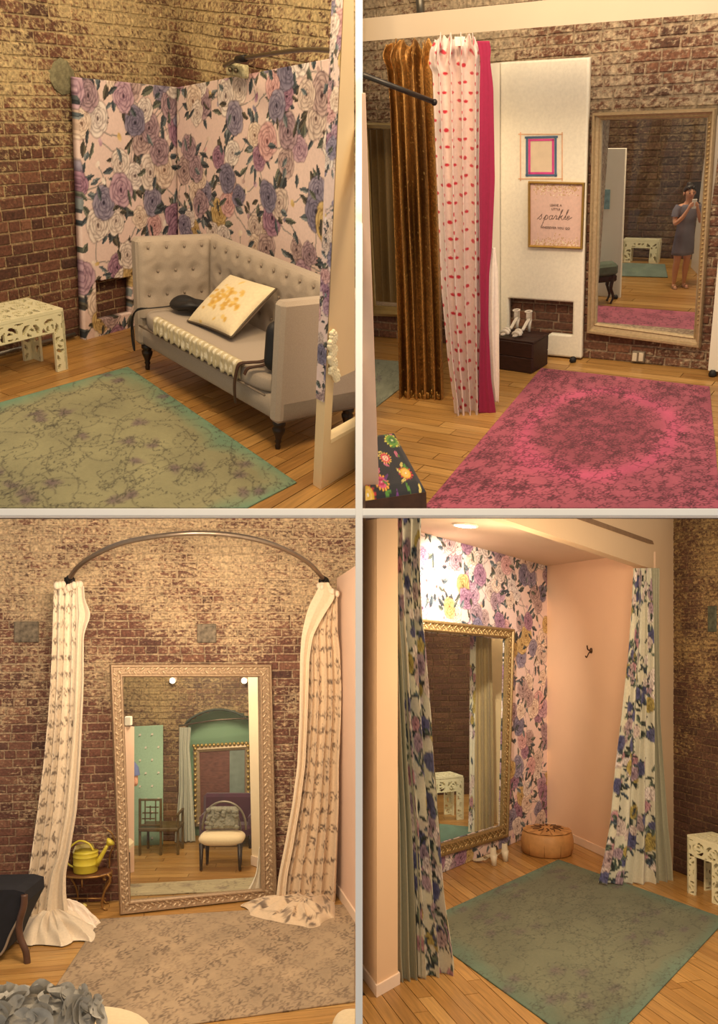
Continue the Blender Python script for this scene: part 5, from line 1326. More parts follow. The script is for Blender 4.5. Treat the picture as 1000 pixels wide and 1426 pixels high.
# blush side wall with baseboard
s0_, s1_ = R3.floor(469, 1243), R3.floor(499, 1290); ps3 = vplane(s0_, s1_); es3 = (s1_-s0_).normalized()
BLUSH = pm('blush_wall', (232, 196, 170), .75, var=.03, scale=3)
top3 = [R3.on(461, 807, ps3), R3.on(496, 786, ps3)]
s0_.x = min(s0_.x, -.03); q_ = R3.on(494.5, 1283, ps3)
sw3 = solo('wall_right', MB().slab([s0_, Vector((s1_.x, s1_.y, 0)), Vector((s1_.x, s1_.y, top3[1].z)), Vector((s0_.x, s0_.y, top3[0].z))], (.03, .0, 0)), BLUSH, R3, s0_, kind='structure'); clip_side(sw3, -.012, True)
bb = solo('baseboard_right', MB().slab([s0_+ps3[1]*.012, s1_+ps3[1]*.012, s1_+ps3[1]*.012+Vector((0, 0, .085)), s0_+ps3[1]*.012+Vector((0, 0, .085))], -ps3[1]*.012), pm('white_skirting', (240, 214, 188), .5, var=.02), R3, s0_, kind='structure'); clip_side(bb, -.012, True)
# grey plates set in the bricks
for (x, y, w_, h_, lab) in ((37, 880, .19, .165, 'round-cornered grey plate in the bricks beside the cream draped curtain'), (288, 882, .155, .155, 'square grey plate in the bricks above the leaning mirror')):
    p = R3.on(x, y, vplane(c0, c1, .008)); k = MB().box((0, 0, 0), (w_, .016, h_), bev=.006)
    rz3 = Matrix.Rotation(math.atan2(e3.y, e3.x), 3, 'Z'); k.v = [tuple(p+rz3 @ Vector(v)) for v in k.v]
    solo('wall_plate', k, pm('stained_plate', (150, 134, 112), .7, .3, var=.35, scale=30, bump=.5), R3, p, lab, 'wall plate')

# ---------------------------------------------------------------- room three: curved rail and draped curtains
pr3 = lambda d: vplane(c0, c1, d)
arcp = [(97, 805, .22), (108, 790, .36), (130, 774, .55), (165, 758, .78), (205, 749, .95), (250, 743.5, 1.04), (290, 742.5, 1.06), (330, 746, 1.0), (370, 755, .88), (405, 769, .68), (432, 786, .46), (450, 806, .24)]
rp = [R3.on(x, y, pr3(d)) for x, y, d in arcp]
ar = thing('curtain_rail', R3, rp[0], 'long bowed grey pipe rail arching over the leaning mirror', 'curtain rail'); LA = local(ar, R3)
part('pipe', MB().tube(smoothpath(rp, 6), .0185, 12), pm('brushed_pipe', (148, 130, 112), .35, .8, var=.1), ar, True, M=LA)
part('joint', MB().tube([rp[6]+(rp[7]-rp[6])*.2, rp[6]+(rp[7]-rp[6])*.28], .021, 12), pm('pipe_joint', (110, 96, 82), .4, .8), ar, True, M=LA)
for i, (x, y) in ((0, (97, 807)), (-1, (451, 808))):
    w_ = R3.on(x, y+2, pr3(.0)); part('bracket', MB().tube([rp[i], rp[i]+(w_-rp[i])*.5+Vector((0, 0, -.02)), w_], .012, 8), MATS['black_iron'], ar, True, M=LA)
    part('collar', MB().ball(rp[i], .026, 10, 8), MATS['black_iron'], ar, True, M=LA)
    part('wall_flange', MB().lathe([(.045, 0), (.045, .012), (.02, .02)], w_, 12, Matrix.Rotation(math.pi/2, 3, 'X')), MATS['black_iron'], ar, True, M=LA)
def toile(w, h, seed, base=(226, 208, 182), ink=(104, 86, 72)):
    c = Canvas(w, h, base, .006); r = random.Random(seed); row = 0; y = .05
    while y < h:
        x = r.random()*.1
        while x < w:
            for k in range(9):
                a = r.random()*6.28; d = r.random()*.055
                c.leaf(x+d*1.5*math.cos(a), y+d*math.sin(a), r.uniform(.025, .055), r.uniform(.012, .022), r.random()*6.28, ink, ink, r.uniform(.35, .8))
            p = [(x+t*.14-.07, y+.02*math.sin(t*7+row)) for t in np.linspace(0, 1, 8)]; c.stroke(p, .008, ink, .55)
            x += r.uniform(.13, .2)
        y += .13; row += 1
    return c
def puddle(room, parent, outline, h, canvas, mat_, seed, name='puddle', top=None, rings=26, n=110):
    """cloth heaped on the floor: outline in pixels (closed), folds running out from the middle"""
    r = np.random.default_rng(seed); O = np.array([room.floor(*p) for p in outline]); m = len(O)
    t = np.linspace(0, m, n, endpoint=False); i0 = t.astype(int); f = (t-i0); f = f*f*(3-2*f)
    B = O[i0 % m]*(1-f[:, None])+O[(i0+1) % m]*f[:, None]
    c = np.array(room.floor(*top)) if top else B.mean(0)
    P = np.zeros((rings, n, 3)); ph = r.random(8)*6.28; th = np.linspace(0, 2*np.pi, n, endpoint=False)
    for k in range(rings):
        s = k/(rings-1)
        fold = sum(np.sin(q*th+ph[q % 8]+3.2*s*np.sin(ph[(q+1) % 8])) for q in (5, 9, 14))/3
        wob = 1+.05*np.sin(7*th+ph[2]+4*s)*s
        P[k] = c+(B-c)*(s*wob)[:, None]
        z = h*(1-s**1.5)+h*.24*fold*s*(1-s)*2.6+.024*(1+np.sin(11*th+9*s+ph[3]))*s*(s < .97)*(.4+.6*np.sin(np.pi*s))
        P[k, :, 2] = np.maximum(.010, z+.006)
    P = np.concatenate([P, P[:, :1]], 1)
    uu_, vv_ = np.meshgrid(np.linspace(0, 1, n+1), np.linspace(0, .4, rings))
    me = paint_mesh(name, P-np.array(local(parent, room).inverted().translation), canvas.sample(uu_, vv_), mat_)
    o = bpy.data.objects.new(name, me); col.objects.link(o); o.parent = parent; return o
TO = toile(.5, 2.7, 4)
pl3 = vplane(R3.floor(30, 1291), R3.floor(120, 1288))
cl = thing('draped_curtain', R3, R3.floor(80, 1290), 'cream toile curtain with a plain border, pooling beside the plant table', 'curtain')
cloth(R3, 'printed_cloth', [(816, 76, 108), (830, 75, 108), (900, 73, 107), (950, 71, 106), (1000, 68, 104), (1066, 62, 100), (1130, 54, 94), (1200, 44, 84), (1245, 38, 72), (1290, 33, 66)], pl3, TO, FABRIC, 3.5, .03, parent=cl, seed=12, drift=.8)
LIN = flat(.4, 2.6, (216, 198, 172), .02, 5, .06)
cloth(R3, 'plain_border', [(816, 106, 117), (838, 106, 119), (848, 106, 125), (858, 106, 127), (872, 106, 121), (885, 106, 117), (950, 104, 117), (1000, 102, 115), (1066, 97, 112), (1130, 91, 107), (1190, 80, 97), (1215, 70, 92), (1245, 64, 92), (1285, 58, 98)], (pl3[0]+pl3[1]*.012, pl3[1]), LIN, FABRIC, 1.6, .018, parent=cl, seed=13, nu=50)
puddle(R3, cl, [(24, 1312), (32, 1286), (70, 1274), (100, 1275), (118, 1281), (138, 1287), (132, 1300), (126, 1314), (100, 1312), (85, 1322), (64, 1316), (44, 1320)], .12, flat(1, .5, (222, 204, 178), .02, 6, .15), FABRIC, 3, 'pooled_hem', top=(72, 1286))
puddle(R3, cl, [(62, 1277), (84, 1273), (100, 1274), (118, 1278), (138, 1286), (134, 1293), (112, 1294), (90, 1290), (70, 1284)], .15, flat(1, .5, (236, 218, 198), .02, 6, .08), FABRIC, 5, 'pooled_border', top=(92, 1281))
kn = MB(); r_ = random.Random(8)
for i in range(9): kn.ball(R3.on(80+i*4, 818+r_.uniform(-4, 3), pl3)+pl3[1]*r_.uniform(-.01, .03), (.022, .02, .03), 8, 6)
part('gathered_header', kn, pm('cream_cloth', (228, 208, 182), .9, var=.08), cl, True, M=local(cl, R3))
TO2 = toile(.62, 2.6, 9, (206, 180, 148), (92, 72, 58))
pr3r = vplane(R3.floor(380, 1262), R3.floor(468, 1256))
cr = thing('draped_curtain', R3, R3.floor(425, 1262), 'tan toile curtain hanging by the blush wall, pooling at the mirror corner', 'curtain')
cloth(R3, 'printed_cloth', [(822, 440, 470), (850, 436, 470), (880, 428, 470), (905, 427, 473), (960, 427, 475), (1000, 425, 474), (1066, 420, 471), (1120, 413, 471), (1180, 402, 469), (1220, 394, 468), (1275, 388, 466)], pr3r, TO2, FABRIC, 5, .028, parent=cr, seed=16, drift=.7)
cloth(R3, 'plain_border', [(811, 447, 456), (826, 440, 468), (838, 433, 464), (850, 428, 455), (866, 424, 446), (885, 420, 436), (915, 418, 431), (1000, 417, 428), (1066, 414, 425), (1120, 407, 418), (1180, 396, 408), (1220, 388, 400), (1266, 383, 396)], (pr3r[0]+pr3r[1]*.03, pr3r[1]), flat(.4, 2.6, (216, 194, 164), .02, 5, .05), FABRIC, 1.3, .016, parent=cr, seed=17, nu=40)
puddle(R3, cr, [(336, 1264), (345, 1259), (372, 1257), (400, 1246), (440, 1250), (466, 1256), (464, 1280), (446, 1290), (428, 1295), (404, 1288), (372, 1284), (350, 1275)], .10, toile(1.0, .6, 3, (206, 180, 148), (92, 72, 58)), FABRIC, 8, 'pooled_hem', top=(422, 1268))
kn = MB()
for i in range(8): kn.ball(R3.on(444+i*3.6, 816+i*1.6, pr3r)+pr3r[1]*r_.uniform(0, .03), (.02, .02, .028), 8, 6)
part('gathered_header', kn, MATS['cream_cloth'], cr, True, M=local(cr, R3))

# ---------------------------------------------------------------- room three: leaning mirror with carved frame
mA, mB_ = R3.floor(167, 1274), R3.floor(386, 1249); nv3 = vplane(mA, mB_)[1]; al = math.radians(2.5)
pm3 = (mA, (nv3*math.cos(al)+Vector((0, 0, math.sin(al)))).normalized())
MO3 = [(153, 925), (378, 925), (386, 1248.5), (167, 1273.5)]
mm3 = thing('leaning_mirror', R3, (mA+mB_)/2, 'huge carved champagne mirror leaning on the bricks between toile curtains', 'mirror')
CARV = pm('carved_champagne', (180, 150, 118), .5, .3, var=.18, scale=70)
f3 = frame(R3, 'frame', pm3, MO3, MI3, [(0, -.05), (0, .012), (.08, .03), (.2, .03), (.26, .016), (.74, .016), (.8, .028), (.92, .028), (1, .012), (1, -.03)], CARV, mm3)
glass(R3, pm3, MI3, mm3, -.01)
def carving(room, pl, outer, inner, step, parent, mat_, kinds=3, h=.017, t0=.5, amp=.17, M=None):
    """acanthus band: leaf pairs and buds winding along the flat of the frame"""
    mb_ = MB(); O = [room.on(x, y, pl) for x, y in outer]; I = [room.on(x, y, pl) for x, y in inner]; n_ = pl[1]
    for k in range(4):
        a, b = O[k]+(I[k]-O[k])*t0, O[(k+1) % 4]+(I[(k+1) % 4]-O[(k+1) % 4])*t0; L = (b-a).length; e_ = (b-a).normalized(); w_ = n_.cross(e_).normalized(); wd = ((I[k]-O[k]).length)*amp*1.2
        N_ = int(L/step)
        for i in range(N_):
            c = a+e_*((i+.5)/N_*L)+n_*h; s = 1 if i % 2 else -1
            rot = Matrix((e_, w_, n_)).transposed() @ Matrix.Rotation(s*.75, 3, 'Z')
            mb_.ball(c+w_*(s*wd*.55), (step*.52, step*.2, step*.16), 7, 4, rot)
            rot = Matrix((e_, w_, n_)).transposed() @ Matrix.Rotation(-s*.5, 3, 'Z')
            mb_.ball(c-w_*(s*wd*.7)+e_*step*.3, (step*.36, step*.16, step*.13), 7, 4, rot)
            mb_.ball(c+e_*step*.5, (step*.14, step*.14, step*.14), 6, 4)
    o = part('carved_band', mb_, mat_, parent, True); o.data.transform(local(mm3 if M is None else M, room)); o['kind'] = 'stuff'; return o
carving(R3, pm3, MO3, MI3, .055, f3, pm('carving_pale', (210, 182, 146), .45, .3, var=.15, scale=80))  # carved band in a paler tone than the frame

# ---------------------------------------------------------------- room three: plant table, watering can
tc_ = R3.floor(121, 1264); tz = R3.height(tc_, 1213); BRASS = pm('aged_brass', (170, 126, 70), .4, .6, var=.2)
tb = thing('plant_table', R3, tc_, 'small round table with scrolled brass legs holding a watering can', 'table')
part('top', MB().lathe([(.0, -.012), (.185, -.012), (.19, -.004), (.185, 0), (0, 0)], (0, 0, tz), 28, sy=.72), pm('walnut_top', (110, 66, 40), .4, var=.3, scale=10, stretch=(1, 6, 1)), tb)
part('rim', MB().tube([(.19*math.cos(a), .137*math.sin(a), tz-.012) for a in np.linspace(0, 6.283, 33)[:-1]], .009, 8, closed=True), BRASS, tb, True)
for (x, y) in ((.165, -.06), (-.165, -.06), (.13, .09), (-.13, .09)):
    s = 1 if x > 0 else -1
    lg = part('leg', MB().tube(smoothpath([Vector(p) for p in ((x+s*.015, y, .006), (x-s*.015, y, .012), (x-s*.03, y, tz*.2), (x-s*.01, y, tz*.5), (x+s*.035, y, tz*.78), (x+s*.02, y, tz*.95), (x-s*.01, y, tz*.93), (x-s*.015, y, tz*.84), (x+s*.002, y, tz*.83))], 5), .0085, 8), BRASS, tb, True)
for s, hh in ((1, .3), (-1, .27)):
    part('scroll', MB().tube(smoothpath([Vector(p) for p in ((s*.15, .09, tz), (s*.155, .09, tz+hh*.35), (s*.19, .09, tz+hh*.65), (s*.17, .09, tz+hh*.9), (s*.13, .09, tz+hh))], 5), .006, 8), BRASS, tb, True)
part('cross_bar', MB().tube([(-.15, 0, tz*.25), (.15, 0, tz*.25)], .006, 8), BRASS, tb, True)
part('pendant', MB().tube([(0, -.12, tz-.01), (0, -.12, tz-.09)], .006, 6), BRASS, tb, True)
cc_ = tc_+Vector((-.005, -.015, tz+.002)); YEL = pm('yellow_enamel', (214, 196, 66), .4, var=.06)
wc = thing('watering_can', R3, cc_, 'yellow metal watering can standing on the brass plant table', 'watering can')
part('body', MB().lathe([(.088, 0), (.092, .006), (.093, .06), (.096, .062), (.093, .066), (.094, .12), (.097, .122), (.094, .126), (.095, .155), (.098, .158), (.0, .150)], (0, 0, 0), 28), YEL, wc, True)
part('hood', MB().grid(lambda u, v: (.098*math.cos(math.pi*(.35+.9*u))*(1-.25*v), .098*math.sin(math.pi*(.35+.9*u))*(1-.25*v), .157+.045*math.sin(math.pi*v*.5)), 16, 6), pm('cream_enamel', (228, 214, 150), .4), wc, True)
sp_ = part('spout', MB().tube([(.085, -.01, .05), (.12, -.015, .11), (.16, -.02, .18), (.18, -.02, .215)], [.022, .018, .014, .012], 10), YEL, wc, True)
part('rose_head', MB().lathe([(.012, 0), (.036, .035), (.037, .042), (.0, .048)], (.175, -.02, .21), 14, Matrix.Rotation(.75, 3, 'Y')), YEL, sp_, True)
part('handle', MB().tube(smoothpath([Vector(p) for p in ((-.09, 0, .03), (-.145, 0, .07), (-.14, 0, .16), (-.06, 0, .235), (.02, 0, .22), (.06, 0, .165))], 5), .0075, 8), YEL, wc, True)
tg = R3.floor(117, 1270); solo('price_tag', MB().box(tg+Vector((0, 0, .045)), (.035, .035, .03), Matrix.Rotation(.5, 3, 'Y'), bev=.004), pm('tag_yellow', (220, 200, 110), .6), R3, tg, 'little yellow tag hanging below the plant table', 'tag')
# ---------------------------------------------------------------- room three: rug and the seats in front
def damask(w, h, base, ink, seed):
    c = Canvas(w, h, base, .007); r = random.Random(seed); c.a *= (1+.25*(vnoise(c.ny, c.nx, 7, 9, seed)-.5))[..., None]; row = 0; y = 0
    while y < h+.1:
        x = .135 if row % 2 else 0
        while x < w+.1:
            al = r.uniform(.12, .5)
            for q, m_ in ((.018, 5), (.042, 8), (.066, 8)):
                for k in range(m_):
                    a = 6.283*k/m_+row; c.leaf(x+q*1.25*math.cos(a)+r.uniform(-.02, .02), y+q*math.sin(a)+r.uniform(-.012, .012), .048, .019, a+r.choice((0, 1.57)), ink, ink, al)
            p = [(x+.1*math.cos(t), y+.085*math.sin(t)) for t in np.linspace(0, 6.283, 18)]; x += .27
        y += .125; row += 1
    vines(c, r, 150, ink, .006, .16, .3, 2.0)
    return c.warp(.010, 8, seed)
rp3 = damask(2.4, 1.4, (160, 136, 106), (96, 74, 56), 6)
for k in range(70): pass
rug_mesh(R3, 'faded_rug', [(140, 1281), (494, 1260), (494, 1396), (20, 1462)], rp3, 'faded grey-brown damask rug below the leaning mirror', step=.009)
NAVY = pm('navy_cloth', (26, 26, 34), .9, var=.2)
nc = R3.floor(12, 1352); ch_ = thing('navy_chair', R3, nc, 'dark navy chair corner with a curved wooden leg beside the pooled curtain', 'chair'); LC = local(ch_, R3)
pn = vplane(R3.floor(-10, 1340), R3.floor(40, 1340))
bz = [R3.on(x, y, pn) for x, y in ((-30, 1345), (2, 1330), (14, 1300), (26, 1276), (35, 1258), (34, 1243), (20, 1239), (-30, 1240))]
mb = MB(); nb_ = len(bz); mb.v = [tuple(p) for p in bz]+[tuple(p+Vector((0, .35, 0))) for p in bz]; mb.f = [tuple(range(nb_)), tuple(range(nb_, 2*nb_))[::-1]]+[(i, (i+1) % nb_, nb_+(i+1) % nb_, nb_+i) for i in range(nb_)]
part('back_upholstery', mb, NAVY, ch_, M=LC)
WAL = pm('walnut_frame', (92, 62, 46), .45, var=.2)
part('curved_arm', MB().tube(smoothpath([R3.on(x, y, (pn[0]-Vector((0, .01, 0)), pn[1])) for x, y in ((34, 1246), (33, 1262), (27, 1285), (28, 1305), (36, 1325), (38, 1342))], 5), .022, 10), WAL, ch_, True, M=LC)
part('leg', MB().tube([R3.on(38, 1340, pn), Vector((R3.on(36, 1352, pn).x, R3.on(36, 1352, pn).y, 0.0))], [.022, .015], 10), WAL, ch_, True, M=LC)
part('seat_rail', MB().tube(smoothpath([R3.on(x, y, (pn[0]-Vector((0, .012, 0)), pn[1])) for x, y in ((34, 1250), (28, 1274), (14, 1302), (2, 1328), (-25, 1346))], 5), .008, 8), pm('pale_piping', (150, 132, 112), .8), ch_, True, M=LC)
CRM = pm('cream_upholstery', (232, 208, 166), .9, var=.04, scale=60, bump=.2, sheen=.2)
def seat(room, centre, rx, ry, z, label, exp=3.0, clip=None, n=40):
    t = thing('upholstered_chair', room, centre, label, 'chair')
    f = lambda a: math.copysign(abs(a)**(2/exp), a)
    o = part('seat', MB().grid(lambda u, v: (rx*f(math.cos(6.2832*u))*math.sin(math.pi*v)**.45, ry*f(math.sin(6.2832*u))*math.sin(math.pi*v)**.45, z-.09-.09*math.cos(math.pi*v)), n, 18, True), CRM, t, True)
    if clip is not None: clip_side(o, *clip)
    for sx in (-1, 1):
        for sy in (-1, 1):
            l = part('leg', MB().tube([(sx*rx*.75, sy*ry*.75, z-.17), (sx*rx*.8, sy*ry*.8, 0)], [.022, .012], 10), DARKWOOD, t, True)
    return t
sc_ = R3.floor(80, 1436, .46); sc_.z = 0
seat(R3, sc_, .40, .36, .46, 'cream upholstered chair seat under the ruffled grey cushion', 2.6)
sr_ = R3.floor(500, 1417, .44); sr_.z = 0; sr_.x = -.03
st3 = seat(R3, sr_, .10, .16, .44, 'rounded corner of a cream seat on the bare floor by the rug', 2.6, clip=(-.018, True))
for o in [x for x in st3.children if x.name.startswith('leg')]:
    if max(v.co.x for v in o.data.vertices) > .01: bpy.data.objects.remove(o)
# ruffled cushion: petals of cloth in rows
rc = R3.floor(46, 1414, .56); rcz = .56
rt = thing('ruffled_cushion', R3, Vector((rc.x, rc.y, .47)), 'grey cushion covered in ruffled cloth petals on the cream chair', 'cushion'); RF = pm('ruffle_grey', (196, 190, 178), .9, var=.15, scale=30)
part('pad', MB().grid(lambda u, v: (.27*math.copysign(abs(math.cos(6.2832*u))**.6, math.cos(6.2832*u))*math.sin(math.pi*v)**.5, .13*math.sin(6.2832*u)*math.sin(math.pi*v)**.5, .07-.07*math.cos(math.pi*v)), 24, 10, True), RF, rt, True)
r_ = random.Random(12)
for k in range(95):
    a, el = r_.uniform(0, 6.283), math.asin(r_.random()**.8*.98)
    nn_ = Vector((math.cos(a)*math.cos(el), math.sin(a)*math.cos(el), math.sin(el)))
    p_ = Vector((.265*nn_.x, .135*nn_.y, .085+.075*nn_.z)); t1 = nn_.orthogonal().normalized(); t2 = nn_.cross(t1); b = r_.random()*6.283; sz = r_.uniform(.04, .07); ph = r_.random()*6
    def pet(u, v, p_=p_, t1=t1, t2=t2, nn_=nn_, b=b, sz=sz, ph=ph):
        an = (u-.5)*3.0; rr = sz*(.2+.8*v); return p_+t1*(rr*math.cos(b+an))+t2*(rr*math.sin(b+an))+nn_*(.006+.026*v*v*(1+.35*math.sin(3*an+ph)))
    part('petal', MB().grid(pet, 10, 4), RF, rt, True)
# ---------------------------------------------------------------- room three: behind the glass (what the leaning mirror shows)
plank_floor(R3, 'floor_reflected', [R3.floor(120, 1258), R3.floor(396, 1247), R3.floor(392, 1160), R3.floor(140, 1160)], Vector((1, .05, 0)), .1, OAK, 1.2, 41)
T3d = [(92, 64, 46), (120, 86, 62), (104, 74, 54), (136, 100, 72)]
b3d = brick_mat('reflected_brick', R3, T3d, (206, 176, 124), .2, 2.4, .16, .42); m3d = brick_mat('reflected_mortar', R3, T3d, (190, 162, 116), .2, 2.4, .3, .44, mortar=True)
f0, f1 = R3.floor(150, 1171), R3.floor(372, 1171); ef = (f1-f0).normalized(); pf3 = vplane(f0, f1); A_f = f0-ef*.3
nh = []
for (xa, xb, ya, yb) in ((259, 352, 1172, 1008), (262, 352, 1008, 1002), (270, 350, 1002, 997), (279, 340, 997, 993), (290, 328, 993, 989)):
    u0, z0 = uz(R3, xa, ya, A_f, ef, pf3); u1, z1 = uz(R3, xb, yb, A_f, ef, pf3); nh.append((u0, u1, max(0.0, z0), z1))
brick_wall(R3, 'wall_reflected', A_f, f1+ef*.2, 2.0, .062, .19, b3d, m3d, holes=nh, seed=44, limit=200, vis=lambda x, y: 170 < x < 350 and 940 < y < 1165)
MINT = pm('mint_paint', (146, 186, 150), .75, var=.05, scale=3)
pn3 = vplane(f0, f1, -.22)
solo('niche_wall', MB().slab([R3.on(x, y, pn3) for x, y in ((245, 1180), (370, 1180), (370, 975), (245, 975))], -pn3[1]*.03), MINT, R3, R3.on(300, 1170, pn3), kind='structure')
lamp('AREA', R3, (-1.45, 7.4, 2.25), 26, WARM3, .4, (-1.5, 8.4, .6), name='mirror_fill_light')  # added fill, lights the niche and chairs behind the leaning mirror
# arch rim
ap = [R3.on(258+94*t, 1009-21*math.sin(math.pi*t)**.7, vplane(f0, f1, .01)) for t in np.linspace(0, 1, 24)]
solo('arch_rim', MB().tube(ap, .012, 8), pm('dark_green_rim', (66, 76, 62), .6), R3, ap[0], 'dark rim of the arched mint niche seen in the leaning mirror', 'arch', smooth=True)
rr3 = [R3.on(249, 1011, vplane(f0, f1, .06)), R3.on(300, 1003, vplane(f0, f1, .12)), R3.on(349, 1000, vplane(f0, f1, .06))]
solo('niche_rail', MB().tube(smoothpath(rr3, 8), .009, 8), STEEL, R3, rr3[0], 'slim curtain rail across the mint niche in the leaning mirror', 'curtain rail', smooth=True)
SC = Canvas(.6, 1.3, (196, 196, 178), .006)
for k in range(7): SC.stroke([(.04+k*.085, 0), (.04+k*.085, 1.3)], .016, (110, 116, 106), .7)
tag(cloth(R3, 'striped_curtain', [(1013, 250, 266), (1040, 250, 264), (1100, 250, 268), (1172, 244, 272)], vplane(f0, f1, .09), SC, FABRIC, 4, .02, seed=25, nu=60), 'pale striped curtain beside the mint niche seen in the leaning mirror', 'curtain')
DM = Canvas(.5, 1.3, (160, 192, 162), .006); r_ = random.Random(2)
for j in range(10):
    for i in range(4): DM.leaf(.06+i*.12+(.06 if j % 2 else 0), .06+j*.13, .03, .014, .6, (90, 110, 80), (90, 110, 80)); DM.ellipse(.06+i*.12+(.06 if j % 2 else 0), .07+j*.13, .011, .011, 0, (226, 214, 196), 1, .3)
pdm = vplane(R3.floor(180, 1178), R3.floor(230, 1176))
tag(quad_panel(R3, 'dotted_mint_board', pdm, [(186, 1012), (227, 1010), (227, 1176.5), (186, 1178)], DM, PAINT, .03), 'mint board with small sprigs seen in the leaning mirror', 'panel')
ppk = vplane(R3.floor(160, 1220), R3.floor(188, 1214))
solo('blush_board', MB().slab([R3.on(x, y, ppk) for x, y in ((160, 1222), (187, 1214), (187, 1012), (160, 1012))], -ppk[1]*.03), BLUSH, R3, R3.on(175, 1216, ppk), 'blush board edge with a white block on top in the leaning mirror', 'panel')
solo('white_block', MB().box(R3.on(179, 1011, ppk)+Vector((0, -.0, .045)), (.06, .05, .08), bev=.006), WH, R3, R3.on(179, 1011, ppk), 'small white block on top of the reflected blush board', 'block')
pcl3 = vplane(R3.floor(352, 1205), R3.floor(378, 1214))
crp = thing('cream_pillar', R3, R3.on(360, 1206, pcl3), 'cream pillar with skirting at the side of the leaning mirror picture', 'pillar'); LP_ = local(crp, R3)
part('shaft', MB().slab([R3.on(x, y, pcl3) for x, y in ((351, 1204), (376, 1212), (376, 925), (345, 925))], -pcl3[1]*.06), pm('cream_wall', (244, 222, 186), .7, var=.02), crp, M=LP_)
part('skirting', MB().slab([R3.on(x, y, pcl3)+pcl3[1]*.001 for x, y in ((351, 1204), (376, 1212), (376, 1199), (351, 1191))], pcl3[1]*.012), MATS['white_skirting'], crp, M=LP_)
# ornate gilt mirror in the niche, with brick and a grey board painted in as its reflection
pg3 = vplane(f0, f1, -.16); gm = thing('gilt_mirror', R3, R3.on(310, 1150, pg3), 'bead-framed gilt mirror in the mint niche', 'mirror'); LG = local(gm, R3)
gO, gI = [(270, 1040), (349, 1035), (349, 1150), (272, 1150)], [(278, 1047), (342, 1043), (342, 1142), (280, 1142)]
fgm = frame(R3, 'frame', pg3, gO, gI, [(0, 0), (0, .03), (.5, .04), (1, .02), (1, 0)], GOLDF, gm)
bd3 = MB()
for k in range(15):
    for (x, y) in ((271+k*5.6, 1038-.3*k), (273, 1042+k*7.2), (346.5, 1038+k*7.2)): bd3.ball(R3.on(x, y, pg3)+pg3[1]*.04, .02, 8, 6)
o = part('beading', bd3, pm('bright_gilt', (206, 176, 104), .35, .6), fgm, True); o.data.transform(LG); o['kind'] = 'stuff'
part('glass', MB().add([R3.on(x, y, pg3)+pg3[1]*.008 for x, y in gI], [(0, 1, 2, 3)]), pm('painted_brick_reflection', (136, 92, 82), .3, var=.25, scale=22, stretch=(1, 1, 3)), gm, M=LG)  # opaque pane, the reflected bricks are put into its colour
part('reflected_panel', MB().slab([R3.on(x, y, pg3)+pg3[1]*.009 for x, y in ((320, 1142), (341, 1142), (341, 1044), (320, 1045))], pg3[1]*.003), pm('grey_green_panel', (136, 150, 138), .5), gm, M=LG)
# plum sofa
ps_ = R3.floor(316, 1176); PLM = pm('plum_velvet', (74, 26, 50), .8, var=.15, sheen=.4); vs_ = thing('plum_sofa', R3, ps_, 'plum velvet sofa back seen in the leaning mirror behind the cream chair', 'sofa')
zz_ = R3.height(ps_, 1106)
part('backrest', MB().box((.02, .06, zz_*.5+.06), (.52, .1, zz_-.12), bev=.03), PLM, vs_); part('seat', MB().box((.02, -.06, zz_*.33), (.52, .2, .12), bev=.03), PLM, vs_)
for s in (-1, 1):
    part('arm', MB().box((.02+s*.24, -.03, zz_*.4), (.07, .24, zz_*.5), bev=.03), PLM, vs_)
    for y in (-.14, .08): part('leg', MB().tube([(.02+s*.23, y, zz_*.27), (.02+s*.23, y, 0)], .015, 8), DARKWOOD, vs_, True)
# cream chair with a hooped back and a ruffled cushion
cc3 = R3.floor(307, 1214); sz3 = R3.height(cc3, 1172)
hc = thing('hooped_chair', R3, cc3, 'cream-seated chair with a thin hooped back seen in the leaning mirror', 'chair')
part('seat', MB().grid(lambda u, v: (.205*math.copysign(abs(math.cos(6.2832*u))**.5, math.cos(6.2832*u))*math.sin(math.pi*v)**.4, .10+.14*math.copysign(abs(math.sin(6.2832*u))**.5, math.sin(6.2832*u))*math.sin(math.pi*v)**.4, sz3+.01-.055*math.cos(math.pi*v)), 30, 12, True), CRM, hc, True)
for x, y in ((-.17, .0), (.17, .0), (-.15, .2), (.15, .2)):
    lg = part('leg', MB().tube([(x, y, sz3-.02), (x*1.02, y, .03), (x*1.03, y, .012)], [.022, .013, .012], 10), DARKWOOD, hc, True); part('caster', MB().ball((x*1.03, y, .012), .012, 8, 6), BRASS, lg, True)
part('hoop_back', MB().tube([(.2*math.cos(a), .22, sz3+.04+.27*math.sin(a)**.8) for a in np.linspace(.02, 3.12, 20)], .011, 8), pm('pale_metal', (150, 140, 122), .4, .5), hc, True)
part('hoop_back', MB().tube([(.15*math.cos(a), .225, sz3+.04+.2*math.sin(a)**.8) for a in np.linspace(.02, 3.12, 20)], .008, 8), MATS['pale_metal'], hc, True)
rq = thing('ruffled_cushion', R3, cc3+Vector((.0, .15, sz3+.07)), 'grey ruffled cushion propped on the hooped chair in the leaning mirror', 'cushion')
RF2 = pm('ruffle_stone', (150, 146, 128), .9, var=.25, scale=60)
part('pad', MB().box((0, 0, .11), (.28, .08, .2), Matrix.Rotation(-.25, 3, 'X'), bev=.03), RF2, rq)
r_ = random.Random(4)
for k in range(34):
    x, z = r_.uniform(-.14, .14), r_.uniform(.02, .2); part('petal', MB().ball((x, -.045-.25*(0-z)*.15, z), (r_.uniform(.02, .032), .016, r_.uniform(.014, .022)), 7, 5, Matrix.Rotation(r_.uniform(-.6, .6), 3, 'Y')), RF2, rq, True)
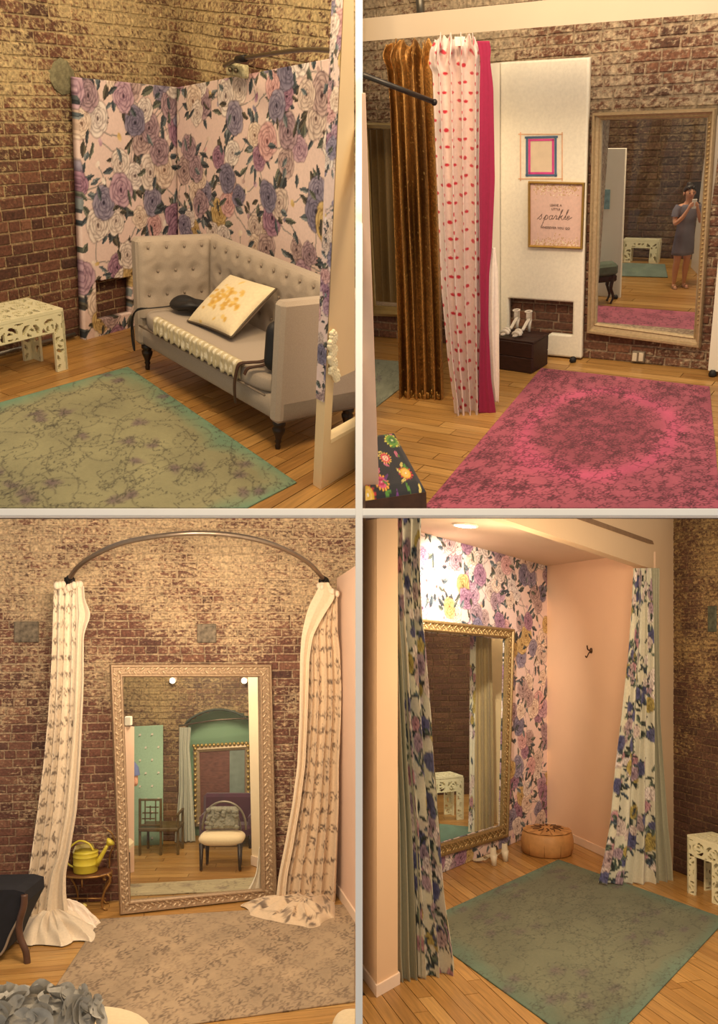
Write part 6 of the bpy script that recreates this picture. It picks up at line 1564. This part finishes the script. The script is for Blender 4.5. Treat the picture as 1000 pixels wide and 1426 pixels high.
# lattice-back armchair
lc_ = R3.floor(224, 1191); lz = R3.height(lc_, 1152); lh = R3.height(lc_, 1112); OLV = pm('olive_wood', (104, 84, 48), .5, var=.2)
lt = thing('lattice_chair', R3, lc_, 'brown open armchair with a fretwork back seen in the leaning mirror', 'chair'); x0_, x1_ = -.2, .0
for x in (x0_, x1_): part('back_post', MB().box((x, 0, lh/2), (.022, .024, lh), bev=.004), OLV, lt)
for z in (lh-.012, lz+.02): part('back_rail', MB().box(((x0_+x1_)/2, 0, z), (.2, .02, .02), bev=.004), OLV, lt)
for k in range(3): part('fret_bar', MB().box((x0_+.05+.05*k, 0, (lh+lz)/2), (.01, .014, (lh-lz)*(.95 if k != 1 else .5))), OLV, lt)
for k in range(3): part('fret_bar', MB().box(((x0_+x1_)/2+(k-1)*.02, 0, lz+(lh-lz)*(.3+.2*k)), (.15 if k == 1 else .12, .014, .01)), OLV, lt)
part('seat', MB().box((-.02, .12, lz-.02), (.38, .3, .035), bev=.008), OLV, lt)
for (x, y) in ((.16, .02), (-.18, .24), (.16, .24)): part('leg', MB().box((x, y, lz/2+(.06 if x > 0 else 0)), (.022, .022, lz+(.12 if x > 0 else 0)), bev=.003), OLV, lt)
part('arm', MB().box((.16, .12, lz+.12), (.022, .28, .02), bev=.003), OLV, lt)
# low cream seat corner, spotlights, rug strip, the person at the edge
cs = R3.floor(174, 1232, .010); css = thing('cream_stool', R3, cs, 'cream stool corner with a dark leg at the edge of the leaning mirror', 'stool'); cz = R3.height(cs, 1188)
part('seat', MB().box((-.05, .05, cz+.04), (.19, .2, .09), bev=.03), CRM, css); part('leg', MB().tube([(.03, -.02, cz), (.045, -.03, 0)], [.018, .01], 8), DARKWOOD, css, True); part('leg', MB().tube([(-.12, -.02, cz), (-.13, -.03, 0)], [.018, .01], 8), DARKWOOD, css, True)
rug_mesh(R3, 'reflected_rug', [(150, 1234), (372, 1222), (380, 1239), (150, 1250)], rug_pattern(1.4, .4, 12, (176, 160, 124), (170, 154, 120), (120, 104, 80), (130, 110, 90), 1), 'pale strip of faded rug low in the leaning mirror', step=.01)
LAMPG = glow('spot_lamp_glow', (255, 244, 220), 14)
for x, lab in ((240, 'lit spotlight seen in the leaning mirror above the sprigged mint board'), (340, 'lit spotlight seen in the leaning mirror above the arched niche')):
    p = R3.on(x, 948, vplane(f0, f1, .1)); sl = thing('spotlight', R3, p, lab, 'spotlight')
    part('lens', MB().ball((0, 0, 0), .026, 12, 8), LAMPG, sl, True); part('housing', MB().tube([(0, .01, 0), (0, .12, .01)], .034, 12), MATS['white_skirting'], sl, True)
pe = R3.floor(165, 1206); person(R3, pe, R3.height(pe, 1030), .15, 'person in a blue dress half out of view at the leaning mirror edge', (108, 120, 166))
cvp = vplane(R3.floor(350, 1240), R3.floor(366, 1239), .02)
tag(cloth(R3, 'reflected_drape', [(1180, 361, 364), (1215, 357, 365), (1232, 350, 366), (1240, 344, 368)], cvp, flat(.3, .5, (238, 224, 202), .02, 5, .05), FABRIC, 2, .012, seed=31, nu=30, nv=40), 'white hem of a curtain in the corner of the leaning mirror', 'curtain')
# ---------------------------------------------------------------- room four: alcove walls, floor, soffit
k0, k1 = R4.floor(623, 1213), R4.floor(762, 1155); ek = (k1-k0).normalized(); pk4 = vplane(k0, k1); nk = pk4[1]
j0, j1 = R4.floor(762, 1155), R4.floor(909, 1224); pj4 = vplane(j0, j1)
nj = pj4[1] if pj4[1].x < 0 else -pj4[1]; pj4 = (j0, nj)
o0, o1 = R4.floor(553, 1370), R4.floor(937, 1213); po4 = vplane(o0, o1); eo = (o1-o0).normalized(); no_ = po4[1]
jm = R4.floor(909, 1224)
OAK4 = OAK
plank_floor(R4, 'floor', [R4.floor(504, 1600), R4.floor(1230, 1600), R4.floor(1230, 1320), R4.floor(940, 1206), R4.floor(764, 1150), R4.floor(504, 1257)], (j1-j0), .095, OAK4, 1.1, 28)
# papered back wall with the mirror opening
MI4 = [(588, 879), (703, 889), (696, 1150), (611, 1175)]
WP4 = lambda w, h: wallpaper(w, h, 33, rs=1.2, dens=1.0)
lwx = R4.floor(560, 1213+63*.417)
wall4 = quad_panel(R4, 'wall_papered', pk4, [(548, 728), (763, 785), (763, 1154.6), (548, 1244)], WP4, PAINT, .012, hole=[(589, 880), (702, 890), (695.5, 1149), (612, 1174)])
tag(wall4, kind='structure')
solo('wall_alcove', MB().slab([j0, jm, Vector((jm.x, jm.y, R4.on(909, 768, pj4).z)), Vector((j0.x, j0.y, R4.on(762, 788, pj4).z))], -nj*.03), pm('blush_alcove', (238, 200, 164), .75, var=.02, scale=3), R4, j0, kind='structure')
SK = MATS['white_skirting']
solo('baseboard_alcove', MB().slab([j0+nj*.012, jm+nj*.012, jm+nj*.012+Vector((0, 0, .075)), j0+nj*.012+Vector((0, 0, .075))], -nj*.012), SK, R4, j0, kind='structure')
SOF = pm('soffit_paint', (228, 196, 156), .75, var=.02, scale=3)
mb = MB()
fp = [R4.on(x, y, po4) for x, y in ((640, 700), (953, 700), (947.5, 802), (907, 792), (690, 719))]
mb.v = [tuple(p) for p in fp]+[tuple(p-no_*.10) for p in fp]; mb.f = [(0, 1, 2, 3, 4), (9, 8, 7, 6, 5)]+[(i, (i+1) % 5, 5+(i+1) % 5, 5+i) for i in range(5)]
solo('trim_soffit', mb, SOF, R4, fp[3], kind='structure')
jq = [R4.on(907, 792, po4), R4.on(947.5, 802, po4), R4.on(937, 1213, po4), R4.on(909, 1224, po4)]
jq[2].z = 0; jq[3].z = 0
solo('wall_jamb', MB().slab(jq, -no_*.10), SOF, R4, jq[3], kind='structure')
gr = [R4.on(x, y, (po4[0]+no_*.002, no_)) for x, y in ((785, 716), (903, 757), (910, 758), (908, 753), (800, 714))]
mb = MB(); mb.v = [tuple(p) for p in gr]+[tuple(p+no_*.006) for p in gr]; mb.f = [(0, 1, 2, 3, 4), (9, 8, 7, 6, 5)]+[(i, (i+1) % 5, 5+(i+1) % 5, 5+i) for i in range(5)]
solo('groove_strip', mb, pm('groove_shade', (150, 118, 88), .6), R4, gr[1], 'brown strip painted for the shaded groove of the curtain track in the soffit', 'track')  # strip on the face, its dark colour stands for the groove's shade
# ceiling of the alcove and its recessed lamp
cp = [R4.on(548, 731, pk4), R4.on(763, 788.5, pk4), R4.on(907, 768, pj4), R4.on(690, 719, po4)-no_*.05, R4.on(600, 690, po4)-no_*.05]
mb = MB(); mb.v = [tuple(p) for p in cp]+[tuple(p+Vector((0, 0, .05))) for p in cp]; mb.f = [(4, 3, 2, 1, 0), (5, 6, 7, 8, 9)]+[(i, (i+1) % 5, 5+(i+1) % 5, 5+i) for i in range(5)]
solo('ceiling', mb, pm('ceiling_paint', (222, 196, 168), .8, var=.02, scale=3), R4, cp[1], kind='structure')
nc4 = (cp[1]-cp[0]).cross(cp[3]-cp[0]).normalized(); nc4 = nc4 if nc4.z < 0 else -nc4
lp4 = R4.on(648, 731, (cp[0], nc4)); dl = thing('recessed_lamp', R4, lp4+nc4*.01, 'round glowing recessed lamp in the alcove ceiling', 'lamp')
Rn = nc4.to_track_quat('Z', 'Y').to_matrix()
LD = local(dl, R4)
part('lens', MB().lathe([(.085, 0), (.08, .012), (.0, .014)], lp4, 24, Rn), glow('lamp_lens_glow', (255, 240, 214), 12), dl, True, M=LD)
part('trim_ring', MB().tube([lp4+Rn @ Vector((.092*math.cos(a), .092*math.sin(a), .004)) for a in np.linspace(0, 6.283, 25)[:-1]], .01, 8, closed=True), pm('white_ring', (244, 236, 222), .5), dl, True, M=LD)
tgt = R4.on(632, 860, pk4)
lamp('SPOT', R4, lp4+nc4*.06, 260, (1, .86, .70), .05, R4.on(628, 850, pk4)+nk*.0, spot=1.25, blend=.8, name='recessed_lamp_light')
lamp('POINT', R4, lp4+nc4*.45+nk*.35, 15, WARM4, .12, name='recessed_lamp_spill')
# pillar at the front left
pA, pB_, pC = R4.floor(504, 1357), R4.floor(525, 1387), R4.floor(554, 1370); pA.x = max(pA.x, .02)
pD = pA+(pC-pB_)
PIL = pm('pillar_paint', (230, 192, 150), .75, var=.02, scale=3)
zt4 = R4.height(pB_, 700)
pil = solo('wall_pillar', MB().poly([(p.x, p.y) for p in (pA, pB_, pC, pD)], 0, zt4), PIL, R4, pB_, kind='structure')
cen = (pA+pB_+pC+pD)/4
bbp = [(p.x+(p.x-cen.x)*.13, p.y+(p.y-cen.y)*.10) for p in (pA, pB_, pC, pD)]
o = solo('baseboard_pillar', MB().poly(bbp, 0, .07), SK, R4, pB_, kind='structure'); clip_side(o, .02, False)
# brick wall beyond the jamb
T4 = [(70, 44, 32), (92, 60, 44), (80, 52, 38), (104, 72, 52)]
b4 = brick_mat('old_brick_umber', R4, T4, (178, 148, 96), .2, 2.6, .10, .30); m4 = brick_mat('old_mortar_umber', R4, T4, (150, 122, 84), .2, 2.6, .16, .36, mortar=True)
w4a, w4b = R4.floor(930, 1209), R4.floor(1200, 1314.4)
brick_wall(R4, 'wall_right', w4a, w4b, 3.3, .0655, .19, b4, m4, seed=51, vis=lambda x, y: 938 < x < 1000 and 718 < y < 1230)
pq = R4.on(992, 862, vplane(w4a, w4b, .008)); ew = (w4b-w4a).normalized(); k = MB().box((0, 0, 0), (.10, .016, .22), bev=.006); k.v = [tuple(pq+Matrix.Rotation(math.atan2(ew.y, ew.x), 3, 'Z') @ Vector(v)) for v in k.v]
solo('wall_plate', k, pm('green_plate', (96, 100, 80), .7, .2, var=.3, scale=30, bump=.5), R4, pq, 'dull green plate in the dark bricks above the ivory bench', 'wall plate')

# ---------------------------------------------------------------- room four: floral curtains
def garden(w, h, seed, bg=(208, 202, 178)):
    c = Canvas(w, h, bg, .005); r = random.Random(seed)
    for _ in range(int(110*w*h)):
        x, y = r.random()*w, r.random()*h
        for _ in range(4):
            a = r.random()*6.283; q = r.choice([((70, 78, 66), (44, 50, 46)), ((104, 116, 96), (70, 84, 74)), ((88, 104, 112), (52, 62, 74))]); c.leaf(x+.05*math.cos(a), y+.05*math.sin(a), r.uniform(.05, .1), r.uniform(.02, .04), a, *q)
        if r.random() < .75: c.rose(x, y, r.uniform(.03, .06), *r.choice(ROSES[:4]+[((150, 130, 60), (90, 70, 30), (210, 190, 110)), ((60, 60, 96), (30, 30, 60), (120, 120, 160)), ((170, 110, 120), (90, 44, 60), (220, 180, 180))]), r)
    return c.warp(.012, 9, seed)
LINING = Canvas(.4, 2.6, (162, 158, 132), .006); LINING.a *= (1+.25*(vnoise(LINING.ny, LINING.nx, 2, 14, 6)-.5))[..., None]
pc4 = vplane(R4.floor(556, 1366), R4.floor(640, 1352))
c4 = thing('floral_curtain', R4, R4.floor(595, 1366), 'floor-length floral curtain with grey-green lining beside the cream pillar', 'curtain')
cloth(R4, 'lining', [(700, 531, 556), (800, 536, 556), (900, 543, 562), (1000, 547, 566), (1066, 549, 570), (1150, 552, 577), (1250, 553, 582), (1330, 553, 585), (1371, 556, 586)], pc4, LINING, FABRIC, 3.2, .03, parent=c4, seed=41, nu=90)
cloth(R4, 'floral_cloth', [(700, 554, 588), (760, 553, 587), (800, 554, 587), (850, 556, 589), (900, 560, 594), (1000, 564, 602), (1066, 568, 606), (1150, 575, 613), (1250, 580, 622), (1320, 583, 633), (1352, 584, 637), (1362, 584, 636)], (pc4[0]+pc4[1]*.02, pc4[1]), garden(.6, 2.7, 3), FABRIC, 3, .035, parent=c4, seed=42, nu=110)
pcr4 = vplane(R4.floor(836, 1226), R4.floor(938, 1218), .17)
d4 = thing('floral_curtain', R4, R4.floor(888, 1226), 'floral curtain with grey-green lining hanging by the alcove jamb and bricks', 'curtain')
cloth(R4, 'floral_cloth', [(791, 883, 906), (850, 880, 908), (905, 876, 909), (1000, 866, 909), (1066, 858, 910), (1150, 851, 912), (1200, 842, 914), (1231, 835, 915)], pcr4, garden(.62, 2.3, 8), FABRIC, 5, .034, parent=d4, seed=43, nu=120)
cloth(R4, 'lining', [(791, 904, 918), (850, 906, 917), (905, 906, 917), (1000, 907, 918), (1066, 908, 923), (1150, 909, 930), (1200, 911, 936), (1230, 912, 938)], (pcr4[0]-pcr4[1]*.012, pcr4[1]), LINING, FABRIC, 2, .026, parent=d4, seed=44, nu=60)

# ---------------------------------------------------------------- room four: mirror, hook, pouf, shoes, rug, bench
pm4 = (pk4[0]+nk*.004, nk)
MO4 = [(574, 861), (713, 876), (704, 1165), (600, 1196)]
m4_ = thing('carved_mirror', R4, R4.on(650, 1182, pm4), 'carved bronze-gilt mirror on floral paper, reflecting a bench and curtain', 'mirror')
BRZ = pm('bronze_gilt', (158, 132, 86), .42, .4, var=.2, scale=60)
f4 = frame(R4, 'frame', pm4, MO4, MI4, [(0, 0), (0, .03), (.1, .042), (.22, .04), (.28, .026), (.78, .026), (.84, .036), (1, .02), (1, 0)], BRZ, m4_)
glass(R4, pm4, MI4, m4_, .004)
carving(R4, (pm4[0]+nk*.01, nk), MO4, MI4, .05, f4, pm('bronze_pale', (200, 172, 118), .4, .4, var=.2, scale=70), M=m4_)  # carving paler than the bronze of the frame
hk = R4.on(824, 906, pj4); IRON = pm('dark_bronze', (86, 62, 44), .4, .7)
hkt = thing('coat_hook', R4, hk, 'small dark wall hook on the blush alcove wall', 'hook'); hx_ = Vector((nj.x, nj.y, 0)); hs = Vector((-hx_.y, hx_.x, 0))
part('plate', MB().ball(Vector((0, 0, 0))+hx_*.006, (.018, .018, .028), 10, 8), IRON, hkt, True)
part('upper_prong', MB().tube(smoothpath([hx_*.01, hx_*.05+Vector((0, 0, .01))+hs*.015, hx_*.07+Vector((0, 0, .05))+hs*.03], 5), .007, 8), IRON, hkt, True)
part('lower_prong', MB().tube(smoothpath([hx_*.01, hx_*.035+Vector((0, 0, -.03)), hx_*.055+Vector((0, 0, -.065)), hx_*.07+Vector((0, 0, -.05))], 5), .006, 8), IRON, hkt, True)
pq4 = R4.floor(762, 1187); zp = R4.height(pq4+Vector((0, -.24, 0)), 1165); rpf = .245
pf4 = thing('leather_pouf', R4, pq4, 'round tan leather pouf stitched with a star in the alcove corner', 'pouf'); TAN = pm('tan_leather', (206, 152, 92), .55, var=.12, scale=14, bump=.25, bscale=60)
part('side', MB().lathe([(rpf*.9, 0), (rpf*.97, .012), (rpf*1.02, zp*.35), (rpf*1.02, zp*.6), (rpf*.97, zp*.9), (rpf*.9, zp)], (0, 0, 0), 40), TAN, pf4, True)
for k in range(12):
    a0, a1 = 6.2832*k/12, 6.2832*(k+1)/12
    part('top_panel', MB().grid(lambda u, v: ((rpf*.93*v+.002)*math.cos(a0+(a1-a0)*(.03+.94*u)), (rpf*.93*v+.002)*math.sin(a0+(a1-a0)*(.03+.94*u)), zp+.004+.022*(1-v*v)+.006*math.sin(math.pi*u)*v), 6, 6), TAN, pf4, True)
for k in range(12):
    a = 6.2832*(k+.5)/12; part('stitching', MB().tube([(rpf*q*math.cos(a+s), rpf*q*math.sin(a+s), zp+.012+.022*(1-q*q)) for q, s in ((.25, 0), (.45, .2), (.62, 0))], .004, 5), pm('dark_thread', (84, 54, 34), .8), pf4, True)
for k in range(10):
    a = 6.2832*k/10; part('seam', MB().tube([(rpf*1.0*math.cos(a), rpf*1.0*math.sin(a), .01), (rpf*1.025*math.cos(a), rpf*1.025*math.sin(a), zp*.5), (rpf*.95*math.cos(a), rpf*.95*math.sin(a), zp*.93)], .003, 5), pm('pale_seam', (178, 128, 76), .7), pf4, True)
for (x, y, lab) in ((684, 1206, 'white heeled shoe on the boards under the carved mirror, nearer the curtain'), (700, 1200, 'white heeled shoe on the boards under the carved mirror, nearer the pouf')):
    sandal(R4, R4.floor(x, y)+Vector((-.05, .08, 0)), math.pi+.85, .23, lab, (220, 208, 180), closed=True)
rp4 = rug_pattern(2.6, 2.0, 57, (106, 108, 84), (86, 120, 102), (78, 78, 62), (98, 86, 84), 1.2)
rug_mesh(R4, 'patterned_rug', [(778, 1198), (1012, 1281), (830, 1475), (575, 1290)], rp4, 'worn green rug with teal rim between the floral curtains')
bq0 = R4.floor(957, 1243); eb4 = Vector((ew.x, ew.y, 0)).normalized(); nb4 = Vector((-eb4.y, eb4.x, 0)); nb4 = nb4 if nb4.y > 0 else -nb4
bench(R4, bq0, eb4, nb4, .36, .26, R4.height(bq0, 1162), 'ivory cut-out bench by the dark brick wall next to the floral curtain')

# ---------------------------------------------------------------- room four: behind the glass (what the carved mirror shows)
plank_floor(R4, 'floor_reflected', [R4.floor(575, 1222), R4.floor(722, 1166), R4.floor(722, 1096), R4.floor(575, 1096)], Vector((1, .1, 0)), .12, OAK, 1.2, 61)
g0, g1 = R4.floor(570, 1108), R4.floor(730, 1104); pg4 = vplane(g0, g1)
b4d = brick_mat('reflected_umber', R4, T4, (150, 124, 78), .2, 2.6, .10, .24); m4d = brick_mat('reflected_umber_mortar', R4, T4, (128, 104, 70), .2, 2.6, .14, .28, mortar=True)
brick_wall(R4, 'wall_reflected', g0, g1, 2.6, .075, .22, b4d, m4d, seed=62, limit=120, vis=lambda x, y: 595 < x < 660 and 880 < y < 1075)
lamp('AREA', R4, (1.7, 9.6, 2.4), 26, WARM4, .4, (1.4, 10.6, .8), name='mirror_fill_light')  # extra lamp put in to brighten the set behind the carved mirror
bs0, bs1 = R4.floor(600, 1146), R4.floor(646, 1141); eb5 = (bs1-bs0).normalized(); nb5 = Vector((-eb5.y, eb5.x, 0))
bench(R4, bs0, eb5, nb5, (bs1-bs0).length, .3, R4.height(bs0, 1084), 'ivory cut-out bench seen in the carved mirror', cell=.009)
pcv4 = vplane(R4.floor(650, 1160), R4.floor(706, 1160))
cv = thing('reflected_curtain', R4, R4.floor(672, 1160), 'pale curtain with floral edge seen in the carved mirror', 'curtain')
cloth(R4, 'floral_edge', [(860, 655, 663), (1000, 654, 662), (1100, 654, 661), (1160, 652, 662)], pcv4, garden(.15, 1.9, 12), FABRIC, 1, .01, parent=cv, seed=63, nu=24)
cloth(R4, 'lining', [(860, 661, 684), (1000, 661, 687), (1100, 661, 688), (1158, 661, 688)], (pcv4[0]-pcv4[1]*.01, pcv4[1]), flat(.4, 2, (176, 156, 112), .02, 7, .15), FABRIC, 3, .024, parent=cv, seed=64, nu=60)
pcw = vplane(R4.floor(684, 1150), R4.floor(716, 1150), -.12)
solo('wall_reflected_side', MB().slab([R4.on(x, y, pcw) for x, y in ((682, 1150), (718, 1150), (718, 850), (682, 850))], -pcw[1]*.03), pm('cream_alcove', (236, 210, 160), .75, var=.02), R4, R4.on(700, 1146, pcw), kind='structure')
rug_mesh(R4, 'reflected_green_rug', [(590, 1146), (652, 1152), (664, 1172), (600, 1190)], flat(.8, .5, (92, 124, 104), .02, 4, .3), 'green rug corner seen in the carved mirror')
rpq = R4.floor(699, 1164); solo('reflected_pouf', MB().lathe([(.09, 0), (.10, .03), (.10, .08), (.085, .10), (0, .105)], rpq+Vector((0, 0, 0)), 20), TAN, R4, rpq, 'tan pouf edge seen in the carved mirror corner', 'pouf', smooth=True)
